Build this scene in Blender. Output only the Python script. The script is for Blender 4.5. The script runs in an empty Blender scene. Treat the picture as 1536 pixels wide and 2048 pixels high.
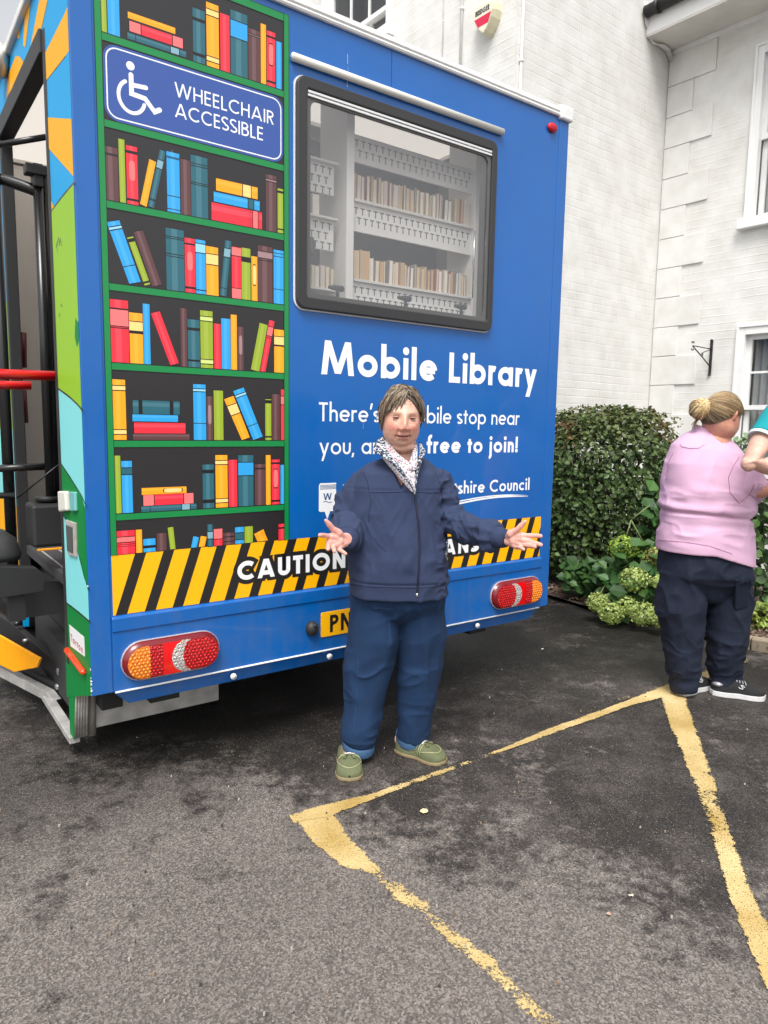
import bpy, bmesh, math, random
import numpy as np
from mathutils import Vector, Matrix, noise
random.seed(7); rng = np.random.default_rng(7)
SC = bpy.context.scene
COL = SC.collection
# ------------------------------------------------------------------ camera, sky, sun, exposure
F, PIT, ROL, YAW, YB = 1412.924, 0.1211207, 0.0161573, 0.9407621, 0.8953245
H = 1.40
cp, sp = math.cos(PIT), math.sin(PIT); cr, sr = math.cos(ROL), math.sin(ROL)
FW = np.array([0, cp, -sp]); R0 = np.array([1., 0, 0]); U0 = np.cross(R0, FW)
RR = cr*R0 + sr*U0; UU = -sr*R0 + cr*U0
CC = np.array([0, 0, H])
cam = bpy.data.cameras.new('camera'); camo = bpy.data.objects.new('camera', cam); COL.objects.link(camo)
cam.sensor_fit = 'VERTICAL'; cam.sensor_height = 36; cam.lens = F/2048*36; cam.clip_start = .05; cam.clip_end = 500
camo.matrix_world = Matrix(((RR[0], UU[0], -FW[0], 0), (RR[1], UU[1], -FW[1], 0), (RR[2], UU[2], -FW[2], H), (0, 0, 0, 1)))
SC.camera = camo
SUN_EL, SUN_ROT = 58, 188
world = bpy.data.worlds.new('World'); SC.world = world; world.use_nodes = True
nt = world.node_tree; nt.nodes.clear()
sky = nt.nodes.new('ShaderNodeTexSky'); sky.sky_type = 'NISHITA'; sky.sun_disc = False
sky.sun_elevation = math.radians(SUN_EL); sky.sun_rotation = math.radians(SUN_ROT); sky.dust_density = 4; sky.air_density = 1.0
hs = nt.nodes.new('ShaderNodeHueSaturation'); hs.inputs['Saturation'].default_value = .12
bgd = nt.nodes.new('ShaderNodeBackground'); bgd.inputs['Strength'].default_value = .135
wo = nt.nodes.new('ShaderNodeOutputWorld')
nt.links.new(sky.outputs[0], hs.inputs['Color']); nt.links.new(hs.outputs[0], bgd.inputs[0]); nt.links.new(bgd.outputs[0], wo.inputs[0])
sun = bpy.data.lights.new('sun', 'SUN'); sun.energy = 1.5; sun.angle = math.radians(24); sun.color = (1, .965, .92)
suno = bpy.data.objects.new('sun', sun); COL.objects.link(suno)
_e, _r = math.radians(SUN_EL), math.radians(SUN_ROT)
_d = Vector((math.sin(_r)*math.cos(_e), math.cos(_r)*math.cos(_e), math.sin(_e)))
suno.rotation_euler = _d.to_track_quat('Z', 'Y').to_euler()
SC.view_settings.view_transform = 'Standard'; SC.view_settings.look = 'None'; SC.view_settings.exposure = 0.88; SC.view_settings.gamma = 1
SC.cycles.use_denoising = True
SC.cycles.max_bounces = 10; SC.cycles.transparent_max_bounces = 16

# ------------------------------------------------------------------ measuring helpers (pixel of the photo -> point on a real plane)
def ray(x, y): return (x-768)/F*RR - (y-1024)/F*UU + FW
def hit(x, y, P0, n):
    r = ray(x, y); return CC + r*(((P0-CC)@n)/(r@n))
def G(x, y, z=0):
    r = ray(x, y); p = CC + r*((z-H)/r[2]); return p
def W(x, y, Y):
    r = ray(x, y); return CC + r*(Y/r[1])
dX = np.array([math.sin(YAW), math.cos(YAW), 0]); nX = np.array([-math.cos(YAW), math.sin(YAW), 0])
D, S0 = 2.646, .613
def RP(x, y, yy=0.):            # rear-parallel plane of the van: (u, z)
    p = hit(x, y, CC+nX*(D+yy), nX); return float((p-CC)@dX-S0), float(p[2])
def SP(x, y, u=0.):             # side-parallel plane of the van: (y, z)
    p = hit(x, y, CC+dX*(S0+u), dX); return float((p-CC)@nX-D), float(p[2])
dA = np.array([math.sin(YB), math.cos(YB), 0]); dB = np.array([-math.cos(YB), math.sin(YB), 0])
_p = ray(1310, 600); PC = CC + _p*(7.76/_p[1]); PC[2] = 0
P2 = PC + dA*(-2.336)
def BB(x, y, off=0.): p = hit(x, y, PC-dA*off, dA); return float((p-PC)@dB), float(p[2])
def BC(x, y, off=0.): p = hit(x, y, P2-dA*off, dA); return float((p-P2)@dB), float(p[2])

# ------------------------------------------------------------------ materials
def s2l(c):
    return tuple(((v/255)/12.92 if v/255 <= .04045 else ((v/255+.055)/1.055)**2.4) for v in c)
MATS = {}
def mat(name, col=(.8, .8, .8), rough=.5, metal=0., spec=.5, bump=0., bscale=200., var=0., vscale=6., coat=0., attr=None, sheen=0., bdetail=3., sss=0., dirt=0.):
    if name in MATS: return MATS[name]
    m = bpy.data.materials.new(name); m.use_nodes = True; t = m.node_tree; b = t.nodes['Principled BSDF']
    N = t.nodes.new; L = t.links.new
    b.inputs['Base Color'].default_value = (*col, 1); b.inputs['Roughness'].default_value = rough; b.inputs['Metallic'].default_value = metal
    b.inputs['Specular IOR Level'].default_value = spec; b.inputs['Coat Weight'].default_value = coat
    b.inputs['Sheen Weight'].default_value = sheen
    if sss:
        b.inputs['Subsurface Weight'].default_value = sss; b.inputs['Subsurface Radius'].default_value = (.012, .005, .003); b.inputs['Subsurface Scale'].default_value = 1
    tc = N('ShaderNodeTexCoord')
    src = None
    if attr:
        a = N('ShaderNodeAttribute'); a.attribute_name = attr; src = a.outputs['Color']
    if var or dirt:
        n = N('ShaderNodeTexNoise'); n.inputs['Scale'].default_value = vscale; n.inputs['Detail'].default_value = 6; L(tc.outputs['Object'], n.inputs['Vector'])
        mr = N('ShaderNodeMapRange'); mr.inputs[1].default_value = .3; mr.inputs[2].default_value = .7; mr.inputs[3].default_value = 1-var; mr.inputs[4].default_value = 1+var
        L(n.outputs[0], mr.inputs[0])
        mx = N('ShaderNodeVectorMath'); mx.operation = 'SCALE'
        if src: L(src, mx.inputs[0])
        else: mx.inputs[0].default_value = col
        L(mr.outputs[0], mx.inputs['Scale']); src = mx.outputs[0]
    if src: L(src, b.inputs['Base Color'])
    if bump:
        n2 = N('ShaderNodeTexNoise'); n2.inputs['Scale'].default_value = bscale; n2.inputs['Detail'].default_value = bdetail; L(tc.outputs['Object'], n2.inputs['Vector'])
        bp = N('ShaderNodeBump'); bp.inputs['Strength'].default_value = bump; bp.inputs['Distance'].default_value = .01; L(n2.outputs[0], bp.inputs['Height']); L(bp.outputs[0], b.inputs['Normal'])
    MATS[name] = m; return m

def glass(name, tint, f0=.045, gain=1., rough=.02):
    m = bpy.data.materials.new(name); m.use_nodes = True; t = m.node_tree; t.nodes.clear(); N = t.nodes.new; L = t.links.new
    o = N('ShaderNodeOutputMaterial'); mx = N('ShaderNodeMixShader'); tr = N('ShaderNodeBsdfTransparent'); gs = N('ShaderNodeBsdfGlossy'); ge = N('ShaderNodeNewGeometry')
    tr.inputs[0].default_value = (*tint, 1); gs.inputs['Roughness'].default_value = rough
    d = N('ShaderNodeVectorMath'); d.operation = 'DOT_PRODUCT'; L(ge.outputs['Normal'], d.inputs[0]); L(ge.outputs['Incoming'], d.inputs[1])
    def ma(op, a, b=0.):
        n = N('ShaderNodeMath'); n.operation = op
        for k, x in enumerate((a, b)):
            if isinstance(x, (int, float)): n.inputs[k].default_value = x
            else: L(x, n.inputs[k])
        return n.outputs[0]
    c = ma('POWER', ma('SUBTRACT', 1., ma('ABSOLUTE', d.outputs['Value'])), 5.); f = ma('MINIMUM', ma('ADD', ma('MULTIPLY', c, (1-f0)*gain), f0*gain*2), 1.)
    L(f, mx.inputs[0]); L(tr.outputs[0], mx.inputs[1]); L(gs.outputs[0], mx.inputs[2]); L(mx.outputs[0], o.inputs[0]); return m
# ------------------------------------------------------------------ mesh helpers
def link(o, parent=None):
    COL.objects.link(o)
    if parent is not None: o.parent = parent
    return o
def tag(o, label=None, cat=None, group=None, kind=None):
    if label: o['label'] = label
    if cat: o['category'] = cat
    if group: o['group'] = group
    if kind: o['kind'] = kind
    return o
def empty(name, loc=(0, 0, 0), rz=0.):
    o = bpy.data.objects.new(name, None); o.empty_display_size = .1; o.location = loc; o.rotation_euler = (0, 0, rz); COL.objects.link(o); return o
class MB:
    def __init__(s): s.v = []; s.f = []; s.m = []; s.uv = {}; s.sm = []
    def add(s, vs, fs, mi=0, smooth=False):
        b = len(s.v); s.v += [tuple(float(c) for c in v) for v in vs]
        for f in fs: s.f.append(tuple(b+i for i in f)); s.m.append(mi); s.sm.append(smooth)
    def quad(s, a, b, c, d, mi=0, uv=None):
        if uv: s.uv[len(s.f)] = uv
        s.add([a, b, c, d], [(0, 1, 2, 3)], mi)
    def box(s, x0, y0, z0, x1, y1, z1, mi=0, M=None):
        vs = [(x0, y0, z0), (x1, y0, z0), (x1, y1, z0), (x0, y1, z0), (x0, y0, z1), (x1, y0, z1), (x1, y1, z1), (x0, y1, z1)]
        if M is not None: vs = [tuple(M @ Vector(v)) for v in vs]
        s.add(vs, [(3, 2, 1, 0), (4, 5, 6, 7), (0, 1, 5, 4), (1, 2, 6, 5), (2, 3, 7, 6), (3, 0, 4, 7)], mi)
    def prism(s, pts, o, ax, mi=0, cap=True):     # pts: 3-D polygon, extruded by vector ax
        n = len(pts); a = [tuple(np.array(p)+np.array(o)) for p in pts]; b = [tuple(np.array(p)+np.array(ax)) for p in a]
        fs = [(i, (i+1) % n, n+(i+1) % n, n+i) for i in range(n)]
        if cap: fs += [tuple(range(n))[::-1], tuple(range(n, 2*n))]
        s.add(a+b, fs, mi)
    def tube(s, path, r, n=10, mi=0, cap=True, r2=None, up=(0, 0, 1)):
        P = [np.array(p, float) for p in path]; k = len(P)
        if not hasattr(r, '__len__'): r = [r]*k
        if r2 is None: r2 = r
        if not hasattr(r2, '__len__'): r2 = [r2]*k
        vs = []; prev = None
        for i in range(k):
            t = P[min(i+1, k-1)]-P[max(i-1, 0)]; t /= (np.linalg.norm(t)+1e-9)
            ref = prev if prev is not None else np.array(up, float)
            if prev is None and abs(t@ref) > .95: ref = np.array((1., 0, 0)) if abs(t[0]) < .9 else np.array((0, 1., 0))
            a = ref-(ref@t)*t; a /= (np.linalg.norm(a)+1e-9); b = np.cross(t, a); prev = a
            for j in range(n):
                q = 2*math.pi*j/n; vs.append(P[i]+a*math.cos(q)*r2[i]+b*math.sin(q)*r[i])
        fs = [(i*n+j, i*n+(j+1) % n, (i+1)*n+(j+1) % n, (i+1)*n+j) for i in range(k-1) for j in range(n)]
        if cap: fs += [tuple(range(n))[::-1], tuple(range((k-1)*n, k*n))]
        s.add(vs, fs, mi, True)
    def ell(s, c, r, nu=16, nv=10, mi=0, M=None):
        vs = [];
        for i in range(nv+1):
            t = math.pi*i/nv
            for j in range(nu):
                q = 2*math.pi*j/nu; v = Vector((r[0]*math.sin(t)*math.cos(q), r[1]*math.sin(t)*math.sin(q), r[2]*math.cos(t)))
                if M is not None: v = M @ v
                vs.append((c[0]+v[0], c[1]+v[1], c[2]+v[2]))
        fs = [(i*nu+j, (i+1)*nu+j, (i+1)*nu+(j+1) % nu, i*nu+(j+1) % nu) for i in range(nv) for j in range(nu)]
        s.add(vs, fs, mi, True)
    def rings(s, rings, n=32, mi=0, cap=True, sq=2.0):   # rings: (cx,cy,cz,rx,ry[,tiltz_x]) horizontal super-ellipses
        vs = []
        for rg in rings:
            cx, cy, cz, rx, ry = rg[:5]; tl = rg[5] if len(rg) > 5 else 0; ty = rg[6] if len(rg) > 6 else 0
            for j in range(n):
                q = 2*math.pi*j/n; c, d = math.cos(q), math.sin(q); e = 2/sq
                x = math.copysign(abs(c)**e, c)*rx; y = math.copysign(abs(d)**e, d)*ry
                vs.append((cx+x, cy+y, cz+tl*x+ty*y))
        k = len(rings)
        fs = [(i*n+j, i*n+(j+1) % n, (i+1)*n+(j+1) % n, (i+1)*n+j) for i in range(k-1) for j in range(n)]
        if cap: fs += [tuple(range(n))[::-1], tuple(range((k-1)*n, k*n))]
        s.add(vs, fs, mi, True)
    def mesh(s, name='m', mats=(), weld=False):
        me = bpy.data.meshes.new(name); me.from_pydata(s.v, [], s.f)
        for m in mats: me.materials.append(m)
        me.polygons.foreach_set('material_index', s.m); me.polygons.foreach_set('use_smooth', s.sm)
        if s.uv:
            uvl = me.uv_layers.new(name='UVMap')
            for pi, uv in s.uv.items():
                p = me.polygons[pi]
                for k, li in enumerate(p.loop_indices): uvl.data[li].uv = uv[k]
        me.update(); return me
    def build(s, name, mats, parent=None, bevel=0., norm=False, loc=None):
        if not isinstance(mats, (list, tuple)): mats = [mats]
        me = s.mesh(name, mats)
        if norm:
            bm = bmesh.new(); bm.from_mesh(me); bmesh.ops.recalc_face_normals(bm, faces=bm.faces); bm.to_mesh(me); bm.free()
        o = bpy.data.objects.new(name, me); link(o, parent)
        if loc is not None: o.location = loc
        if bevel:
            md = o.modifiers.new('bevel', 'BEVEL'); md.width = bevel; md.segments = 2; md.limit_method = 'ANGLE'; md.angle_limit = math.radians(50)
        return o
def evaluated(me, mods):
    o = bpy.data.objects.new('tmp', me); COL.objects.link(o)
    for typ, kw in mods:
        md = o.modifiers.new('m', typ)
        for k, v in kw.items(): setattr(md, k, v)
    dg = bpy.context.evaluated_depsgraph_get(); dg.update()
    r = bpy.data.meshes.new_from_object(o.evaluated_get(dg), depsgraph=dg)
    bpy.data.objects.remove(o); return r
def fuse(mb, voxel, smooth=2, factor=.5):
    me = mb.mesh('f'); bm = bmesh.new(); bm.from_mesh(me)
    bmesh.ops.recalc_face_normals(bm, faces=bm.faces); bm.to_mesh(me); bm.free()
    return evaluated(me, [('REMESH', dict(mode='VOXEL', voxel_size=voxel, adaptivity=0.)), ('SMOOTH', dict(factor=factor, iterations=smooth))])
def coords(me):
    a = np.empty(len(me.vertices)*3, np.float32); me.vertices.foreach_get('co', a); return a.reshape(-1, 3).astype(float)
def normals(me):
    a = np.empty(len(me.vertices)*3, np.float32); me.vertices.foreach_get('normal', a); return a.reshape(-1, 3).astype(float)
def setco(me, c): me.vertices.foreach_set('co', c.astype(np.float32).ravel()); me.update()
def finish(me, name, m, parent=None, col=None):
    me.materials.clear()
    for x in (m if isinstance(m, (list, tuple)) else [m]): me.materials.append(x)
    me.polygons.foreach_set('use_smooth', np.ones(len(me.polygons), bool))
    if col is not None:
        ca = me.color_attributes.new('Col', 'FLOAT_COLOR', 'POINT'); c = np.ones((len(me.vertices), 4), np.float32); c[:, :3] = col; ca.data.foreach_set('color', c.ravel())
    me.update(); o = bpy.data.objects.new(name, me); link(o, parent); return o
# cheap vectorised value noise
_perm = rng.random((32, 32, 32))
def vn(p):
    p = np.asarray(p, float); i = np.floor(p).astype(int); f = p-i; f = f*f*(3-2*f); r = 0
    for a in (0, 1):
        for b in (0, 1):
            for c in (0, 1):
                w = (f[:, 0] if a else 1-f[:, 0])*(f[:, 1] if b else 1-f[:, 1])*(f[:, 2] if c else 1-f[:, 2])
                r = r + w*_perm[(i[:, 0]+a) % 32, (i[:, 1]+b) % 32, (i[:, 2]+c) % 32]
    return r*2-1
def gz(x, w): return np.exp(-(x/w)**2)
def sstep(x, a, b):
    t = np.clip((x-a)/(b-a), 0, 1); return t*t*(3-2*t)

# ------------------------------------------------------------------ geometric sans lettering drawn as strokes (cap height = 1)
def arc(cx, cy, rx, ry, a0, a1, n=14):
    return [(cx+rx*math.cos(math.radians(a0+(a1-a0)*i/n)), cy+ry*math.sin(math.radians(a0+(a1-a0)*i/n))) for i in range(n+1)]
def glyph(c, w):
    h = w/2; X = .64+(.04 if w > .16 else 0)
    def o(cx, cy, r, ry=None): return arc(cx, cy, r, ry or r, 0, 360, 26)
    xr = (X-w)/2; cy = X/2                      # lowercase bowl radius
    T = 1-h
    if c == 'A': return [[(h, 0), (.44-h*.15, 1)], [(.88-h, 0), (.44+h*.15, 1)], [(.24, .27), (.64, .27)]], .88
    if c == 'B': return [[(h, 0), (h, 1)], [(h, T), (.3, T)]+arc(.3, .76-h*.1, .2, T-.76+h*.1, 90, -90, 8)+[(h, .52)], [(h, .52)]+[(.33, .52)]+arc(.33, (.52+h)/2, .22, (.52-h)/2, 90, -90, 8)+[(h, h)]], .6
    if c == 'C': return [arc(.5, .5, .5-h, .5-h, 48, 312, 24)], .84
    if c == 'D': return [[(h, 0), (h, 1)], [(h, T), (.3, T)]+arc(.3, .5, .44-h, .5-h, 90, -90, 14)+[(h, h)]], .74
    if c == 'E': return [[(h, 0), (h, 1)], [(h, T), (.48, T)], [(h, .52), (.46, .52)], [(h, h), (.48, h)]], .5
    if c == 'F': return [[(h, 0), (h, 1)], [(h, T), (.46, T)], [(h, .52), (.44, .52)]], .46
    if c == 'G': return [arc(.5, .5, .5-h, .5-h, 48, 345, 24), [(.55, .46), (1-h*.6, .46)]], .98
    if c == 'H': return [[(h, 0), (h, 1)], [(.68-h, 0), (.68-h, 1)], [(h, .52), (.68-h, .52)]], .68
    if c == 'I': return [[(h, 0), (h, 1)]], w
    if c == 'L': return [[(h, 0), (h, 1)], [(h, h), (.45, h)]], .45
    if c == 'M': return [[(h, 0), (.14+h*.7, 1)], [(.14+h*.7, 1), (.52, .04)], [(.52, .04), (.90-h*.7, 1)], [(1.04-h, 0), (.90-h*.7, 1)]], 1.04
    if c == 'N': return [[(h, 0), (h, 1)], [(h, 1), (.74-h, 0)], [(.74-h, 0), (.74-h, 1)]], .74
    if c == 'O': return [o(.49, .5, .49-h, .5-h)], .98
    if c == 'P': return [[(h, 0), (h, 1)], [(h, T), (.3, T)]+arc(.3, .72, .24-h*.6, T-.72, 90, -90, 10)+[(h, .44)]], .56
    if c == 'R': return [[(h, 0), (h, 1)], [(h, T), (.3, T)]+arc(.3, .74, .22-h*.4, T-.74, 90, -90, 10)+[(h, .48)], [(.26, .48), (.54-h*.4, 0)]], .57
    if c == 'S':
        r = .26-h*.35
        return [arc(.27, .74, r, T-.74, 30, 250, 12)+arc(.27, .245, r+.01, .245-h, 80, -150, 12)], .54
    if c == 'T': return [[(0, T), (.52, T)], [(.26, 0), (.26, 1)]], .52
    if c == 'U': return [[(h, 1), (h, .32)]+arc(.33, .32, .33-h, .32-h, 180, 360, 14)+[(.66-h, 1)]], .66
    if c == 'W': return [[(h, 1), (.33, 0)], [(.33, 0), (.61, 1)], [(.61, 1), (.89, 0)], [(.89, 0), (1.22-h, 1)]], 1.22
    if c in 'abdpq':
        L_ = [o(h+xr, cy, xr, cy-h)]
        if c == 'a': return L_+[[(X-h, 0), (X-h, X)]], X
        if c == 'b': return L_+[[(h, 0), (h, 1.06)]], X
        if c == 'd': return L_+[[(X-h, 0), (X-h, 1.06)]], X
        if c == 'p': return L_+[[(h, -.34), (h, X)]], X
    if c == 'c': return [arc(h+xr, cy, xr, cy-h, 48, 312, 18)], X*.84
    if c == 'e': return [arc(h+xr, cy, xr, cy-h, 2, 318, 20), [(h, cy), (X-h*.9, cy)]], X*.98
    if c == 'f': return [[(.17, 0), (.17, .86)]+arc(.17+.14, .86, .14, .17-h*.4, 180, 75, 6), [(0, X-h), (.36, X-h)]], .34
    if c == 'h': return [[(h, 0), (h, 1.06)], [(h, X*.55)]+arc(.25, X*.6, .25-h, X*.4-h, 180, 0, 12)+[(.5-h, 0)]], .5
    if c == 'm': return [[(h, 0), (h, X)], [(h, X*.55)]+arc(.24, X*.6, .24-h, X*.4-h, 180, 0, 12)+[(.48-h, 0)], [(.48-h, X*.55)]+arc(.72-w, X*.6, .24-h, X*.4-h, 180, 0, 12)+[(.96-w-h, 0)]], .96-w
    if c == 'n': return [[(h, 0), (h, X)], [(h, X*.55)]+arc(.25, X*.6, .25-h, X*.4-h, 180, 0, 12)+[(.5-h, 0)]], .5
    if c == 'r': return [[(h, 0), (h, X)], arc(.24, X*.62, .24-h, X*.38-h, 180, 60, 8)], .33
    if c == 'u': return [[(h, X), (h, X*.42)]+arc(.25, X*.42, .25-h, X*.42-h, 180, 360, 12)+[(.5-h, X)]], .5
    if c == 'i': return [[(h, 0), (h, X)], [(h-.001, .86), (h, .86+w*.1), (h+.001, .86)], ['dot', h, .9]], w
    if c == 'j': return [[(h+.04, X), (h+.04, -.16)]+arc(h+.04-.12, -.16, .12, .14, 0, -90, 5), ['dot', h+.04, .9]], w+.04
    if c == 'l': return [[(h, 0), (h, 1.06)]], w
    if c == 'o': return [o(h+xr, cy, xr, cy-h)], X
    if c == 's':
        r = .19-h*.4
        return [arc(.19, X*.73, r, X*.27-h, 30, 255, 10)+arc(.19, X*.26, r+.005, X*.26-h, 75, -150, 10)], .38
    if c == 't': return [[(.16, 0), (.16, .84)], [(0, X-h), (.33, X-h)]], .32
    if c == 'y': return [[(h, X), (.30, .0)], [(.58-h, X), (.18, -.34)]], .58
    if c == "'": return [[(.05, .7), (.12, 1.04)]], .16
    if c == ',': return [[(.0, -.16), (.06, .08)]], .12
    if c == '!': return [[(h, .26), (h, 1)], ['dot', h, h+.01]], w
    return [], .28
def strip(pts, w):
    P = np.array(pts, float); n = len(P); closed = np.allclose(P[0], P[-1]) and n > 3
    if closed: P[-1] = P[0]
    out = []
    for i in range(n):
        a = P[i-1] if i else (P[-2] if closed else P[0]); b = P[i+1] if i < n-1 else (P[1] if closed else P[-1])
        d1 = P[i]-a; d2 = b-P[i]
        if np.linalg.norm(d1) < 1e-9: d1 = d2
        if np.linalg.norm(d2) < 1e-9: d2 = d1
        d1 = d1/np.linalg.norm(d1); d2 = d2/np.linalg.norm(d2); t = d1+d2
        if np.linalg.norm(t) < 1e-6: t = d1
        t /= np.linalg.norm(t); nn = np.array((-t[1], t[0])); k = 1/max(.5, nn@np.array((-d1[1], d1[0])))
        out.append((P[i]+nn*w/2*k, P[i]-nn*w/2*k))
    return out
def letter(mb, txt, pf, u0, u1, z, cap, w=.115, mi=0, lay=0., grow=0., gap=.13, bold_from=None, bw=.19, z1=None):
    """draw txt from u0 to u1 along a baseline; pf(u,z,layer)->3-D point"""
    adv = []; x = 0
    for i, ch in enumerate(txt):
        ww = bw if (bold_from is not None and i >= bold_from) else w
        st, a = glyph(ch, ww); adv.append((x, st, ww)); x += a+(gap if ch != ' ' else .08)
    tot = x-gap; sx = (u1-u0)/tot; k = 0
    for x0, st, ww in adv:
        for s in st:
            k += 1; ly = lay+(k % 4)*.00004
            W_ = ww*cap+grow*2
            def Q(px, py): 
                uu = u0+px*sx; zb = z if z1 is None else z+(z1-z)*(uu-u0)/(u1-u0)
                return (uu, zb+py*cap)
            if s and s[0] == 'dot':
                c = Q(x0+s[1], s[2]); r = ww*cap*.62+grow
                mb.add([pf(c[0]+r*math.cos(q*math.pi/8), c[1]+r*math.sin(q*math.pi/8), ly) for q in range(16)], [tuple(range(16))], mi); continue
            P = [Q(x0+a, b) for a, b in s]
            if len(P) == 3 and abs(P[0][0]-P[2][0]) < .01*cap: continue
            if grow:
                d = np.array(P[0])-np.array(P[1]); d /= np.linalg.norm(d)+1e-9
                if not np.allclose(P[0], P[-1]):
                    P[0] = tuple(np.array(P[0])+d*grow*.8); e = np.array(P[-1])-np.array(P[-2]); e /= np.linalg.norm(e)+1e-9; P[-1] = tuple(np.array(P[-1])+e*grow*.8)
            st2 = strip(P, W_)
            if len(P) == 2:                          # diagonals end in horizontal cuts
                dx_, dy_ = P[1][0]-P[0][0], P[1][1]-P[0][1]
                if abs(dx_) > 1e-5 and abs(dy_) > abs(dx_)*.8:
                    hw = W_/2*math.hypot(dx_, dy_)/abs(dy_); sg = -1 if dy_ > 0 else 1
                    st2 = [(np.array((a+hw*sg, b)), np.array((a-hw*sg, b))) for a, b in P]
            vs = []; fs = []
            for q, (a, b) in enumerate(st2): vs += [pf(a[0], a[1], ly), pf(b[0], b[1], ly)]
            for q in range(len(st2)-1): fs.append((2*q, 2*q+1, 2*q+3, 2*q+2))
            mb.add(vs, fs, mi)
# ================================================================== THE VAN
VO = CC*0 + dX*S0 + nX*D; VRZ = math.atan2(dX[1], dX[0])
van = empty('library_van', (VO[0], VO[1], 0), VRZ)
tag(van, 'blue mobile library van with a bookshelf graphic and large rear window', 'van')
c_blue = s2l((0, 92, 170))
M_blue = mat('van_blue', c_blue, .32, coat=.4, var=.045, vscale=2.6, bump=.02, bscale=3.5)
def grime(m):          # road dust settled on the lower panels and faint run marks
    t = m.node_tree; b = t.nodes['Principled BSDF']; N = t.nodes.new; L = t.links.new; old = b.inputs['Base Color'].links[0].from_socket
    tc = N('ShaderNodeTexCoord'); sx = N('ShaderNodeSeparateXYZ'); L(tc.outputs['Object'], sx.inputs[0]); mp = N('ShaderNodeMapping'); mp.inputs['Scale'].default_value = (26, 26, 1.6); L(tc.outputs['Object'], mp.inputs[0])
    n = N('ShaderNodeTexNoise'); n.inputs['Scale'].default_value = 1; n.inputs['Detail'].default_value = 5; L(mp.outputs[0], n.inputs['Vector'])
    n2 = N('ShaderNodeTexNoise'); n2.inputs['Scale'].default_value = 7; n2.inputs['Detail'].default_value = 6; n2.inputs['Roughness'].default_value = .7; L(tc.outputs['Object'], n2.inputs['Vector'])
    z = N('ShaderNodeMapRange'); z.inputs[1].default_value = 1.0; z.inputs[2].default_value = .35; z.inputs[3].default_value = .10; z.inputs[4].default_value = .55; L(sx.outputs[2], z.inputs[0])
    s = N('ShaderNodeMapRange'); s.inputs[1].default_value = .45; s.inputs[2].default_value = .8; L(n.outputs[0], s.inputs[0]); s2 = N('ShaderNodeMapRange'); s2.inputs[1].default_value = .42; s2.inputs[2].default_value = .75; L(n2.outputs[0], s2.inputs[0])
    a = N('ShaderNodeMath'); a.operation = 'MULTIPLY_ADD'; a.inputs[1].default_value = .6; L(s.outputs[0], a.inputs[0]); L(s2.outputs[0], a.inputs[2]); k = N('ShaderNodeMath'); k.operation = 'MULTIPLY'; L(a.outputs[0], k.inputs[0]); L(z.outputs[0], k.inputs[1])
    k2 = N('ShaderNodeMath'); k2.operation = 'MULTIPLY'; k2.inputs[1].default_value = .42; L(k.outputs[0], k2.inputs[0])
    mx = N('ShaderNodeMixRGB'); mx.inputs[2].default_value = (.16, .16, .155, 1); L(k2.outputs[0], mx.inputs[0]); L(old, mx.inputs[1]); L(mx.outputs[0], b.inputs['Base Color'])
grime(M_blue)
M_white = mat('white_trim', (.75, .75, .74), .4, var=.05, vscale=20)
M_blk = mat('black_rubber', (.018, .018, .019), .55, bump=.1, bscale=400)
M_blkgl = mat('black_gloss', (.012, .012, .013), .25)
M_alu = mat('aluminium', (.48, .47, .45), .5, .35, var=.25, vscale=14, bump=.15, bscale=60)
M_alu2 = mat('grey_profile', (.42, .40, .37), .5, .1, var=.2, vscale=40)
M_dark = mat('underside', (.02, .02, .02), .8)
M_int = mat('interior_white', (.80, .775, .74), .5, var=.03, vscale=3)
M_intg = mat('interior_shelf', (.70, .67, .62), .45)
M_ldark = mat('floor_grey', (.05, .05, .055), .5, bump=.2, bscale=300)
M_amber = mat('amber_paint', s2l((255, 168, 0)), .4, var=.06, vscale=30)
def pal(n, c, r=.33): return mat('vinyl_'+n, s2l(c), .5 if n[:4] == 'side' else r, coat=0. if n[:4] == 'side' else .15, spec=.22 if n[:4] == 'side' else .5)
PAL = ['K', 'g', 'R', 'P', 'Y', 'C', 'G', 'E', 'B', 'L', 'T', 'S', 'N', 'M', 'o', 'W']
PC_ = {'K': (38, 36, 38), 'g': (8, 132, 66), 'R': (238, 44, 62), 'P': (255, 118, 118), 'Y': (250, 166, 22), 'C': (255, 214, 130),
       'G': (150, 172, 42), 'E': (208, 224, 130), 'B': (42, 160, 226), 'L': (150, 214, 246), 'T': (38, 98, 112), 'S': (128, 172, 188),
       'N': (92, 58, 60), 'M': (160, 128, 132), 'o': (22, 20, 22), 'W': (238, 240, 242)}
PM = [pal(k, PC_[k]) for k in PAL]
pi = {k: i for i, k in enumerate(PAL)}
LY = .0003
def pf(u, z, l=0.): return (u, -.0008-l, z)
def poly(mb, pts, col, l): mb.add([pf(a, b, l*LY) for a, b in pts], [tuple(range(len(pts)))], pi[col] if isinstance(col, str) else col)
def rect(mb, u0, z0, u1, z1, col, l): poly(mb, [(u0, z0), (u1, z0), (u1, z1), (u0, z1)], col, l)
def rrect(u0, z0, u1, z1, r, n=6):
    out = []
    for cx, cz, a in ((u1-r, z1-r, 0), (u0+r, z1-r, 90), (u0+r, z0+r, 180), (u1-r, z0+r, 270)):
        out += [(cx+r*math.cos(math.radians(a+90*i/n)), cz+r*math.sin(math.radians(a+90*i/n))) for i in range(n+1)]
    return out
Z1 = (0, 0, 2.477); Z2 = (180, 230, 3.657); Z3 = (180, 560, 3.593); Z4 = (200, 960, 2.954)
def cpx(Z, x, y): return RP(Z[0]+x/Z[2], Z[1]+y/Z[2])
gm = MB()
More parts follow.
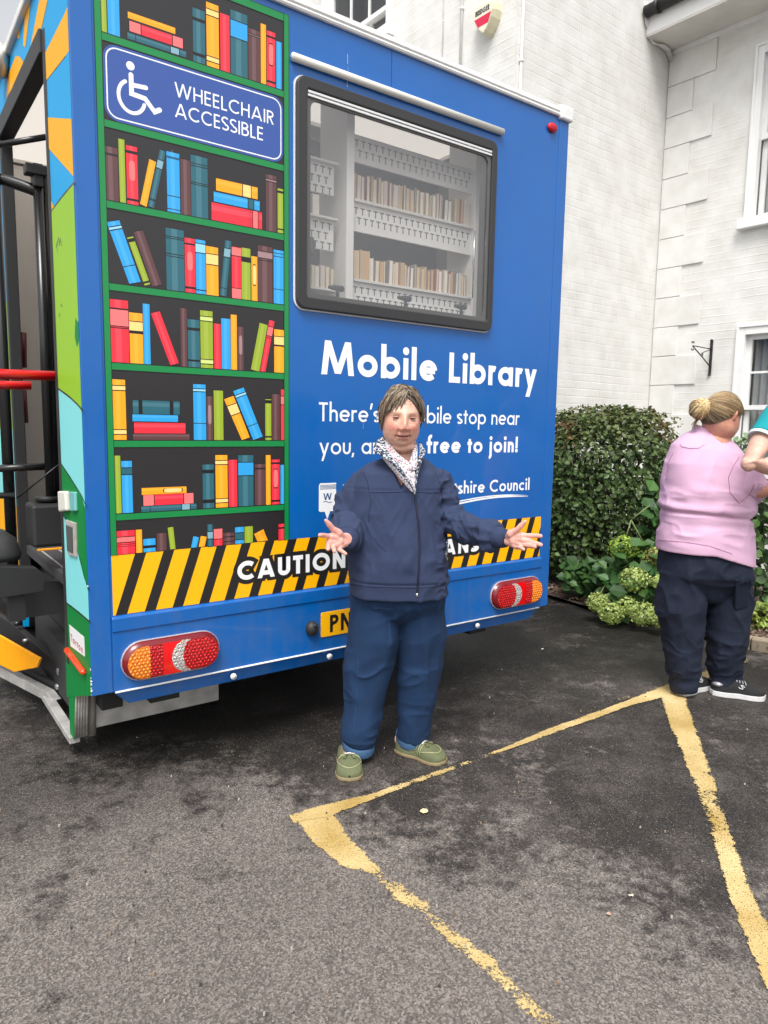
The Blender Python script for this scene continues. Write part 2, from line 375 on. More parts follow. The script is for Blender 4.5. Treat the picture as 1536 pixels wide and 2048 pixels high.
# background + frame of the printed bookcase
UL, UR, ZT, ZB = .080, .816, 3.012, .913
rect(gm, UL, ZB, UR, 2.985, 'K', 0)
SH = [2.705, 2.428, 2.162, 1.884, 1.609, 1.333, 1.065]
for z in SH:
    rect(gm, UL, z-.027, UR, z+.002, 'o', 4); rect(gm, UL+.002, z-.024, UR-.002, z-.0015, 'g', 5)
rect(gm, UL, 2.958, UR, 2.99, 'o', 4); rect(gm, UL+.002, 2.961, UR-.002, 2.987, 'g', 5)
for a, b in ((UL, .104), (.792, UR)):
    rect(gm, a, ZB, b, 2.99, 'o', 6); rect(gm, a+.002, ZB, b-.002, 2.988, 'g', 7)
def bands(mb, q, spec, l, horiz=False):      # q: TL,TR,BR,BL in (u,z); spec: [(colour, from, to)]
    TL, TR, BR, BL = [np.array(p) for p in q]
    for s in spec:
        c, a, b = s
        if c == 'oval' or c == 'ovalo':
            col = b
            if not horiz: A = TL+(BL-TL)*.33; ctr = (TL+TR+BR+BL)/4+(TL-BL)*.08; ex = (TR-TL)*.27; ey = (TL-BL)*(a)
            else: ctr = TL+(TR-TL)*.69+(BL-TL)*.5; ex = (TR-TL)*.2; ey = (TL-BL)*.3
            def ov(k): return [tuple(ctr+ex*k*abs(math.cos(t))**(.5 if not horiz else .4)*math.copysign(1, math.cos(t))+ey*abs(math.sin(t))**.45*math.copysign(1, math.sin(t))*(1 if k == 1 else .97+.03)) for t in [2*math.pi*i/20 for i in range(20)]]
            if c == 'ovalo':
                poly(mb, [tuple(ctr+(np.array(p)-ctr)*1.12) for p in ov(1)], 'o', l+.5)
            poly(mb, ov(1), col, l+1); continue
        if not horiz: p = [TL+(BL-TL)*a, TR+(BR-TR)*a, TR+(BR-TR)*b, TL+(BL-TL)*b]
        else: p = [TL+(TR-TL)*a, TL+(TR-TL)*b, BL+(BR-BL)*b, BL+(BR-BL)*a]
        poly(mb, [tuple(x) for x in p], c, l+.5)
        if c != 'o':                                   # thin dark rules either side of a band
            for e in (a, b):
                if .02 < e < .98:
                    ln = np.linalg.norm((BL-TL) if not horiz else (TR-TL)); d = .0016/ln
                    if not horiz: p = [TL+(BL-TL)*(e-d), TR+(BR-TR)*(e-d), TR+(BR-TR)*(e+d), TL+(BL-TL)*(e+d)]
                    else: p = [TL+(TR-TL)*(e-d), TL+(TR-TL)*(e+d), BL+(BR-BL)*(e+d), BL+(BR-BL)*(e-d)]
                    poly(mb, [tuple(x) for x in p], 'o', l+.8)
def lns(*es): return [('o', e-.006, e+.006) for e in es]
def book(q, col, spec=(), horiz=False):
    Q = [np.array(p) for p in q]; c = sum(Q)/4; o = [tuple(p+(p-c)/np.linalg.norm(p-c)*.0028) for p in Q]
    poly(gm, o, 'o', 1); poly(gm, q, col, 2)
    TL, TR, BR, BL = Q                                   # printed paler stripe down the spine
    a, b = (.3, .62)
    if col+'2' in pi:
        if not horiz: poly(gm, [tuple(TL+(TR-TL)*a), tuple(TL+(TR-TL)*b), tuple(BL+(BR-BL)*b), tuple(BL+(BR-BL)*a)], col+'2', 2.3)
        else: poly(gm, [tuple(TL+(BL-TL)*.15), tuple(TR+(BR-TR)*.15), tuple(TR+(BR-TR)*.45), tuple(TL+(BL-TL)*.45)], col+'2', 2.3)
    bands(gm, q, spec, 2.5, horiz)
for k in 'RYGBTN':
    cc = tuple(min(255, int(v*1.0+(255-v)*.12)) for v in PC_[k]); pi[k+'2'] = len(PM); PM.append(pal(k+'2', cc))
def V(Z, xl, xr, yt, col, spec=(), zb=0.):
    ym = (yt+Z[2]*120+yt)/2
    ul = cpx(Z, xl, ym)[0]; ur = cpx(Z, xr, ym)[0]; zt = cpx(Z, (xl+xr)/2, yt)[1]
    book([(ul, zt), (ur, zt), (ur, zb), (ul, zb)], col, spec)
def Hs(Z, x0, y0, x1, y1, col, spec=()):
    a = cpx(Z, x0, y0); b = cpx(Z, x1, y1); book([a, (b[0], a[1]), b, (a[0], b[1])], col, spec, True)
def Q4(Z, pts, col, spec=()): book([cpx(Z, *p) for p in pts], col, spec)
z = SH[0]+.002
for a in [(495, 527, -80, 'G', ()), (531, 590, -110, 'B', lns(.1)), (955, 1015, 48, 'T', [('o', .17, .23), ('o', .82, .88)]), (1022, 1083, 20, 'Y', [('C', .1, .2), ('C', .84, .92)]),
          (1091, 1137, 72, 'R', ()), (1142, 1225, 62, 'T', [('B', .15, .42)]), (1230, 1288, 148, 'N', [('M', .1, .13)]), (1291, 1317, 120, 'Y', ()), (1321, 1363, 158, 'R', [('o', .08, .12), ('o', .9, .94), ('ovalo', .19, 'P')]), (1368, 1394, 208, 'B', ())]:
    V(Z1, *a, zb=z)
Hs(Z1, 632, 57, 868, 170, 'Y'); Hs(Z1, 640, 103, 905, 242, 'R', [('P', 0, .21), ('P', .8, 1)]); Hs(Z1, 630, 160, 922, 286, 'T', [('S', .72, .88), ('o', .13, .14)])
z = SH[2]+.002
for a in [(102, 206, 235, 'N', [('M', .13, .15)]), (212, 256, 178, 'G', ()), (267, 348, 230, 'R', [('o', .08, .13), ('o', .9, .94), ('oval', .17, 'P')]), (562, 655, 276, 'B', lns(.08, .1, .73, .95)),
          (663, 735, 328, 'N', ()), (738, 860, 304, 'T', lns(.13, .17, .44, .47)), (1285, 1362, 440, 'N', [('M', .08, .12)]), (1371, 1412, 540, 'G', [('o', .05, .1), ('o', .9, .93)])]:
    V(Z2, *a, zb=z)
Q4(Z2, [(433, 322), (482, 345), (413, 673), (365, 650)], 'Y'); Q4(Z2, [(510, 252), (552, 270), (465, 682), (424, 665)], 'T', [('S', .17, .32)]+lns(.86, .88))
Hs(Z2, 887, 638, 1257, 838, 'R', [('P', .81, .92), ('o', .73, .735), ('o', .76, .765)]); Hs(Z2, 903, 560, 1240, 702, 'B', [('T', .74, .87)]); Hs(Z2, 920, 462, 1225, 618, 'Y', [('C', .63, .84)])
z = SH[3]+.002
for a in [(556, 688, 835, 'T', lns(.13, .16, .41, .45)), (694, 768, 903, 'R', [('o', .09, .12), ('o', .89, .93), ('oval', .17, 'P')]), (773, 845, 915, 'B', [('L', .07, .24), ('o', .92, .94)]), (850, 938, 965, 'Y', [('C', .15, .37)]),
          (1037, 1105, 968, 'R', [('P', .01, .17), ('P', .8, 1)]), (1108, 1173, 975, 'G', [('o', .17, .27)]), (1180, 1224, 1035, 'Y', [('ovalo', .22, 'C')]), (1227, 1333, 960, 'N', [('M', .1, .22)]+lns(.26)), (1342, 1415, 990, 'B', lns(.06, .12, .73))]:
    V(Z2, *a, zb=z)
Q4(Z2, [(120, 785), (213, 770), (370, 1220), (287, 1235)], 'B', [('L', .08, .13)]+lns(.72)); Q4(Z2, [(270, 897), (315, 888), (440, 1238), (398, 1248)], 'G', [('o', .03, .1), ('o', .92, .96)])
Q4(Z2, [(317, 855), (385, 845), (523, 1240), (457, 1255)], 'N'); Q4(Z2, [(988, 915), (1033, 925), (995, 1328), (950, 1318)], 'T', [('S', .14, .3)]+lns(.86))
z = SH[4]+.002
for a in [(139, 277, 143, 'R', [('P', .15, .42), ('o', .13, .145), ('o', .44, .455)]), (285, 381, 237, 'Y', [('C', .17, .36), ('o', .36, .41)]), (383, 431, 172, 'B', ()), (651, 696, 203, 'N', ()), (703, 789, 285, 'T', [('o', .17, .23), ('o', .84, .88)]),
          (793, 882, 222, 'G', [('E', .1, .18), ('E', .85, .93)]), (891, 940, 315, 'R', ()), (944, 1009, 278, 'B', ()), (1012, 1055, 250, 'Y', ()), (1060, 1103, 337, 'N', [('oval', .22, 'M')]), (1323, 1395, 357, 'Y', [('C', .16, .36), ('o', .36, .39)])]:
    V(Z3, *a, zb=z)
Q4(Z3, [(437, 240), (500, 225), (637, 597), (577, 612)], 'R'); Q4(Z3, [(1218, 307), (1275, 325), (1215, 660), (1155, 642)], 'G'); Q4(Z3, [(1287, 288), (1325, 297), (1258, 665), (1222, 655)], 'R', [('P', .12, .3)]+lns(.34))
z = SH[5]+.002
for a in [(156, 257, 715, 'Y', [('C', .1, .18), ('C', .83, .91)]), (743, 832, 750, 'B', [('L', .08, .13)]+lns(.7)), (838, 882, 835, 'N', [('oval', .22, 'M')]), (890, 957, 795, 'G', ()), (1259, 1302, 857, 'G', [('o', .02, .1), ('o', .9, .94)]), (1307, 1362, 820, 'N', ()), (1371, 1400, 787, 'R', [('P', .13, .3)])]:
    V(Z3, *a, zb=z)
Hs(Z3, 307, 1103, 715, 1150, 'N'); Hs(Z3, 315, 1023, 686, 1103, 'R'); Hs(Z3, 303, 965, 632, 1020, 'B'); Hs(Z3, 305, 862, 645, 968, 'T', [('o', .12, .2), ('o', .78, .86)])
Q4(Z3, [(962, 857), (1030, 832), (1147, 1130), (1090, 1150)], 'Y', [('C', .17, .4)]); Q4(Z3, [(1028, 798), (1103, 772), (1240, 1125), (1172, 1150)], 'B', [('L', .09, .14)]+lns(.72))
z = SH[6]+.002
for a in [(176, 222, 1262, 'G', ()), (229, 305, 1300, 'B', [('T', .13, .26)]), (810, 890, 1325, 'T', [('o', .12, .2), ('o', .8, .88)]), (902, 988, 1258, 'Y', [('C', .1, .18), ('C', .83, .91)]), (996, 1057, 1292, 'R', ()), (1065, 1173, 1258, 'T', [('B', .14, .4)]),
          (1184, 1258, 1322, 'N', [('M', .1, .12)]), (1263, 1297, 1258, 'Y', ()), (1304, 1362, 1290, 'R', [('o', .06, .1), ('o', .9, .94), ('ovalo', .2, 'P')]), (1368, 1403, 1328, 'B', ())]:
    V(Z3, *a, zb=z)
Hs(Z3, 367, 1627, 765, 1648, 'T', [('S', .72, .88), ('o', .15, .16)]); Hs(Z3, 382, 1546, 743, 1604, 'R', [('P', 0, .21), ('P', .8, 1)]); Hs(Z3, 370, 1495, 693, 1530, 'Y', [('ovalo', 0, 'C')])
z = ZB+.001
for a in [(190, 326, 1800, 'R', [('P', .26, .5), ('o', .58, .6), ('o', .66, .68)]), (333, 377, 1793, 'Y', ()), (387, 474, 1858, 'B', [('o', .5, .7)]), (482, 552, 1818, 'N', ()), (846, 883, 1755, 'T', [('S', .33, .66)]), (891, 952, 1788, 'R', [('P', 0, .6)]), (957, 1039, 1815, 'N', [('o', .3, .38), ('o', .7, .76)]),
          (1043, 1106, 1775, 'B', [('T', .34, .75)]), (1111, 1170, 1770, 'G', ()), (1354, 1408, 1752, 'R', [('o', .2, .3)])]:
    V(Z3, *a, zb=z)
Q4(Z3, [(557, 1780), (597, 1773), (614, 1932), (576, 1936)], 'G'); Q4(Z3, [(742, 1840), (783, 1848), (766, 1920), (724, 1924)], 'B'); Q4(Z3, [(795, 1838), (838, 1845), (823, 1914), (780, 1918)], 'Y'); Q4(Z3, [(1178, 1825), (1245, 1790), (1277, 1870), (1203, 1880)], 'Y', lns(.3, .45))
gm.build('bookshelf_graphic', PM, van)
# wheelchair sign
M_sign = pal('sign', (52, 84, 158))
wm = MB(); u0, u1, z0, z1 = .106, .790, 2.430, 2.676
wm.add([pf(a, b, 3*LY) for a, b in rrect(u0, z0, u1, z1, .045)], [tuple(range(28))], 0)
o_ = rrect(u0+.008, z0+.008, u1-.008, z1-.008, .038); i_ = rrect(u0+.0125, z0+.0125, u1-.0125, z1-.0125, .034)
wm.add([pf(a, b, 4*LY) for a, b in o_+i_], [(k, (k+1) % 28, 28+(k+1) % 28, 28+k) for k in range(28)], 1)
letter(wm, 'WHEELCHAIR', pf, .352, .748, 2.567, .049, w=.125, mi=1, lay=4*LY)
letter(wm, 'ACCESSIBLE', pf, .352, .702, 2.497, .049, w=.125, mi=1, lay=4*LY)
def stroke(mb, pts, w, mi, lay, disc=True):
    vs = []; fs = []
    for q, (a, b) in enumerate(strip(pts, w)): vs += [pf(a[0], a[1], lay), pf(b[0], b[1], lay)]
    fs = [(2*q, 2*q+1, 2*q+3, 2*q+2) for q in range(len(pts)-1)]
    mb.add(vs, fs, mi)
    if disc:
        for e, c in ((1, pts[0]), (2, pts[-1])): disk(mb, c, w/2, mi, lay+.00004*e)
def disk(mb, c, r, mi, lay, n=20): mb.add([pf(c[0]+r*math.cos(2*math.pi*i/n), c[1]+r*math.sin(2*math.pi*i/n), lay) for i in range(n)], [tuple(range(n))], mi)
zz = lambda x, y: cpx(Z1, x, y)
disk(wm, zz(645, 327), .0145, 1, 4*LY)
stroke(wm, [zz(648, 372), zz(651, 465), zz(718, 490), zz(765, 555), zz(790, 546)], .0165, 1, 4.3*LY)
stroke(wm, [zz(650, 421), zz(722, 436)], .015, 1, 4.6*LY)
c0 = zz(652, 482); stroke(wm, [(c0[0]+.045*math.cos(math.radians(a)), c0[1]+.052*math.sin(math.radians(a))) for a in range(118, 352, 9)], .0125, 1, 4.8*LY)
wm.build('wheelchair_sign', [M_sign, PM[pi['W']]], van)
# lettering
def lett(name, f, mats=None):
    mb = MB(); f(mb); return mb.build(name, mats or [PM[pi['W']]], van)
def words(name, txt, u0, u1, z, cap, w, gap):
    adv = []; x = 0
    for ch in txt: a = glyph(ch, w)[1]; adv.append((ch, x, x+a)); x += a+(gap if ch != ' ' else .08)
    tot = x-gap; sx = (u1-u0)/tot; i = 0
    while i < len(adv):
        if adv[i][0] == ' ': i += 1; continue
        j = i
        while j+1 < len(adv) and adv[j+1][0] != ' ': j += 1
        s = txt[i:j+1]; a, b = u0+adv[i][1]*sx, u0+adv[j][2]*sx; lett(name, lambda m: letter(m, s, pf, a, b, z, cap, w=w, lay=LY, gap=gap)); i = j+1
words('title_word', 'Mobile Library', .969, 2.318, 1.616, .144, .205, .085)
M_navy = pal('navy', (16, 72, 128))
words('slogan_word', "There's a mobile stop near", .961, 2.197, 1.416, .081, .125, .1); words('slogan_word', "you, and it's", .964, 1.50, 1.272, .081, .125, .1); words('slogan_word', "free to join!", 1.563, 2.193, 1.272, .083, .2, .1)
def fC(m):
    letter(m, "Wiltshire Council", pf, 1.605, 2.297, 1.066, .064, w=.17, lay=LY, gap=.1)
    letter(m, "Wiltshire", pf, 1.085, 1.45, 1.075, .064, w=.17, lay=LY, gap=.1)
    for off, wd in ((0, .009), (.014, .006)):
        pts = [(1.60+.69*t, 1.002+off*(1-t*.6)+.036*math.sin(max(0, (t-.1))*2.55)) for t in [i/24 for i in range(25)]]
        vs = []; n = len(pts)
        for q, (a, b) in enumerate(strip(pts, 1.)):
            k = wd*min(1, (1-q/(n-1))*4+.12); c = np.array(pts[q]); d = (a-b)*k/2; vs += [pf(*(c+d), LY), pf(*(c-d), LY)]
        m.add(vs, [(2*q, 2*q+1, 2*q+3, 2*q+2) for q in range(n-1)], 0)
lett('council_lettering', fC)
def fB(m):
    def p(x, y): return RP(600+x/2.793, 650+y/2.793)
    a = p(105, 882); b = p(200, 1050); t = p(152, 1085); ul, ur = a[0], b[0]; zt = a[1]-.002; zb = 1.022
    m.add([pf(x, y, LY) for x, y in [(ul+.006, zb), (ul+.03, zb), ((ul+ur)/2, t[1]), (ur-.03, zb), (ur, zb), (ur, zt), (ul+.006, zt), (ul, zt-.01), (ul, zb+.006)]], [tuple(range(9))], 0)
    for k in range(4):
        m.add([pf(x, y, 2*LY) for x, y in [(ul+.006, zt-.008-k*.0055), (ur, zt-.008-k*.0055), (ur, zt-.0105-k*.0055), (ul+.006, zt-.0105-k*.0055)]], [(0, 1, 2, 3)], 1)
    letter(m, 'W', pf, ul+.022, ur-.022, 1.073, .03, w=.2, mi=1, lay=2*LY)
    stroke(m, [(ul+.022+.045*i/8, 1.064+.003*math.sin(i*.8)) for i in range(9)], .003, 1, 2*LY, False)
lett('council_badge', fB, [PM[pi['W']], M_navy])
# caution strip
cm = MB(); M_cy = pal('caution_yellow', (252, 182, 4)); M_ck = pal('caution_black', (34, 32, 32))
ca, cb, cz0, cz1 = .083, 2.401, .687, .913
cm.add([pf(ca, cz0, 0), pf(cb, cz0, 0), pf(cb, cz1, 0), pf(ca, cz1, 0)], [(0, 1, 2, 3)], 0)
zq = lambda x, y: RP(200+x/2.954, 960+y/2.954)[0]
b0 = zq(92, 800); t0 = zq(207, 435); per = (zq(585, 728)-zq(92, 800))/3; wid = zq(160, 790)-zq(92, 800)
k = 0; x = b0
while x < cb:
    sh = t0-b0
    pts = [(x, cz0), (x+wid, cz0), (x+wid+sh, cz1), (x+sh, cz1)]
    if x+wid+sh <= cb: cm.add([pf(a, b, LY) for a, b in pts], [(0, 1, 2, 3)], 1)
    else:
        def clip(px, pz, qx, qz): t = (cb-px)/(qx-px); return (cb, pz+(qz-pz)*t)
        L_ = []
        for (p_, q_) in zip(pts, pts[1:]+pts[:1]):
            i1, i2 = p_[0] <= cb, q_[0] <= cb
            if i1: L_.append(p_)
            if i1 != i2: L_.append(clip(*p_, *q_))
        cm.add([pf(a, b, LY) for a, b in L_], [tuple(range(len(L_)))], 1)
    x += per
for txt, a, b in (('CAUTION', .576, 1.104), ('PEDESTRIANS', 1.165, 1.925)):
    letter(cm, txt, pf, a, b, .760, .080, w=.24, mi=1, lay=2*LY, grow=.018); 
    letter(cm, txt, pf, a, b, .760, .080, w=.24, mi=2, lay=3.2*LY)
cm.build('caution_strip', [M_cy, M_ck, PM[pi['W']]], van)

# ---- body shell
VW, VH, VL = 2.48, 3.02, 6.4
hu0, hu1, hz0, hz1 = .88, 1.935, 1.885, 2.765
sb = MB(); T_ = .035
sb.box(0, 0, .394, VW, T_, hz0); sb.box(0, 0, hz1, VW, T_, VH); sb.box(0, 0, hz0, hu0, T_, hz1); sb.box(hu1, 0, hz0, VW, T_, hz1)
sb.box(VW-T_, T_, .394, VW, VL, VH)
sb.build('rear_body', M_blue, van, norm=True)
li = MB(); li.box(VW-T_-.012, .04, .75, VW-T_-.002, 1.975, 2.995); li.box(.04, .0352, .75, .87, .042, 2.995); li.box(1.96, .0352, .75, VW-.05, .042, 2.995); li.build('inner_lining', mat('lining_grey', (.33, .32, .31), .6), van)
cb_ = MB()     # corner posts, lower panel
cb_.box(.0, -.0035, .394, .074, .03, VH); cb_.build('corner_trim', M_blue, van, bevel=.003, norm=True); cb_ = MB(); cb_.box(2.412, -.0035, .394, VW+.004, .03, VH)
cb_.build('corner_trim', M_blue, van, bevel=.003, norm=True)
lp = MB(); lp.prism([(.0765, 0, .684), (.0765, -.012, .676), (.0765, -.012, .628), (.0765, -.006, .622), (.0765, -.006, .3945), (.0765, 0, .3945)], (0, 0, 0), (2.333, 0, 0), 0)
lp.build('lower_panel', M_blue, van, bevel=.002, norm=True)
sk = MB(); sk.prism([(.0765, .01, .393), (2.41, .01, .393), (2.36, .03, .332), (.135, .03, .332)], (0, -.012, 0), (0, .02, 0), 0)
sk.build('skirt', M_blue, van, norm=True)
wl = MB(); wl.tube([(.08, -.010, .394), (2.405, -.010, .394)], .004, 6, 0); wl.build('white_bead', M_white, van)
for x in (.553, 1.018, 1.933):
    b = MB(); b.tube([(x, -.004, .362), (x, -.014, .362)], .013, 14); b.build('bolt', M_white, van)
sm_ = MB(); sm_.box(1.3175, -.0012, 2.84, 1.3195, .0, VH-.002); sm_.build('panel_seam', mat('seam', s2l((20, 60, 120)), .6), van)
sc_ = MB()
for x, y0, y1, w in ((695, 108, 128, .0014), (694.5, 150, 168, .0018), (696, 132, 146, .0006), (694, 170, 174, .003), (726, 840, 858, .0007), (344, 300, 330, .0006)):
    sc_ = MB(); a = RP(x, y0); b = RP(x, y1); sc_.add([pf(a[0]-w, a[1], .0001), pf(a[0]+w*.4, a[1], .0001), pf(b[0]+w, b[1], .0001), pf(b[0]-w*.3, b[1], .0001)], [(0, 1, 2, 3)]); sc_.build('paint_scratch', mat('scratch', (.5, .58, .66), .6), van)
# roof cornice
rt = MB(); rt.prism([(-.02, .03, 3.018), (-.02, -.012, 3.018), (-.02, -.016, 3.026), (-.02, -.010, 3.036), (-.02, -.016, 3.042), (-.02, -.014, 3.062), (-.02, .0, 3.07), (-.02, .03, 3.07)], (0, 0, 0), (2.42, 0, 0), 0)
rt.build('roof_trim', M_white, van, norm=True)
rt = MB(); rt.box(2.401, -.022, 3.005, 2.498, .05, 3.078); rt.build('trim_end_cap', M_white, van, bevel=.01)
rt = MB(); rt.box(-.022, .03, 3.022, .03, VL, 3.066); rt.box(VW-.03, .051, 3.022, VW+.018, VL, 3.066); rt.build('side_roof_trim', M_white, van, bevel=.008)
rf = MB()
for a in ((.03, .03, VW-.03, .37), (.03, .85, VW-.03, 1.05), (.03, 2.48, VW-.03, VL), (.03, .37, .2, .85), (2.3, .37, VW-.03, .85), (.03, 1.05, .14, 2.48), (2.3, 1.05, VW-.03, 2.48)): rf.box(a[0], a[1], 3.0, a[2], a[3], 3.04)
rf.build('roof', M_int, van, norm=True)
for a in ((.2, .37, 2.3, .85), (.14, 1.05, 2.34, 2.48)):  # unseen roof openings and panels, added to let daylight into the interior
    k = .34 if a[1] < 1 else .40
    grp = bpy.data.materials.new('added_translucent_roof'); grp.use_nodes = True; t = grp.node_tree; t.nodes.clear(); o1 = t.nodes.new('ShaderNodeOutputMaterial'); tl = t.nodes.new('ShaderNodeBsdfTranslucent'); tl.inputs[0].default_value = (k, k*.93, k*.85, 1); t.links.new(tl.outputs[0], o1.inputs[0])
    q = MB(); q.quad((a[0], a[1], 3.02), (a[2], a[1], 3.02), (a[2], a[3], 3.02), (a[0], a[3], 3.02)); q.build('added_roof_light', grp, van)
# gutter above window
gt = MB(); a = RP(581.5, 137); b = RP(1001.4, 285)
gt.tube([(a[0], -.012, 2.838), (b[0], -.012, 2.838)], .016, 10, 0); gt.build('drip_rail', mat('ivory', (.66, .65, .6), .4), van)
# marker lamp
ml = MB(); ml.ell((2.353, -.006, 2.95), (.036, .016, .024), 24, 10); M_red = mat('red_lens', (.55, .004, .012), .15, coat=.6); ml.build('marker_lamp', mat('red_lens2', (.5, .003, .02), .35, bump=.4, bscale=160), van)
# ---- window
win = empty('rear_window'); win.parent = van
M_frame = mat('window_frame', (.03, .03, .032), .42, bump=.05, bscale=300)
def ring(mb, o, i, y0, y1, mi=0):
    n = len(o)
    def F_(p, y): return [(a, y, b) for a, b in p]
    vs = F_(o, y0)+F_(i, y0)+F_(o, y1)+F_(i, y1)
    fs = []
    for k in range(n):
        j = (k+1) % n
        fs += [(k, j, n+j, n+k), (2*n+k, 3*n+k, 3*n+j, 2*n+j), (k, 2*n+k, 2*n+j, j), (n+k, n+j, 3*n+j, 3*n+k)]
    mb.add(vs, fs, mi)
wf = MB(); ring(wf, rrect(.836, 1.872, 1.958, 2.786, .045), rrect(.842, 1.878, 1.952, 2.780, .04), -.006, -.0008); wf.build('outer_bead', M_white, win, norm=True)
wf = MB(); ring(wf, rrect(.842, 1.878, 1.952, 2.780, .04), rrect(.888, 1.925, 1.918, 2.735, .012), -.024, .02); wf.build('frame', M_frame, win, bevel=.005, norm=True)
wf = MB(); ring(wf, rrect(.8885, 1.9255, 1.9175, 2.7345, .010), rrect(.908, 1.943, 1.899, 2.700, .035), -.014, -.004); wf.build('pane_border', mat('pane_border', (.10, .10, .10), .12), win, norm=True)
wf = MB()
for k in range(2): wf.box(.892, -.022, 2.708+k*.014, 1.915, -.0145, 2.717+k*.014)
wf.build('blind_rail', mat('rail', (.75, .75, .75), .25, .3), win, bevel=.001)
M_glass = glass('acrylic', (.95, .95, .95), .045, 1.3, .05)
wf = MB(); p = rrect(.895, 1.932, 1.912, 2.706, .03); wf.prism([(a, -.009, b) for a, b in p], (0, 0, 0), (0, .0035, 0)); wf.build('pane', M_glass, win, norm=True)
for x, y0_, y1_ in ((.925, 2.21, 2.42), (1.862, 2.13, 2.36)):
    q = MB(); q.tube([(x, .03, y0_), (x, .03, y1_)], .0045, 8, 0); q.tube([(x, .03, y0_-.09), (x, .03, y0_)], .003, 8, 1); q.build('stay', [mat('chrome', (.8, .8, .8), .2, .9), M_blkgl], win)
for x in (1.06, 1.43, 1.775):
    q = MB(); q.tube([(x-.045, .014, 1.985), (x-.02, .014, 1.985), (x+.02, .014, 1.985), (x+.03, .014, 1.985)], [.006, .011, .014, .01], 10); q.tube([(x, .014, 1.985), (x, .014, 1.95)], .008, 8); q.build('catch', M_blk, win)
q = MB(); q.tube([(.93, .014, 2.175), (.93, .014, 2.155), (.93, .014, 2.12), (.93, .014, 2.1)], [.008, .014, .014, .01], 10); q.build('catch', M_blk, win)
# ---- bookcase inside
IY = .13
def IP(x, y, yy=IY): return RP(600+x/3.84, 180+y/3.84, yy)
bc = empty('bookcase'); bc.parent = van
post = MB(); a = IP(358, 900, .10)[0]; b = IP(416, 900, .10)[0]; post.box(a, .10, 1.7, b, .33, 2.93); e = IP(1335, 900)[0]; post.box(e, .12, 1.7, e+.03, .33, 2.93); ul0 = IP(416, 900)[0]; ur0 = e
post.build('upright', M_int, bc, bevel=.002)
M_slot = mat('slot_dark', (.13, .125, .12), .8)
zl = [IP(416, 830)[1], IP(416, 1445)[1]]     # shelf tops
zp = [IP(416, 540)[1], IP(416, 1075)[1]]     # panel bottoms
def slotted(zt, zb, ua, ub, y):
    p = MB(); p.box(ua, y, zb, ub, y+.012, zt, 0)
    nrow = max(1, int((zt-zb)/.042)); 
    for r in range(nrow):
        zc = zt-.02-.042*r; x = ua+.018+(.017 if r % 2 else 0)
        while x < ub-.015:
            p.add([(x-.012, y-.0006, zc), (x+.012, y-.0006, zc), (x+.012, y-.0006, zc-.0055), (x-.012, y-.0006, zc-.0055)], [(0, 3, 2, 1)], 1)
            p.add([(x-.003, y-.0008, zc-.001), (x+.003, y-.0008, zc-.001), (x+.003, y-.0008, zc-.031), (x-.003, y-.0008, zc-.031)], [(0, 3, 2, 1)], 1); x += .036
    p.build('slotted_panel', [M_int, M_slot], bc)
zt_top = IP(430, 330)[1]
for zt, zb in ((zt_top, zp[0]), (zl[0]-.012, zp[1]), (zl[1]-.012, 1.72)): slotted(zt, zb, ul0, ur0, IY+.012)
for zt in zl:
    s = MB(); s.box(ul0, IY-.004, zt-.012, ur0, .33, zt); s.build('shelf', M_intg, bc, bevel=.001)
s = MB(); s.box(.56, 1.0, .75, VW-.05, 1.012, 2.99); s.build('back_panel', mat('grey_partition', (.09, .088, .085), .7), bc)
# the narrow side bay
ua, ub = .62, a
zs = [IP(200, 530)[1], IP(200, 780)[1]+.0, IP(180, 960)[1], IP(200, 1215)[1], IP(200, 1520)[1]]
slotted(zs[0], zs[1], ua, ub-.03, IY+.03); slotted(zs[2], zs[3], ua, ub-.03, IY+.03)
for zt in (zs[0], zs[2], zs[4]):
    s = MB(); s.box(ua, IY+.005, zt-.01, ub-.02, .33, zt); s.build('shelf', M_intg, bc, bevel=.001)
# ---- books (each a thing of its own)
paper = [mat('paper%d' % i, s2l(c), .8, bump=.3, bscale=500) for i, c in enumerate([(232, 214, 186), (220, 190, 152), (206, 168, 122), (238, 230, 216), (224, 206, 192)])]
cover = [mat('cover%d' % i, s2l(c), .4) for i, c in enumerate([(170, 110, 90), (120, 115, 110), (205, 195, 175), (215, 205, 190), (180, 160, 130), (150, 140, 130)])]
Mv = Matrix.Translation((VO[0], VO[1], 0)) @ Matrix.Rotation(VRZ, 4, 'Z')
def real_book(u, w, z, h, y, label, grp, dep=.13, ci=0, pi_=0, tilt=0.):
    b = MB(); t = .002
    b.box(t, .002, .003, w-t, dep-.003, h-.003, 0); b.box(0, 0, 0, t*.95, dep, h, 1); b.box(w-t*.95, 0, 0, w, dep, h, 1); b.box(t, dep-.0025, 0, w-t, dep, h, 1)
    o = b.build('book', [paper[pi_], cover[ci]])
    o.matrix_world = Mv @ Matrix.Translation((u, y, z+.0005)) @ Matrix.Rotation(tilt, 4, 'Y'); tag(o, label, 'book', grp)
rs = random.Random(3)
def rowbooks(u0, u1, z, hs, label, grp, y=IY+.005):
    u = u0+.004; k = 0
    while u < u1-.012:
        w = rs.uniform(.012, .027); w = min(w, u1-.003-u); h = hs(u)*rs.uniform(.88, 1.04)
        real_book(u, w-.0015, z, h, y+rs.uniform(0, .015), label, grp, ci=rs.randrange(6), pi_=rs.choice([0, 0, 1, 2, 3, 4]), tilt=rs.choice([0, 0, 0, .03])); u += w+(.002 if rs.random() < .8 else .008); k += 1
rowbooks(ul0, ur0, zl[0], lambda u: .118, 'book standing with its page edges to the van window, upper row', 'books in the upper row behind the van window')
wa = IP(470, 1300)[0]; wb = IP(545, 1300)[0]
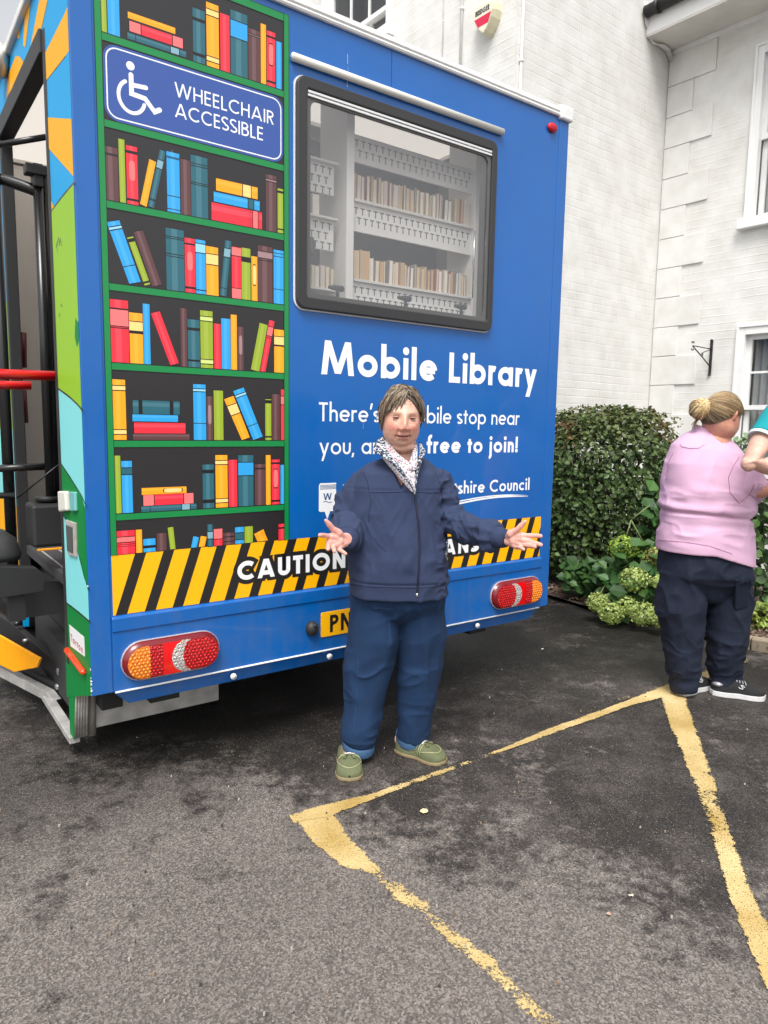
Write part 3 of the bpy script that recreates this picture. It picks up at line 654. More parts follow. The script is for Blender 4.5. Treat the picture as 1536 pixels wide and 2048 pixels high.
real_book(ul0+.004, wa-ul0-.008, zl[1], .128, IY+.005, 'tall cream book at the post end of the lower row in the van', None, pi_=1)
real_book(wa, wb-wa-.003, zl[1], .133, IY+.005, 'thickest tan book in the lower row behind the van window', None, pi_=2, ci=2)
rowbooks(wb, ur0, zl[1], lambda u: .11, 'book standing with its page edges to the van window, lower row', 'books in the lower row behind the van window')
rowbooks(ub-.155, ub-.035, zs[4], lambda u: .1, 'book in the narrow bay left of the white post in the van', 'books in the narrow bay behind the van window', IY+.01)
real_book(ub-.145, .036, zs[2], .09, IY+.02, 'white book alone on the middle shelf of the narrow bay', None, pi_=3, ci=2)
# ---- left side of the van with its graphic, doorway and lift
DY0, DY1, DZ = .372, 1.46, 2.835
def loc(p): q = np.array(p)-VO; return (float(q@dX), float(q@nX), float(p[2]))
def sf(y, z, l=0.): return (-.0008-l, y, z)
M_sky = pal('side_sky', (0, 156, 216)); M_sun = pal('side_sun', (240, 170, 0)); M_hill = pal('side_hill', (142, 188, 44)); M_riv = pal('side_river', (128, 210, 212)); M_dgr = pal('side_green', (0, 124, 56))
SMT = [M_sky, M_sun, M_hill, M_riv, M_dgr, PM[pi['o']], M_blue]
sd = MB()
T2 = .03
for (y0, y1, z0, z1, m) in ((0, DY0, .394, VH, 0), (DY1, VL, .30, VH, 0), (DY0, DY1, DZ, VH, 0)):
    sd.box(0, y0+(.031 if y0 == 0 else 0), z0, T2, y1, z1, m)
sd.add([sf(.0, .394), sf(.05, .394), sf(.05, VH), sf(.0, VH)], [(0, 1, 2, 3)], 0)
sd.prism([(0, .005, .394), (0, .109, .384), (0, .25, .362), (0, .283, .33), (0, .30, .25), (0, .335, .10), (0, .40, .09), (0, .40, .394)], (0, 0, 0), (.012, 0, 0), 4)
def side_poly(Z, pts, mi, l):
    qs = [SP(Z[0]+x/Z[2], Z[1]+y/Z[2]) for x, y in pts]; vs = [sf(max(.003, a), b, l*LY) for a, b in qs]; sd.add(vs, [tuple(range(len(vs)))], mi)
a_ = (0, 0, 6.825); b_ = (0, 250, 4.55); c_ = (0, 680, 5.12); d_ = (0, 1050, 4.55); P_ = (0, 0, 1)
side_poly(a_, [(942, 55), (968, 655), (900, 760), (640, 1095), (612, 740), (885, 190)], 1, 1)
side_poly(a_, [(540, 0), (655, 0), (600, 250), (545, 500), (392, 780), (470, 370)], 1, 1)
side_poly(a_, [(420, -60), (412, 120), (350, 650), (320, 620), (340, 200), (350, 90)], 1, 1)
side_poly(a_, [(275, 280), (270, 530), (240, 525), (235, 370)], 1, 1)
side_poly(a_, [(215, 765), (270, 770), (325, 850), (325, 925), (90, 1345), (110, 1040)], 1, 1)
side_poly(P_, [(94, 235), (147.5, 232), (151.5, 348), (96, 295)], 1, 1)
side_poly(b_, [(452, 660), (492, 742), (458, 800)], 1, 1)
side_poly(P_, [(99.8, 427), (141, 373), (153, 360), (169, 824), (156, 809), (113, 774)], 2, 2)
side_poly(P_, [(113, 774), (156, 809), (169, 824), (176, 1018), (163, 990.5), (120, 923)], 3, 1)
side_poly(P_, [(120, 923), (163, 990.5), (176, 1018), (184, 1240), (181, 1185), (169, 1153), (154, 1094), (135, 1043), (123, 1023)], 4, 2)
side_poly(P_, [(123, 1023), (135, 1043), (154, 1094), (169, 1153), (182, 1186), (184, 1246), (129, 1201)], 3, 1)
side_poly(P_, [(129, 1201), (184, 1246), (187, 1394), (134, 1394)], 4, 1.2)
side_poly(b_, [(690, 1755), (735, 1790), (742, 1960), (705, 2025), (685, 1930)], 4, 3)
def sstroke(pts, w, l=3):
    q = [SP(x, y) for x, y in pts]; st = strip(q, w); vs = []
    for a, b in st: vs += [sf(a[0], a[1], l*LY), sf(b[0], b[1], l*LY)]
    sd.add(vs, [(2*i, 2*i+1, 2*i+3, 2*i+2) for i in range(len(q)-1)], 5)
for pts in ([(99.8, 427), (120, 400), (141, 374), (152, 362)], [(113, 774), (140, 794), (156, 809), (168, 823)], [(120, 923), (140, 953), (163, 990), (174, 1014)], [(129, 1202), (160, 1226), (182, 1245)], [(154, 1094), (162, 1125), (169, 1153), (180, 1182)], [(123, 1023), (135, 1043)]):
    sstroke(pts, .007)
for pts in ([(115, 492), (118, 475), (121, 490)], [(119, 492), (122, 478), (125, 492)], [(114, 490), (116, 505)], [(113, 495), (116, 482)]): sstroke(pts, .005)
for cx, cy in ((124, 611), (120, 630)): sstroke([(cx, cy-3), (cx+1.6, cy), (cx, cy+3), (cx-1.6, cy), (cx, cy-3)], .003)
sd.box(.001, VL-.02, .394, VW, VL, VH, 6)
# graphic beyond the doorway
for z0, z1, m in ((1.35, 2.0, 2), (.95, 1.35, 3), (.62, .95, 1), (.30, .62, 5)):
    sd.add([sf(DY1, z0, LY), sf(3.2, z0, LY), sf(3.2, z1, LY), sf(DY1, z1, LY)], [(0, 1, 2, 3)], m)
sd.build('side_body', SMT, van, norm=False)
dg = MB()    # rubber door surround
for y0, z0, y1, z1 in ((DY0-.012, .41, DY0+.03, DZ), (DY1-.03, .41, DY1+.012, DZ), (DY0+.03, DZ-.075, DY1-.03, DZ+.012)): dg.box(-.014 if z1 > DZ else -.004, y0, z0, .05, y1, z1)
dg.build('door_seal', M_blk, van, bevel=.004)
ls = MB(); ls.box(.0, .0, 0, .001, .001, .001) if False else None
# interior linings
it = MB(); it.box(.031, .036, .7, .045, DY0-.02, 2.98); it.box(.04, 2.5, .75, VW-.04, 2.52, 2.99); it.box(.046, .36, .75, .5, .372, 2.98); it.box(.5, .36, .75, .52, 1.98, 2.98) if False else None
it.box(.031, DY1+.014, .7, .045, 2.5, 2.98)
it.build('inner_wall', M_int, van, bevel=.003)
fl = MB(); fl.box(.03, .04, .70, VW-.04, 2.5, .745, 0)
nz = loc(G(75, 1100, .75)); fl.box(.05, nz[1], .745, .75, nz[1]+.03, .75, 1)
for k in range(5): fl.box(.06+.08*k, .4, .745, .068+.08*k, nz[1]-.02, .7475, 2)
fl.build('floor', [M_ldark, M_amber, M_alu], van)
un = MB(); un.box(.1, .45, .40, VW-.1, 5.8, .69, 0); un.box(.25, .12, .27, .37, .3, .40, 0); un.box(2.0, .12, .27, 2.12, .3, .4, 0); un.build('chassis', M_dark, van)
M_tyre = mat('tyre', (.02, .02, .02), .85)
for u_ in (.12, VW-.42):
    for y_ in (2.6, 5.4):
        w = MB(); w.tube([(u_, y_, .36), (u_+.02, y_, .36), (u_+.28, y_, .36), (u_+.3, y_, .36)], [.33, .36, .36, .33], 32, 0); w.tube([(u_-.005, y_, .36), (u_+.305, y_, .36)], .19, 24, 1); w.build('wheel', [M_tyre, M_alu], van)
bm_ = MB(); bm_.box(.056, .34, .125, .634, .40, .275, 0); bm_.build('tail_beam', M_alu, van, bevel=.003, norm=True)
hb = MB(); hb.box(.085, .22, .24, .17, .31, .36); hb.box(.22, .18, .29, .33, .31, .36); hb.build('mount_block', M_dark, van, bevel=.005)
rb = MB()
for k in range(5):
    x = .002+k*.0105; rb.tube([(x+.005, .262, .368), (x+.005, .287, .335), (x+.005, .302, .25), (x+.005, .335, .105)], .006, 8)
rb.build('ribbed_edge', M_alu2, van)
rb = MB(); rb.tube([(.075, .30, .36), (.075, .34, .10)], .014, 8); rb.tube([(.062, .30, .36), (.062, .34, .10)], .006, 8); rb.build('rubber_flap', mat('old_rubber', (.2, .19, .17), .8), van)
sl = MB(); sl.box(-.012, .36, .07, .03, .94, .10); sl.build('sill_rail', M_alu, van, bevel=.003)
# paint chips
ch = MB(); r_ = random.Random(5)
for k in range(16):
    z = r_.choice([r_.uniform(.40, .47), r_.uniform(.40, .50), .80+r_.uniform(-.01, .01)]); a = r_.uniform(.002, .007); 
    ch.add([(-.0052, -.0042, z), (-.0046+a, -.0043, z+.002), (-.0046+a*.6, -.0043, z+a), (-.0052, -.0042, z+a*1.5)], [(0, 1, 2, 3)], 0)
ch.build('paint_chip', M_white, van)
# things on the side strip
def side_plate(name, pts, th, m, par=van, bev=.002, lift=0.):
    q = [SP(x, y) for x, y in pts]; mb = MB(); mb.prism([(-.001-lift, a, b) for a, b in q], (0, 0, 0), (-th, 0, 0)); return mb.build(name, m, par, bevel=bev, norm=True)
side_plate('socket_surround', [(135.5, 1039), (155, 1046), (156, 1114), (140, 1109)], .008, M_alu2)
side_plate('socket', [(138.5, 1049), (150.5, 1054), (151.5, 1105), (141, 1101)], .003, mat('mid_grey', (.08, .08, .08), .5), lift=.009)
side_plate('door_switch', [(126, 982), (140, 982), (143, 1021), (128, 1023)], .02, mat('ivory2', (.66, .64, .58), .5), bev=.006)
side_plate('switch_cover', [(145, 983), (156, 984), (157, 1022), (147, 1022)], .012, mat('clear_green', s2l((120, 190, 190)), .2), bev=.004)
lb = side_plate('maker_label', [(139.5, 1249), (169, 1274), (170.5, 1313), (142, 1292)], .001, PM[pi['W']], bev=0)
tm = MB(); q0 = SP(142.5, 1281); q1 = SP(167, 1297)
def sfl(y, z, l=0.): return (-.0024-l, q0[0]+(q1[0]-q0[0])*(y-0.), z)
ln_ = abs(q1[0]-q0[0]); letter(tm, 'Torton', lambda t, z, l=0.: (-.0024-l, q0[0]+(q1[0]-q0[0])*t/ln_, z), 0, ln_, (q0[1]+q1[1])/2-.010, .030, w=.2); tm.build('label_lettering', pal('crimson', (180, 30, 60)), lb)
rr = MB(); a = SP(139, 1299); b = SP(173, 1332); rr.tube([(-.006, a[0], a[1]), (-.012, a[0]-.004, a[1]), (-.012, b[0]+.004, a[1]-.01), (-.006, b[0], a[1]-.01)], .011, 10); rr.build('side_reflector', mat('orange_red', s2l((255, 60, 10)), .25, coat=.5), van)
lm = MB(); a = SP(14, 125); lm.ell((-.03, a[0], a[1]), (.045, .09, .075), 16, 10, 0); lm.ell((-.055, a[0]+.02, a[1]), (.03, .055, .05), 16, 8, 1); lm.build('side_lamp', [mat('chrome2', (.6, .58, .52), .35, .6), mat('lens_dark', (.08, .06, .06), .2)], van)
# ---- lift in the doorway
lift = empty('passenger_lift'); lift.parent = van
def post_(name, x, yp0, yp1, yy, r, m=M_blkgl, n=12):
    u = RP(x, (yp0+yp1)/2, yy)[0]; z0 = RP(x, yp1, yy)[1]; z1 = RP(x, yp0, yy)[1]; mb = MB(); mb.tube([(u, yy, z0), (u, yy, z1)], r, n); return mb.build(name, m, lift)
post_('mast', 7, 330, 1160, .80, .023, n=16); post_('mast', 89, 375, 1000, .72, .020); post_('mast', 99, 355, 1010, .76, .024)
def R3(x, y, yy): p = RP(x, y, yy); return (p[0], yy, p[1])
def rod(name, pts, r, m=M_blkgl, par=lift, n=10): mb = MB(); mb.tube(pts, r, n); return mb.build(name, m, par)
rod('top_rail', [R3(-30, 352, .85), R3(0, 358, .82), R3(14, 361, .8), R3(60, 377, .74), R3(82, 386, .72)], .024)
rod('grab_bar', [R3(-10, 291, .7), R3(92, 274, .60)], .012)
mb = MB(); mb.box(*R3(50, 346, .70)[:1], .68, R3(50, 346, .7)[2], R3(93, 346, .7)[0], .74, R3(50, 326, .7)[2]); mb.box(R3(67, 372, .7)[0], .69, R3(67, 372, .7)[2], R3(87, 372, .7)[0], .76, R3(50, 322, .7)[2]); mb.build('mast_head', M_blk, lift, bevel=.004)
M_redp = mat('red_paint', (.62, .004, .006), .3, coat=.3)
rod('handrail', [R3(-60, 744, .42), R3(0, 748, .42), R3(110, 752, .42)], .019, M_redp, n=4)
rod('handrail', [R3(-60, 770, .55), R3(0, 770, .55), R3(62, 771, .55)], .017, M_redp, n=4)
M_dred = mat('dark_red', (.16, .008, .02), .4)
rod('latch_handle', [R3(43, 665, 1.9), R3(44, 735, 1.9)], .026, M_dred, n=4); rod('latch_handle', [R3(44, 780, 1.9), R3(48, 846, 1.9)], .024, M_dred, n=4)
rod('cross_bar', [R3(-20, 938, .76), R3(110, 932, .76)], .016)
rod('cable', [R3(118, 929, .6), R3(34, 996, .7)], .004); 
mb = MB(); pts = [R3(-20+i*1.7, 991, .74) for i in range(30)]; mb.tube(pts, [.016 if i % 2 else .011 for i in range(30)], 10); mb.build('hose', M_blkgl, lift)
mb = MB(); a = R3(61, 1093, .72); b = R3(150, 1003, .72); mb.box(a[0], .66, a[2], b[0]+.0, .82, b[2]); mb.build('motor_box', M_blk, lift, bevel=.015)
mb = MB(); a = R3(70, 1004, .70); mb.tube([(R3(97, 1004, .72)[0], .74, a[2]-.001), (R3(97, 1004, .72)[0], .74, a[2]+.02)], .05, 14); mb.build('mast_foot', M_blk, lift)
mb = MB(); a = R3(-90, 1128, .74); b = R3(43, 1062, .74)
mb.rings([((a[0]+b[0])/2, .80, z, (b[0]-a[0])/2*k, .14*k2) for z, k, k2 in ((a[2], .96, .95), (a[2]+.02, 1, 1), (b[2]-.09, .98, 1), (b[2]-.03, .85, .9), (b[2], .55, .6))], 28, sq=3.2); mb.build('roll_stop', mat('soft_black', (.03, .03, .032), .6), lift)
mb = MB(); q = [(-60, 1140), (0, 1133), (72, 1136), (92, 1150), (110, 1160), (128, 1163), (90, 1165), (90, 1183), (0, 1197), (-60, 1205)]; mb.prism([R3(x, y, .62) for x, y in q], (0, 0, 0), (0, .06, 0)); mb.build('bridge_plate', M_blk, lift, bevel=.003, norm=True)
mb = MB(); a = R3(33, 1240, .66); b = R3(43, 1190, .66); mb.box(a[0]-.03, .64, a[2], b[0]+.01, .72, b[2]); mb.build('arm', M_blk, lift)
mb = MB(); a = R3(43, 1237, .9); b = R3(150, 1168, .9); mb.box(a[0], .9, a[2], b[0]+.1, .92, b[2]+.04); mb.build('step_riser', mat('riser', (.06, .06, .062), .5), lift)
A0 = G(95, 1402, .085); B0 = G(-6, 1349, .085); nn = np.cross(B0-A0, (0, 0, 1)); nn /= np.linalg.norm(nn)
if nn@(CC-A0) < 0: nn = -nn
def LPt(x, y, off=0.): p = hit(x, y, A0+nn*off, nn); return loc(p)
nl = np.array(loc(VO+nn))*np.array((1, 1, 0))
def lplate(name, pts, off, th, m, bev=.002):
    mb = MB(); mb.prism([LPt(x, y, off) for x, y in pts], (0, 0, 0), tuple(-nl*th)); return mb.build(name, m, lift, bevel=bev, norm=True)
lplate('ramp_rail', [(-20, 1325), (0, 1336), (92, 1384), (106, 1402), (97, 1405), (0, 1354), (-20, 1344)], 0, .04, M_alu)
lplate('ramp_flap', [(-30, 1257), (0, 1272), (80, 1317), (73, 1335), (28, 1344), (0, 1330), (-30, 1314)], .03, .012, M_amber)
lplate('link_arm', [(-20, 1222), (20, 1245), (122, 1332), (112, 1352), (60, 1318), (-20, 1262)], -.06, .03, M_blk)
lplate('link_arm', [(40, 1338), (112, 1366), (122, 1400), (96, 1392), (50, 1362)], -.05, .03, M_blk)
lplate('link_plate', [(108, 1330), (132, 1330), (134, 1395), (100, 1393)], -.10, .04, M_blk)
for x, y, r in ((117, 1343, .017), (113.5, 1374, .014), (31, 1248, .012), (48, 1282, .010), (54, 1311, .012)):
    c = np.array(LPt(x, y, -.045)); mb = MB(); mb.tube([tuple(c-nl*.03), tuple(c+nl*.004)], r, 14); mb.build('pivot_bolt', mat('bolt_steel', (.35, .35, .35), .35, .6) if r != .012 or y > 1300 and False else M_blkgl, lift)
mb = MB(); mb.box(.05, .42, .12, .5, 1.4, .38, 0); mb.build('lift_cassette', M_dark, lift)
# ---- tail lamps, plate, sensor
M_rl = mat('lens_red', (.70, .004, .006), .15, coat=.3); M_rd = mat('lens_red_dark', (.34, .003, .006), .22, coat=.3, bump=.8, bscale=140); M_am = mat('lens_amber', (.72, .17, .008), .18, coat=.3, bump=.8, bscale=140); M_cl = mat('lens_clear', (.55, .53, .5), .12, .4, bump=1., bscale=160)
M_rim = mat('lamp_rim', (.6, .55, .55), .3, .5); M_hous = mat('lamp_housing', (.16, .006, .012), .25, coat=.3)
def capsule(cx, cz, w, h, n=12):
    r = h/2; return [(cx+w/2-r+r*math.cos(math.radians(a)), cz+r*math.sin(math.radians(a))) for a in np.linspace(-90, 90, n)]+[(cx-w/2+r+r*math.cos(math.radians(a)), cz+r*math.sin(math.radians(a))) for a in np.linspace(90, 270, n)]
def tail_lamp(cx, cz, sgn):
    lamp = empty('tail_lamp'); lamp.parent = van
    w, h = .390, .156
    o = capsule(cx, cz, w, h); mb = MB(); mb.prism([(a, -.006, b) for a, b in o], (0, 0, 0), (0, -.010, 0)); mb.build('rim', M_rim, lamp, norm=True, bevel=.002)
    o = capsule(cx, cz, w-.006, h-.006); i = capsule(cx, cz-.002, w-.030, h-.028); mb = MB(); ring2 = [(a, -.016, b) for a, b in o]+[(a, -.040, b) for a, b in i]; n = len(o)
    mb.add(ring2, [(k, (k+1) % n, n+(k+1) % n, n+k) for k in range(n)]+[tuple(range(n, 2*n))], 0, True); mb.build('housing', M_hous, lamp, norm=True)
    W2, H2 = (w-.032)/2, (h-.030)/2; zc = cz-.002; r = H2
    def half(u):       # half height of lens at offset u from centre
        e = abs(u)-(W2-r); return H2 if e <= 0 else math.sqrt(max(0, r*r-e*e))
    def y_(u, z): return -.0405-.006*(1-(abs(z-zc)/H2)**2)*min(1, (W2-abs(u)+.02)/.03)
    def seg(name, ua, ub, m, fa=None, fb=None, off=0.):
        mb = MB(); nu, nv = 14, 8; vs = []
        for j in range(nv+1):
            for i_ in range(nu+1):
                tz = -1+2*j/nv; a = ua if fa is None else fa(tz); b = ub if fb is None else fb(tz)
                u = a+(b-a)*i_/nu; hh = half(u); z = zc+tz*hh*.995; vs.append((cx+u*sgn, y_(u, z)-off, z))
        mb.add(vs, [(j*(nu+1)+i_, j*(nu+1)+i_+1, (j+1)*(nu+1)+i_+1, (j+1)*(nu+1)+i_) for j in range(nv) for i_ in range(nu)], 0, True); mb.build(name, m, lamp, norm=True); return mb
    cr1 = lambda t: .050-.062*math.sqrt(max(0, 1-t*t*.92)); cr2 = lambda t: .078-.044*math.sqrt(max(0, 1-t*t*.92))+.0
    seg('amber_lens', -W2, -.095, M_am); seg('red_lens', -.095, -.045, M_rd); seg('plain_lens', -.045, .0, M_rl, fb=lambda t: cr1(t)); 
    seg('clear_lens', 0, 0, M_cl, fa=cr1, fb=cr2); seg('red_lens', 0, W2, M_rd, fa=cr2)
    dm = [MB(), MB(), MB()]
    for a in range(40):
        for b in range(9):
            u = -W2+.012+a*.0155+(b % 2)*.0077; z = zc+(b-4)*.0125
            if abs(u) > W2-.006 or abs(z-zc) > half(u)-.008: continue
            t = (z-zc)/H2
            if -.047 < u < cr1(t)+.004: continue
            dm[1 if cr1(t) < u < cr2(t) else (2 if u < -.095 else 0)].ell((cx+u*sgn, y_(u, z)-.0005, z), (.0045, .0022, .0045), 8, 4)
    for d_, m_ in zip(dm, (M_rl, M_cl, mat('led_amber', (.9, .35, .03), .15, coat=.5))): d_.build('led_cluster', m_, lamp)
tail_lamp(.2965, .502, 1); tail_lamp(2.212, .506, -1)
pl = MB(); p = rrect(.972, .457, 1.492, .570, .008, 3); pl.prism([(a, -.0065, b) for a, b in p], (0, 0, 0), (0, -.004, 0)); plate = pl.build('number_plate', mat('plate_yellow', s2l((255, 186, 16)), .3, coat=.3), van, norm=True, bevel=.001)
pt = MB(); up0 = RP(657.5, 1245)[0]; up1 = RP(700, 1240)[0]; letter(pt, 'PN', lambda u, z, l=0: (u, -.0112-l, z), up0, up1, .474, .080, w=.19, gap=.2); pt.build('plate_characters', mat('plate_black', (.01, .01, .01), .4), plate)
se = MB(); se.ell((.924, -.012, .507), (.031, .03, .034), 20, 12); se.tube([(.924, -.012, .528), (.924, -.046, .526)], .006, 8); se.build('reversing_sensor', M_blk, van)

# ================================================================== GROUND
def node_asphalt():
    m = bpy.data.materials.new('asphalt'); m.use_nodes = True; t = m.node_tree; b = t.nodes['Principled BSDF']; N = t.nodes.new; L = t.links.new
    tc = N('ShaderNodeTexCoord'); V_ = tc.outputs['Object']
    def noise_(s, d=4, r=.5, v=V_):
        n = N('ShaderNodeTexNoise'); n.inputs['Scale'].default_value = s; n.inputs['Detail'].default_value = d; n.inputs['Roughness'].default_value = r; L(v, n.inputs['Vector']); return n.outputs[0]
    def mr(i, a, b_, c, d, cl=True):
        n = N('ShaderNodeMapRange'); n.inputs[1].default_value = a; n.inputs[2].default_value = b_; n.inputs[3].default_value = c; n.inputs[4].default_value = d; n.clamp = cl; L(i, n.inputs[0]); return n.outputs[0]
    def ma(op, a, b_):
        n = N('ShaderNodeMath'); n.operation = op
        for k, x in enumerate((a, b_)):
            if isinstance(x, (int, float)): n.inputs[k].default_value = x
            else: L(x, n.inputs[k])
        return n.outputs[0]
    sx = N('ShaderNodeSeparateXYZ'); L(V_, sx.inputs[0])
    # damp ground: stays wet further from the viewer and in blotches
    base = mr(ma('ADD', sx.outputs[1], ma('MULTIPLY', sx.outputs[0], .45)), 1.95, 2.75, .13, 1)
    big = noise_(1.3, 5, .6); mid = noise_(5.5, 6, .62); fine = noise_(22, 4, .6)
    w = ma('ADD', ma('MULTIPLY', base, .75), ma('ADD', ma('MULTIPLY', ma('SUBTRACT', big, .5), 1.5), ma('ADD', ma('MULTIPLY', ma('SUBTRACT', mid, .5), 1.5), ma('MULTIPLY', ma('SUBTRACT', fine, .5), .75))))
    wet = mr(w, .24, .60, 0, 1)
    van_shade = mr(ma('ADD', ma('ADD', ma('MULTIPLY', sx.outputs[0], -.589), ma('MULTIPLY', sx.outputs[1], .808)), ma('ADD', ma('MULTIPLY', ma('SUBTRACT', mid, .5), .7), ma('MULTIPLY', ma('SUBTRACT', big, .5), .6))), 2.15, 2.75, 1., .42)  # shade near and under the van painted into the tarmac, with damp blotchy edges
    vo = N('ShaderNodeTexVoronoi'); vo.inputs['Scale'].default_value = 230; L(V_, vo.inputs['Vector'])
    vo2 = N('ShaderNodeTexVoronoi'); vo2.inputs['Scale'].default_value = 185; vo2.inputs['Randomness'].default_value = 1; L(V_, vo2.inputs['Vector'])
    sc2 = N('ShaderNodeSeparateColor'); L(vo2.outputs['Color'], sc2.inputs[0])
    sp1 = ma('ADD', ma('MULTIPLY', noise_(150, 5, .8), .62), ma('MULTIPLY', sc2.outputs[1], .38))
    cr_ = N('ShaderNodeValToRGB'); e = cr_.color_ramp.elements; e[0].position = .30; e[0].color = (.072, .063, .057, 1); e[1].position = .80; e[1].color = (.30, .268, .242, 1); e3 = cr_.color_ramp.elements.new(.52); e3.color = (.142, .126, .115, 1)
    L(sp1, cr_.inputs[0])
    hsv = N('ShaderNodeMixRGB'); hsv.blend_type = 'MULTIPLY'; hsv.inputs[0].default_value = 1; L(cr_.outputs[0], hsv.inputs[1])
    k = ma('MULTIPLY', van_shade, 1.); k0 = mr(ma('MULTIPLY', wet, mr(noise_(3.1, 5, .7), .36, .60, .62, 1.12)), 0, 1, 1.0, .24); k = ma('MULTIPLY', k, k0); cmb = N('ShaderNodeCombineXYZ'); L(k, cmb.inputs[0]); L(ma('MULTIPLY', k, .985), cmb.inputs[1]); L(ma('MULTIPLY', k, .97), cmb.inputs[2]); L(cmb.outputs[0], hsv.inputs[2])
    # pale grit
    sep = N('ShaderNodeSeparateColor'); L(vo.outputs['Color'], sep.inputs[0])
    g = ma('MULTIPLY', ma('GREATER_THAN', sep.outputs[0], .975), ma('LESS_THAN', vo.outputs['Distance'], .42))
    mg = N('ShaderNodeMixRGB'); mg.inputs[2].default_value = (.38, .35, .31, 1); L(ma('MULTIPLY', g, .65), mg.inputs[0]); L(hsv.outputs[0], mg.inputs[1])
    lg = mr(noise_(.55, 3), .35, .65, .86, 1.14); m3 = N('ShaderNodeVectorMath'); m3.operation = 'SCALE'; L(mg.outputs[0], m3.inputs[0]); L(lg, m3.inputs['Scale'])
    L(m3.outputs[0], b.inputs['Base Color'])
    L(mr(wet, 0, 1, .85, .55), b.inputs['Roughness']); b.inputs['Specular IOR Level'].default_value = .35
    bp = N('ShaderNodeBump'); bp.inputs['Strength'].default_value = .55; bp.inputs['Distance'].default_value = .004; L(ma('ADD', vo2.outputs['Distance'], sp1), bp.inputs['Height']); L(bp.outputs[0], b.inputs['Normal'])
    return m
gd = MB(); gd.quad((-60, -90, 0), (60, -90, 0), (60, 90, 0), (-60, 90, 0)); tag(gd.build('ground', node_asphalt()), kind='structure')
def node_line():
    m = bpy.data.materials.new('worn_yellow'); m.use_nodes = True; t = m.node_tree; b = t.nodes['Principled BSDF']; N = t.nodes.new; L = t.links.new
    tc = N('ShaderNodeTexCoord'); uv = N('ShaderNodeUVMap'); uv.uv_map = 'UVMap'; sx = N('ShaderNodeSeparateXYZ'); L(uv.outputs[0], sx.inputs[0])
    def noise_(s, d=4, r=.5):
        n = N('ShaderNodeTexNoise'); n.inputs['Scale'].default_value = s; n.inputs['Detail'].default_value = d; n.inputs['Roughness'].default_value = r; L(tc.outputs['Object'], n.inputs['Vector']); return n.outputs[0]
    def ma(op, a, b_):
        n = N('ShaderNodeMath'); n.operation = op
        for k, x in enumerate((a, b_)):
            if isinstance(x, (int, float)): n.inputs[k].default_value = x
            else: L(x, n.inputs[k])
        return n.outputs[0]
    v = ma('ABSOLUTE', ma('SUBTRACT', ma('MULTIPLY', sx.outputs[1], 2.), 1.), 0)
    edge = ma('SUBTRACT', 1.0, ma('POWER', v, 3))        # 1 in the middle, 0 at the edge
    n1 = ma('ADD', ma('MULTIPLY', noise_(100, 5, .75), .58), ma('MULTIPLY', noise_(13, 4, .65), .42))
    s = ma('ADD', ma('MULTIPLY', edge, .34), n1)
    th = ma('ADD', .71, sx.outputs[0])                   # u carries the amount of wear
    a = ma('MULTIPLY', ma('GREATER_THAN', s, th), ma('GREATER_THAN', ma('ADD', noise_(230, 2, .6), ma('MULTIPLY', ma('SUBTRACT', .3, sx.outputs[0]), .12)), .405))
    cr_ = N('ShaderNodeValToRGB'); e = cr_.color_ramp.elements; e[0].position = .3; e[0].color = (.46, .31, .09, 1); e[1].position = .7; e[1].color = (.76, .59, .29, 1); L(noise_(3.5, 4), cr_.inputs[0])
    mx = N('ShaderNodeMixRGB'); mx.blend_type = 'MULTIPLY'; mx.inputs[0].default_value = .35; L(cr_.outputs[0], mx.inputs[1]); L(noise_(170, 2), mx.inputs[2]); L(cr_.outputs[0], mx.inputs[1])
    L(mx.outputs[0], b.inputs['Base Color']); b.inputs['Roughness'].default_value = .75; L(a, b.inputs['Alpha'])
    bp = N('ShaderNodeBump'); bp.inputs['Strength'].default_value = .5; bp.inputs['Distance'].default_value = .004; L(noise_(150, 3), bp.inputs['Height']); L(bp.outputs[0], b.inputs['Normal'])
    return m
M_line = node_line()
def line(pa, pb, wear, z):
    mb = MB(); g = lambda p: G(550+p[0]/1.558, 1300+p[1]/1.558)
    A_ = [g(p) for p in pa]; B_ = [g(p) for p in pb]; n = len(A_); K = 6
    for i in range(n-1):
        for k in range(K):
            q = []
            for t in (k/K, (k+1)/K):
                a = A_[i]*(1-t)+A_[i+1]*t; b = B_[i]*(1-t)+B_[i+1]*t; c = (a+b)/2; a = c+(a-c)*1.25; b = c+(b-c)*1.25; w = wear[i]*(1-t)+wear[i+1]*t; q.append((a, b, w))
            mb.quad((*q[0][0][:2], z), (*q[0][1][:2], z), (*q[1][1][:2], z), (*q[1][0][:2], z), 0, uv=[(q[0][2], 0), (q[0][2], 1), (q[1][2], 1), (q[1][2], 0)])
    tag(mb.build('painted_line', M_line), kind='structure')
line([(40, 512), (165, 485), (300, 450), (430, 402), (560, 360), (625, 335), (700, 312), (860, 243), (1000, 195), (1100, 158), (1230, 108), (1345, 66), (1470, 27)],
     [(60, 545), (165, 520), (310, 468), (440, 420), (565, 374), (645, 345), (750, 304), (880, 258), (1000, 215), (1110, 174), (1240, 140), (1350, 88), (1474, 40)], [.10, -.12, .04, .08, .12, .18, -.03, .02, 0, -.04, -.12, -.05, .1], .0042)
line([(78, 528), (125, 598), (205, 672), (290, 705), (365, 775), (450, 835), (520, 905), (600, 965), (660, 1020), (740, 1110), (800, 1165), (830, 1200)],
     [(165, 492), (215, 580), (300, 660), (390, 708), (480, 790), (530, 835), (590, 890), (690, 965), (740, 1020), (810, 1090), (900, 1160), (930, 1200)], [-.16, -.14, -.04, .18, .06, .13, .09, .07, .10, .12, .11, .09], .0030)
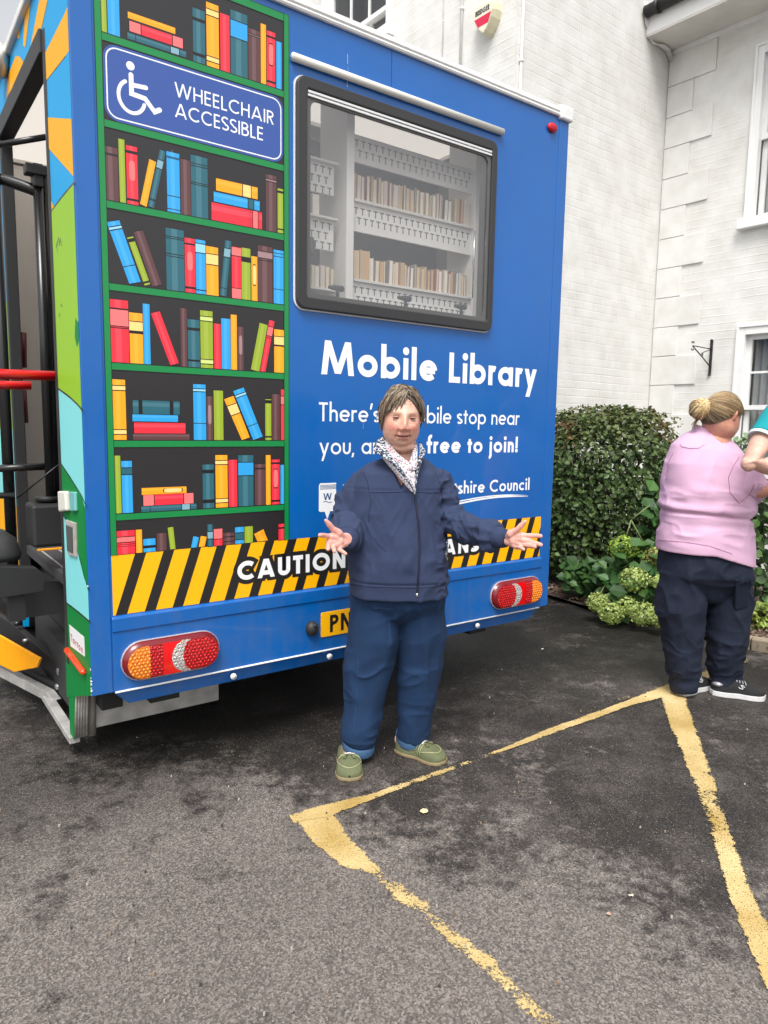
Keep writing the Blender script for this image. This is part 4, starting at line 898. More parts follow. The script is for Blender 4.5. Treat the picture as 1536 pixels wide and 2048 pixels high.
line([(1203, 128), (1235, 240), (1290, 380), (1325, 490), (1370, 620), (1410, 750), (1450, 860), (1500, 975), (1560, 1110), (1620, 1240)],
     [(1263, 118), (1300, 230), (1355, 365), (1400, 490), (1440, 620), (1480, 750), (1530, 850), (1570, 940), (1640, 1060), (1720, 1180)], [-.16, -.08, .0, .1, .02, -.03, -.04, -.06, -.08, -.08], .0054)
# faint over-spray line above the top line
line([(830, 225), (1000, 165), (1240, 92), (1345, 52)], [(840, 245), (1000, 190), (1240, 112), (1345, 72)], [.28, .24, .2, .24], .0018)
# loose grit on the tarmac
gt_ = MB()
for k in range(130):
    g = G(rs.uniform(-50, 1580), rs.uniform(1330, 2040)); s = rs.uniform(.0015, .0042); n_ = 5
    a0 = rs.uniform(0, 6); top = [(g[0]+s*math.cos(a0+i*1.257)*rs.uniform(.6, 1.1), g[1]+s*math.sin(a0+i*1.257)*rs.uniform(.6, 1.1), .007+s*.7) for i in range(n_)]; bot = [(x+(x-g[0])*.3, y+(y-g[1])*.3, .002) for x, y, _ in top]
    gt_.add(top+bot, [tuple(range(n_))]+[(i, n_+i, n_+(i+1) % n_, (i+1) % n_) for i in range(n_)], k % 3)
tag(gt_.build('grit', [mat('grit_pale', (.34, .32, .28), .8), mat('grit_dark', (.05, .045, .04), .8), mat('grit_brown', (.25, .18, .12), .8)]), kind='stuff')
# leaf litter on the tarmac
lit = [(848, 1626, .022, (.62, .5, .3)), (1085, 1300, .012, (.7, .66, .6)), (1218, 1832, .010, (.5, .3, .22)), (1262, 1795, .010, (.6, .55, .42))]
for x, y, s, c in lit:
    g = G(x, y); mb = MB(); n = 7; mb.add([(g[0]+s*math.cos(k*2*math.pi/n)*rs.uniform(.6, 1), g[1]+s*.8*math.sin(k*2*math.pi/n)*rs.uniform(.6, 1), .006+.004*rs.random()) for k in range(n)], [tuple(range(n))]); tag(mb.build('fallen_leaf', mat('leaf%d' % x, c, .7)), {848: 'largest pale dry leaf on the tarmac inside the yellow bay', 1085: 'small whitish leaf on dark tarmac beyond the standing woman', 1218: 'small pinkish brown leaf on the tarmac near the bottom right', 1262: 'small pale leaf on the tarmac left of the long yellow line'}[x], 'leaf')

# ================================================================== HOUSE
house = empty('white_house', (PC[0], PC[1], 0)); tag(house, 'white painted brick house with quoins, sash windows and overhanging eaves', 'house')
PC0 = np.array([PC[0], PC[1], 0.])
def hB(b, off, z): p = dB*b-dA*off; return (p[0], p[1], z)
def hC(b, off, z): p = (P2-PC0)+dB*b-dA*off; return (p[0], p[1], z)
def hA(a, off, z): p = dA*a-dB*off; return (p[0], p[1], z)
def node_brick(name, flat=False):
    m = bpy.data.materials.new(name); m.use_nodes = True; t = m.node_tree; b = t.nodes['Principled BSDF']; N = t.nodes.new; L = t.links.new
    uv = N('ShaderNodeUVMap'); uv.uv_map = 'UVMap'; tc = N('ShaderNodeTexCoord')
    ns = N('ShaderNodeTexNoise'); ns.inputs['Scale'].default_value = 2.2; ns.inputs['Detail'].default_value = 3; L(uv.outputs[0], ns.inputs['Vector'])
    vm = N('ShaderNodeVectorMath'); vm.operation = 'MULTIPLY_ADD'; vm.inputs[1].default_value = (.03, .018, 0); L(ns.outputs['Color'], vm.inputs[0]); L(uv.outputs[0], vm.inputs[2])
    br = N('ShaderNodeTexBrick'); br.inputs['Scale'].default_value = 1; br.inputs['Brick Width'].default_value = .225; br.inputs['Row Height'].default_value = .075; br.inputs['Mortar Size'].default_value = .007; br.inputs['Mortar Smooth'].default_value = .6
    br.inputs['Color1'].default_value = (1, 1, 1, 1); br.inputs['Color2'].default_value = (.8, .8, .8, 1); br.inputs['Mortar'].default_value = (0, 0, 0, 1); L(vm.outputs[0], br.inputs['Vector'])
    n2 = N('ShaderNodeTexNoise'); n2.inputs['Scale'].default_value = 5; n2.inputs['Detail'].default_value = 5; L(tc.outputs['Object'], n2.inputs['Vector'])
    n3 = N('ShaderNodeTexNoise'); n3.inputs['Scale'].default_value = 35; n3.inputs['Detail'].default_value = 4; L(tc.outputs['Object'], n3.inputs['Vector'])
    n4 = N('ShaderNodeTexNoise'); n4.inputs['Scale'].default_value = 2.5; n4.inputs['Detail'].default_value = 3; L(tc.outputs['Object'], n4.inputs['Vector'])
    q = N('ShaderNodeMapRange'); q.inputs[1].default_value = .35; q.inputs[2].default_value = .68; q.inputs[3].default_value = 1.; q.inputs[4].default_value = .1; L(n4.outputs[0], q.inputs[0])
    h = N('ShaderNodeMath'); h.operation = 'MULTIPLY'; L(br.outputs['Color'], h.inputs[0]); L(q.outputs[0], h.inputs[1])
    h2 = N('ShaderNodeMath'); h2.operation = 'MULTIPLY_ADD'; h2.inputs[1].default_value = .7; L(n3.outputs[0], h2.inputs[0]); L(h.outputs[0], h2.inputs[2])
    h3 = N('ShaderNodeMath'); h3.operation = 'MULTIPLY_ADD'; h3.inputs[1].default_value = 1.6; L(n2.outputs[0], h3.inputs[0]); L(h2.outputs[0], h3.inputs[2])
    bp = N('ShaderNodeBump'); bp.inputs['Strength'].default_value = .45; bp.inputs['Distance'].default_value = .004; L((n3 if flat else h3).outputs[0], bp.inputs['Height']); L(bp.outputs[0], b.inputs['Normal'])
    cr_ = N('ShaderNodeValToRGB'); e = cr_.color_ramp.elements; e[0].position = .3; e[0].color = (.62, .61, .575, 1); e[1].position = .65; e[1].color = (.715, .71, .685, 1); L(n2.outputs[0], cr_.inputs[0])
    L(cr_.outputs[0], b.inputs['Base Color']); b.inputs['Roughness'].default_value = .6; b.inputs['Specular IOR Level'].default_value = .3; return m
M_brick = node_brick('painted_brick'); M_stucco = node_brick('painted_stone', True)
def wallq(mb, fn, a0, a1, z0, z1, off=0., rev=False):
    v = [fn(a0, off, z0), fn(a1, off, z0), fn(a1, off, z1), fn(a0, off, z1)]; uv = [(a0, z0), (a1, z0), (a1, z1), (a0, z1)]
    if rev: v = v[::-1]; uv = uv[::-1]
    mb.quad(*v, 0, uv=uv)
HZ = 7.5
wb_ = MB()
uwB = (-2.02, -.90, 3.42, 4.95); lwB = (-2.10, -.93, .95, 2.40); uwC = (1.66, 2.85, 5.28, 6.75)
ZE = 5.24
for a0, a1, z0, z1 in ((-.90, 0, 0, ZE+.3), (-.93, -.90, .95, 2.40), (-2.02, -.90, 4.95, ZE+.3), (-2.02, -.90, 2.40, 3.42), (-2.1, -.90, 0, .95), (-4.2, -2.1, 0, ZE+.3), (-2.1, -2.02, 2.4, ZE+.3)): wallq(wb_, hB, a0, a1, z0, z1)
wallq(wb_, hB, -.93, -.90, 0, 2.40) if False else None
wallq(wb_, hA, -2.336, 0, 0, HZ, 0.)
for a0, a1, z0, z1 in ((0, 1.66, 0, HZ), (1.66, 2.85, 0, 5.28), (1.66, 2.85, 6.75, HZ), (2.85, 9, 0, HZ)): wallq(wb_, hC, a0, a1, z0, z1)
wb_.build('wall', M_brick, house, norm=False)
def hbox(mb, fn, a0, a1, o0, o1, z0, z1, mi=0):
    vs = [fn(a, o, z) for z in (z0, z1) for (a, o) in ((a0, o0), (a1, o0), (a1, o1), (a0, o1))]
    mb.add(vs, [(3, 2, 1, 0), (4, 5, 6, 7), (0, 1, 5, 4), (1, 2, 6, 5), (2, 3, 7, 6), (3, 0, 4, 7)], mi)
M_wp = mat('white_gloss', (.78, .78, .77), .35, var=.03, vscale=9)
k = 0; z = BB(1291.7, 771.5)[1]; z = z-.302*7
while z < ZE-.1:
    w_ = -.505 if k % 2 else -.285; z1 = min(z+.296, ZE-.004)
    if z > -.3:
        q = MB(); hbox(q, hB, w_, -.012, -.01, .016, max(z, .01), z1); q.build('quoin', M_stucco, house, bevel=.004, norm=True)
    z += .302; k += 1
def glassm(name, tint, rough=.05):
    return mat(name, tint, rough, spec=.7)
M_wglass = glassm('window_glass', (.10, .105, .11)); M_curt = mat('curtain', (.42, .42, .40), .8)
def sash(fn, a0, a1, z0, z1, cols, rows, meet, curtain=True, sill=True, arch_w=.07):
    w = empty('window'); w.parent = house
    f = MB(); 
    for q in ((a0-arch_w, a0, z0, z1+arch_w), (a1, a1+arch_w, z0, z1+arch_w), (a0, a1, z1, z1+arch_w)): hbox(f, fn, q[0], q[1], -.05, .018, q[2], q[3])
    for q in ((a0-arch_w-.012, a0-arch_w+.012, z0, z1+arch_w), (a1+arch_w-.012, a1+arch_w+.012, z0, z1+arch_w), (a0-arch_w-.012, a1+arch_w+.012, z1+arch_w-.0, z1+arch_w+.022)): hbox(f, fn, q[0], q[1], -.02, .03, q[2], q[3])
    f.build('frame', M_wp, w, bevel=.003, norm=True)
    s = MB(); rl = .045
    for (zz0, zz1, o) in ((meet-.02, z1, -.045), (z0, meet+.02, -.085)):
        for q in ((a0, a0+rl, zz0, zz1), (a1-rl, a1, zz0, zz1), (a0+rl, a1-rl, zz0, zz0+rl), (a0+rl, a1-rl, zz1-rl, zz1)): hbox(s, fn, q[0], q[1], o-.035, o, q[2], q[3])
        for i in range(1, cols): x = a0+rl+(a1-a0-2*rl)*i/cols; hbox(s, fn, x-.010, x+.010, o-.03, o-.004, zz0+rl, zz1-rl)
        for i in range(1, rows): x = zz0+rl+(zz1-zz0-2*rl)*i/rows; hbox(s, fn, a0+rl, a1-rl, o-.031, o-.006, x-.010, x+.010)
    s.build('sash', M_wp, w, norm=True)
    p = MB()
    for (zz0, zz1, o) in ((meet, z1, -.064), (z0, meet-.02, -.104)): p.add([fn(a0+.01, o, zz0), fn(a1-.01, o, zz0), fn(a1-.01, o, zz1), fn(a0+.01, o, zz1)], [(0, 1, 2, 3)])
    p.build('pane', M_tglass, w)
    if curtain:
        c = MB(); n = 90; vs = []
        for i in range(n+1):
            a = a0+(a1-a0)*i/n; o = -.19+.018*math.sin(i*1.1)+.01*math.sin(i*.37+1)
            vs += [fn(a, o, z0), fn(a+(.05 if i else 0)*0, o, z1)]
        c.add(vs, [(2*i, 2*i+2, 2*i+3, 2*i+1) for i in range(n)], 0, True); c.build('curtain', M_curt, w)
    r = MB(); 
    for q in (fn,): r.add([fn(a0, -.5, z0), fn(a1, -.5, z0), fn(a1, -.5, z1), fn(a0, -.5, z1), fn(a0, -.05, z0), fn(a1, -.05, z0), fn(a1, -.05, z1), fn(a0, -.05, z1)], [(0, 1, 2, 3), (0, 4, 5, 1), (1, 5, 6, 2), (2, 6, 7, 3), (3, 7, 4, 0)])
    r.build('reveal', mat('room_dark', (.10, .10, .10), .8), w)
    if sill:
        q = MB(); hbox(q, fn, a0-arch_w-.05, a1+arch_w+.05, -.05, .075, z0-.10, z0-.005); q.build('sill', M_wp, w, bevel=.006, norm=True)
M_tglass = glass('clear_glass', (.85, .87, .87), .045, 1.)
sash(hB, -2.02, -.90-.07, 3.42, 4.88, 1, 1, 4.15); sash(hB, -2.02, -.985, 1.02, 2.33, 1, 2, BB(1500, 815)[1], sill=True)
sash(hC, 1.73, 2.80, 5.36, 6.68, 3, 2, 5.62, curtain=False)
# eaves of the lower wing
def offs(x, y, z): p = G(x, y, z); q = p-PC0; return float(-(q@dA))
of = offs(1321, 62, ZE)
M_soff = mat('soffit', (.62, .60, .56), .7, var=.12, vscale=3)
ev = MB(); hbox(ev, hB, -4.3, -.004, 0, of, ZE, ZE+.02, 0); hbox(ev, hB, -4.3, -.004, of-.02, of+.004, ZE+.02, ZE+.24, 1); hbox(ev, hB, -4.3, -.004, 0.0, .03, ZE-.045, ZE-.001, 1); ev.build('eave', [M_soff, M_wp], house, norm=True)
rf = MB(); rf.add([hB(-4.3, of+.05, ZE+.27), hB(-.004, of+.05, ZE+.27), hB(-.004, -2.5, ZE+1.9), hB(-4.3, -2.5, ZE+1.9)], [(0, 1, 2, 3)]); rf.build('roof', mat('slate', (.09, .09, .10), .6, var=.2), house)
gu = MB(); gu.tube([hB(-4.3, of+.055, ZE+.21), hB(-.02, of+.055, ZE+.21)], .055, 14); gu.tube([hB(-.16, of+.055, ZE+.21), hB(-.13, of+.055, ZE+.21)], .066, 14); gu.build('gutter', M_blk, house)
cbm = MB()
for k in range(4):
    o = k*.012; cbm.tube([hB(-.01-o*.3, of+.07-o, ZE+.3), hB(-.012-o*.5, of+.04-o, ZE+.12), hB(-.014, of*.85-o, ZE-.012-o*.5), hB(-.03-o, of*.5, ZE-.02), hB(-.02-o, .1, ZE-.02), hB(-.012-o, .012, ZE-.09)], .006, 6)
cbm.build('cable_bundle', M_wp, house)
for fn, x, r, y in ((hC, 887, .006, 50), (hC, 925, .013, 50)):
    b = BC(x, y)[0]; q = MB(); q.tube([fn(b, r, 4.2), fn(b, r, HZ)], r, 8)
    for zz_ in (5.1, 5.9): q.box(0, 0, 0, 0, 0, 0) if False else q.ell(fn(b, r, zz_), (r*1.8, r*1.8, r*1.3), 8, 6)
    q.build('wall_pipe', M_wp, house)
q = MB(); q.tube([hA(-2.336+.06, .016, 0), hA(-2.336+.06, .016, HZ)], .012, 8); q.ell(hA(-2.336+.06, .016, 4.45), (.022, .022, .016), 8, 6); q.build('wall_pipe', M_wp, house)
# alarm box
ab = empty('alarm_box', tuple(PC0)); tag(ab, 'shield shaped cream alarm box with a red band on the white wall', 'alarm box')
cz = (640, 0, 3.657); OFF = .10
def ABp(x, y, off=OFF): return BC(640+x/3.657, y/3.657, off)
sh = [(1115, 112), (1128, 80), (1165, 48), (1212, 24), (1262, 14), (1262, 60), (1250, 115), (1232, 165), (1212, 210), (1192, 240), (1165, 222), (1140, 190), (1124, 155)]
P = [ABp(*p) for p in sh]; c = np.mean(P, axis=0)
def g_(s, off): return [hC(c[0]+(p[0]-c[0])*s, off, c[1]+(p[1]-c[1])*s) for p in P]
n = len(P); mb = MB(); mb.add(g_(1.12, .0)+g_(1.12, .06)+g_(1.0, OFF), [(i, (i+1) % n, n+(i+1) % n, n+i) for i in range(n)]+[(n+i, n+(i+1) % n, 2*n+(i+1) % n, 2*n+i) for i in range(n)]+[tuple(range(2*n, 3*n))], 0)
mb.build('casing', mat('cream_plastic', (.70, .66, .46), .35), ab, norm=True)
mb = MB(); mb.add(g_(.93, OFF+.001), [tuple(range(n))], 0)
bz = [ABp(1122, 158), ABp(1247, 90), ABp(1232, 160), ABp(1152, 215)]
bs = sorted(p[1] for p in bz); zt_, zb_ = ABp(1185, 120)[1], ABp(1190, 185)[1]
def xat(zv):
    xs = []
    for i in range(n):
        p, q = P[i], P[(i+1) % n]
        if (p[1]-zv)*(q[1]-zv) < 0: xs.append(p[0]+(q[0]-p[0])*(zv-p[1])/(q[1]-p[1]))
    return min(xs), max(xs)
a1_, a2_ = xat(zt_); b1_, b2_ = xat(zb_); f_ = .92
mid = lambda v: c[0]+(v-c[0])*f_
mb.add([hC(mid(a2_), OFF+.002, zt_), hC(mid(a1_), OFF+.002, zt_), hC(mid(b1_), OFF+.002, zb_), hC(mid(b2_), OFF+.002, zb_)], [(0, 1, 2, 3)], 1)
mb.build('face', [mat('cream_face', (.74, .70, .56), .35), mat('alarm_red', s2l((205, 28, 70)), .35)], ab)
mb = MB(); w0, w1 = xat(zt_+.045); letter(mb, 'BRIDGER', lambda u, z, l=0: hC(w1-.035-u, OFF+.0025+l, z), 0, w1-w0-.07, zt_+.022, .042, w=.22); mb.build('lettering', mat('ink', (.05, .05, .05), .5), ab)
# hanging basket bracket
br_ = empty('wall_bracket', tuple(PC0)); tag(br_, 'black wrought iron hanging basket bracket on the white wall', 'bracket')
bb = BB(1424, 690)[0]
def HB(x, y): p = hit(1280+x/4.266, 380+y/4.266, PC+dB*bb, dB); q = p-PC0; return (q[0], q[1], float(p[2]))
M_iron = mat('iron', (.015, .015, .016), .5)
q = MB(); a = BB(1424, 681)[1]; b = BB(1419, 750)[1]; hbox(q, hB, bb-.012, bb+.012, .016 if False else .0, .014, b, a); q.ell(hB(bb, .014, a), (.016, .016, .012), 8, 6); q.ell(hB(bb, .014, b), (.016, .016, .012), 8, 6); q.build('back_bar', M_iron, br_, norm=True)
q = MB(); q.tube([HB(605, 1357), HB(450, 1328)], .005, 6); q.tube([HB(592, 1500), HB(520, 1412), HB(450, 1332)], .006, 6)
tip = np.array(HB(450, 1330)); tdir = np.array(HB(440, 1328))-np.array(HB(460, 1332)); tdir /= np.linalg.norm(tdir)
for s in (1, -1): q.tube([tuple(tip+tdir*(.02*math.sin(t))+np.array((0, 0, s*(.022+.022*(1-math.cos(t))*.5*1.0)+s*.018*math.cos(t)))) for t in np.linspace(-2.2, 2.6, 14)], .005, 6)
q.tube([tuple(np.array(HB(600, 1362))), HB(540, 1385), HB(520, 1405)], .004, 6); q.tube([tuple(np.array(HB(530, 1405))+tdir*.012*math.cos(t)+np.array((0, 0, .016*math.sin(t)))) for t in np.linspace(0, 5.5, 12)], .0045, 6)
q.build('arm', M_iron, br_)
# ================================================================== PLANTING
def leafmat(name, rough=.45, tr=.25):
    m = bpy.data.materials.new(name); m.use_nodes = True; t = m.node_tree; b = t.nodes['Principled BSDF']; a = t.nodes.new('ShaderNodeAttribute'); a.attribute_name = 'Col'
    t.links.new(a.outputs['Color'], b.inputs['Base Color']); b.inputs['Roughness'].default_value = rough; b.inputs['Specular IOR Level'].default_value = .4
    o = t.nodes['Material Output']; tl = t.nodes.new('ShaderNodeBsdfTranslucent'); t.links.new(a.outputs['Color'], tl.inputs[0]); mx = t.nodes.new('ShaderNodeMixShader'); mx.inputs[0].default_value = tr
    t.links.new(b.outputs[0], mx.inputs[1]); t.links.new(tl.outputs[0], mx.inputs[2]); t.links.new(mx.outputs[0], o.inputs[0]); return m
M_leaf = leafmat('leaf')
LEAF = np.array([(0, 0, 0), (.28, .25, .05), (.36, .55, .02), (0, 1, -.12), (-.36, .55, .02), (-.28, .25, .05), (0, .5, -.05)])
LF = [(0, 1, 6), (1, 2, 6), (2, 3, 6), (3, 4, 6), (4, 5, 6), (5, 0, 6)]
def rotm(n, nd):     # random frames whose z axis is near nd
    z = nd/np.linalg.norm(nd, axis=1)[:, None]; r = rng.normal(size=(n, 3)); x = np.cross(r, z); x /= np.linalg.norm(x, axis=1)[:, None]; y = np.cross(z, x); return np.stack([x, y, z], 2)
def leaves(name, pos, nd, size, col, parent=None, m=None, shape=LEAF, faces=LF):
    n = len(pos); R_ = rotm(n, nd); k = len(shape)
    v = pos[:, None, :]+np.einsum('nij,kj->nki', R_, shape)*size[:, None, None]
    f = (np.array(faces)[None]+np.arange(n)[:, None, None]*k).reshape(-1, len(faces[0]))
    me = bpy.data.meshes.new(name); me.from_pydata(v.reshape(-1, 3).tolist(), [], f.tolist())
    ca = me.color_attributes.new('Col', 'FLOAT_COLOR', 'POINT'); c = np.ones((n, k, 4), np.float32); c[:, :, :3] = col[:, None, :]; ca.data.foreach_set('color', c.ravel())
    me.materials.append(m or M_leaf); o = bpy.data.objects.new(name, me); link(o, parent); return o
def mixc(a, b, t): return np.array(a)[None]*(1-t[:, None])+np.array(b)[None]*t[:, None]
# bed of soil and bark
edge = [G(x, y) for x, y in [(1000, 1180), (1095, 1196), (1170, 1219), (1245, 1240), (1319, 1257), (1420, 1284), (1500, 1300), (1560, 1310), (1700, 1330)]]
bd = MB(); back = [P2+dA*t-dB*.0 for t in np.linspace(-.0, 2.336, 4)]+[PC-dB*1.5, PC-dB*2.5, PC-dB*4]
pts = [(p[0], p[1], .03) for p in edge]+[(p[0], p[1], .07) for p in back[::-1]]
bmesh_f = [tuple(range(len(pts)))]; bd.add(pts, bmesh_f)
M_soil = mat('soil', (.075, .052, .038), .95, bump=1., bscale=45, var=.45, vscale=25)
tag(bd.build('flower_bed', M_soil), kind='structure')
M_kerb = mat('kerb_stone', (.36, .29, .21), .8, var=.15, vscale=8, bump=.3, bscale=40)
kb = MB(); e2 = edge[6:]; 
for p, q in zip(edge[5:], edge[6:]):
    d = (q-p)/np.linalg.norm(q-p); nrm = np.array((-d[1], d[0], 0)); a, b = p+d*.004, q-d*.004
    vs = [(*(a)[:2], 0), (*(b)[:2], 0), (*(b+nrm*.09)[:2], 0), (*(a+nrm*.09)[:2], 0)]; vs += [(x, y, .075) for x, y, _ in vs]
    kb.add(vs, [(4, 5, 6, 7), (0, 1, 5, 4), (1, 2, 6, 5), (2, 3, 7, 6), (3, 0, 4, 7)])
tag(kb.build('kerb', M_kerb, bevel=.008), kind='structure')
n = 2600
t = rng.random(n); i = (t*(len(edge)-1.001)).astype(int); fr_ = t*(len(edge)-1.001)-i; E_ = np.array(edge); p = E_[i]*(1-fr_[:, None])+E_[i+1]*fr_[:, None]
p = p+np.stack([np.abs(rng.normal(0, .22, n))*.75, np.abs(rng.normal(0, .25, n)), np.full(n, .045)], 1)-np.array((.03, .02, 0)); p[:, 2] += rng.random(n)*.015
tag(leaves('bark_mulch', p, np.stack([rng.normal(0, .5, n), rng.normal(0, .5, n), np.ones(n)], 1), rng.uniform(.012, .035, n), mixc((.10, .06, .04), (.38, .27, .19), rng.random(n)**2), m=leafmat('bark', .9, 0)), kind='stuff')
# ---- clipped hedge
HC = np.array((1.93, 6.22, 0)); hz = 1.50
def superell(n, rx, ry, rz, e=3.2, shell=.22):
    u = rng.normal(size=(n, 3)); u /= (np.abs(u)**e).sum(1)[:, None]**(1/e); nrm = np.sign(u)*np.abs(u)**(e-1); nrm /= np.linalg.norm(nrm, axis=1)[:, None]
    s = 1-shell*rng.random(n)**1.6; return u*s[:, None]*np.array((rx, ry, rz)), nrm, s
def orient(v, a=math.radians(-62)):
    c, s = math.cos(a), math.sin(a); return np.stack([v[:, 0]*c-v[:, 1]*s, v[:, 0]*s+v[:, 1]*c, v[:, 2]], 1)
n = 21000
v, nm, s = superell(n, .62, .60, .80, shell=.3); a0 = math.radians(-30); v = orient(v, a0); nm = orient(nm, a0)
v[:, 2] += .78; lump = vn(v*4.5)*.055+vn(v*11+5)*.03; v += nm*lump[:, None]*(1 if True else 0)
v[:, 2] = np.minimum(v[:, 2], 1.60)
keep = (v[:, 2] > .12) & ~((v[:, 2] < .62) & (rng.random(n) < .3) & (nm[:, 1] < 0)); gap_ = vn(v*7+9) > .42; keep &= ~(gap_ & (rng.random(n) < .5))
v, nm, s = v[keep], nm[keep], s[keep]; n = len(v)
hedge = empty('hedge', tuple(HC)); tag(hedge, 'clipped dark green hedge with browned top in front of the white walls', 'hedge')
tb = sstep(v[:, 2], 1.05, 1.5)*(.5+.5*vn(v*6)); col = mixc((.035, .066, .020), (.095, .145, .040), rng.random(n)**1.3); col = col*(1-tb[:, None]*.55)+np.array((.13, .13, .045))*tb[:, None]*.55
red = (vn(v*5+20) > .62) & (v[:, 2] > 1.25); col[red] = col[red]*.5+np.array((.16, .06, .03))*.5; col *= rng.uniform(.7, 1.7, n)[:, None]
leaves('foliage', v, nm*.9+rng.normal(0, .55, (n, 3))+np.array((0, 0, .35)), rng.uniform(.024, .058, n), col, hedge)
n2 = 1300; v2 = np.clip(rng.normal(size=(n2, 3)), -1.5, 1.5)*np.array((.31, .29, .1)); v2[:, 2] += 1.48; v2[:, 2] = np.clip(v2[:, 2], 1.4, 1.6); v2[:, 2] -= (v2[:, 0]**2+v2[:, 1]**2)*.28; 
leaves('foliage', v2, rng.normal(0, 1, (n2, 3)), rng.uniform(.02, .04, n2), mixc((.05, .085, .025), (.15, .13, .045), rng.random(n2)), hedge)
st = MB()
for k in range(60):
    a = rs.uniform(0, 6.28); r = rs.uniform(.05, .42); x, y = r*math.cos(a), r*math.sin(a); st.tube([(x*.7, y*.7, 0), (x*.9+rs.uniform(-.05, .05), y*.9, .5), (x*1.2+rs.uniform(-.1, .1), y*1.2+rs.uniform(-.1, .1), 1.2)], [.011, .008, .004], 5)
st.build('stem', mat('twig', (.05, .035, .025), .9), hedge)
# ---- hydrangea with lime flower heads
hyd = empty('hydrangea', (0, 0, 0)); tag(hyd, 'hydrangea with lime green flower heads flopping over the bed edge', 'hydrangea')
heads = [(1248, 1095, 5.25, 24), (1303, 1114, 5.2, 20), (1268, 1158, 5.0, 24), (1197, 1205, 5.02, 19), (1222, 1226, 4.90, 21), (1252, 1212, 4.95, 19), (1286, 1228, 4.82, 23), (1318, 1236, 4.72, 18), (1322, 1165, 4.95, 15)]
M_flw = leafmat('petal', .6, .4)
PET = np.array([(0, 0, 0), (.5, .3, .1), (.3, .9, .0), (-.3, .9, 0), (-.5, .3, .1)]); PF = [(0, 1, 2), (0, 2, 3), (0, 3, 4)]
stm = MB(); mats_h = []
for k, (x, y, Y, r) in enumerate(heads):
    c = W(x, y, Y); R_ = r/F*Y*1.25; c[2] = max(c[2], R_*.75+.02); m_ = 520; d = rng.normal(size=(m_, 3)); d /= np.linalg.norm(d, axis=1)[:, None]
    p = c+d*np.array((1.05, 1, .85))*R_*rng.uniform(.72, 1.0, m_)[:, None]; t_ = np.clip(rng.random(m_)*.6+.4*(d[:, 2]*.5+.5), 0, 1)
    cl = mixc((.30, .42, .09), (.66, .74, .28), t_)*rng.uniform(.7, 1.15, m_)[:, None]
    if k in (0,): cl *= np.array((.82, .95, .5))
    if k == 1: cl[:120] = (.3, .14, .06)
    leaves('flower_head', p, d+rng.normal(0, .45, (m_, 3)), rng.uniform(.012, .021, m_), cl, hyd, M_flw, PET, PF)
    b = np.array((c[0]+rs.uniform(.05, .25), c[1]+rs.uniform(.2, .4), .03)); mid_ = (b+c)/2+np.array((0, 0, .16)); stm.tube([b, mid_, c+np.array((0, .03, R_*.3)), c], [.006, .005, .004, .003], 6)
for x0, y0, x1, y1 in ((1262, 1040, 1250, 1082), (1262, 1040, 1292, 1095), (1300, 1010, 1262, 1040)): stm.tube([W(x0, y0, 5.25), W(x1, y1, 5.25)], .005, 6)
stm.build('stem', mat('green_stem', (.16, .20, .07), .6), hyd)
BIG = LEAF*np.array((1.25, 1, 1.4))
def big_leaves(name, areas, parent, c0, c1, size):
    P = []; 
    for x0, y0, x1, y1, Y0, Y1, k in areas:
        for _ in range(k): P.append(W(rs.uniform(x0, x1), rs.uniform(y0, y1), rs.uniform(Y0, Y1)))
    P = np.array(P); P[:, 2] = np.maximum(P[:, 2], .04); q = len(P)
    leaves(name, P, np.stack([rng.normal(0, .45, q), rng.normal(-.55, .4, q), np.ones(q)*.8], 1), rng.uniform(size[0], size[1], q), mixc(c0, c1, rng.random(q))*rng.uniform(.7, 1.3, q)[:, None], parent, shape=BIG)
big_leaves('foliage', [(1215, 1150, 1330, 1225, 4.95, 5.3, 110), (1230, 1090, 1345, 1170, 5.1, 5.5, 110), (1290, 980, 1400, 1110, 5.3, 5.7, 150), (1180, 1120, 1260, 1200, 5.2, 5.5, 70), (1130, 1130, 1200, 1190, 5.5, 5.7, 60)], hyd, (.03, .085, .025), (.07, .16, .035), (.07, .13))
# ---- shrubs to the right
for nm_, lab, areas, c0, c1, sz, h_ in (('shrub', 'leafy green shrub behind the woman in pink below the sash window', [(1480, 950, 1600, 1100, 4.8, 5.3, 420), (1490, 1100, 1600, 1190, 4.8, 5.1, 130), (1395, 930, 1480, 1100, 5.0, 5.5, 200)], (.03, .07, .02), (.08, .15, .04), (.05, .085), 0),
                       ('young_shrub', 'pale variegated climber leaves just below the sash window', [(1465, 868, 1515, 935, 5.5, 5.8, 110)], (.12, .2, .09), (.3, .4, .22), (.04, .07), 0),
                       ('low_plant', 'small yellow green plant near the kerb stone', [(1500, 1205, 1580, 1258, 4.75, 4.95, 260)], (.14, .2, .03), (.32, .4, .08), (.03, .055), 0)):
    sh_ = empty(nm_, (0, 0, 0)); tag(sh_, lab, 'shrub' if nm_ != 'low_plant' else 'plant')
    big_leaves('foliage', areas, sh_, c0, c1, sz); s_ = MB()
    for k in range(9):
        a = areas[0]; t0_ = W(rs.uniform(a[0], a[2]), a[1]+20, (a[4]+a[5])/2); s_.tube([(t0_[0], t0_[1]+.05, .03), (t0_[0]+.02, t0_[1], t0_[2]*.5), tuple(t0_)], [.008, .006, .004], 5)
    s_.build('stem', MATS['twig'], sh_)
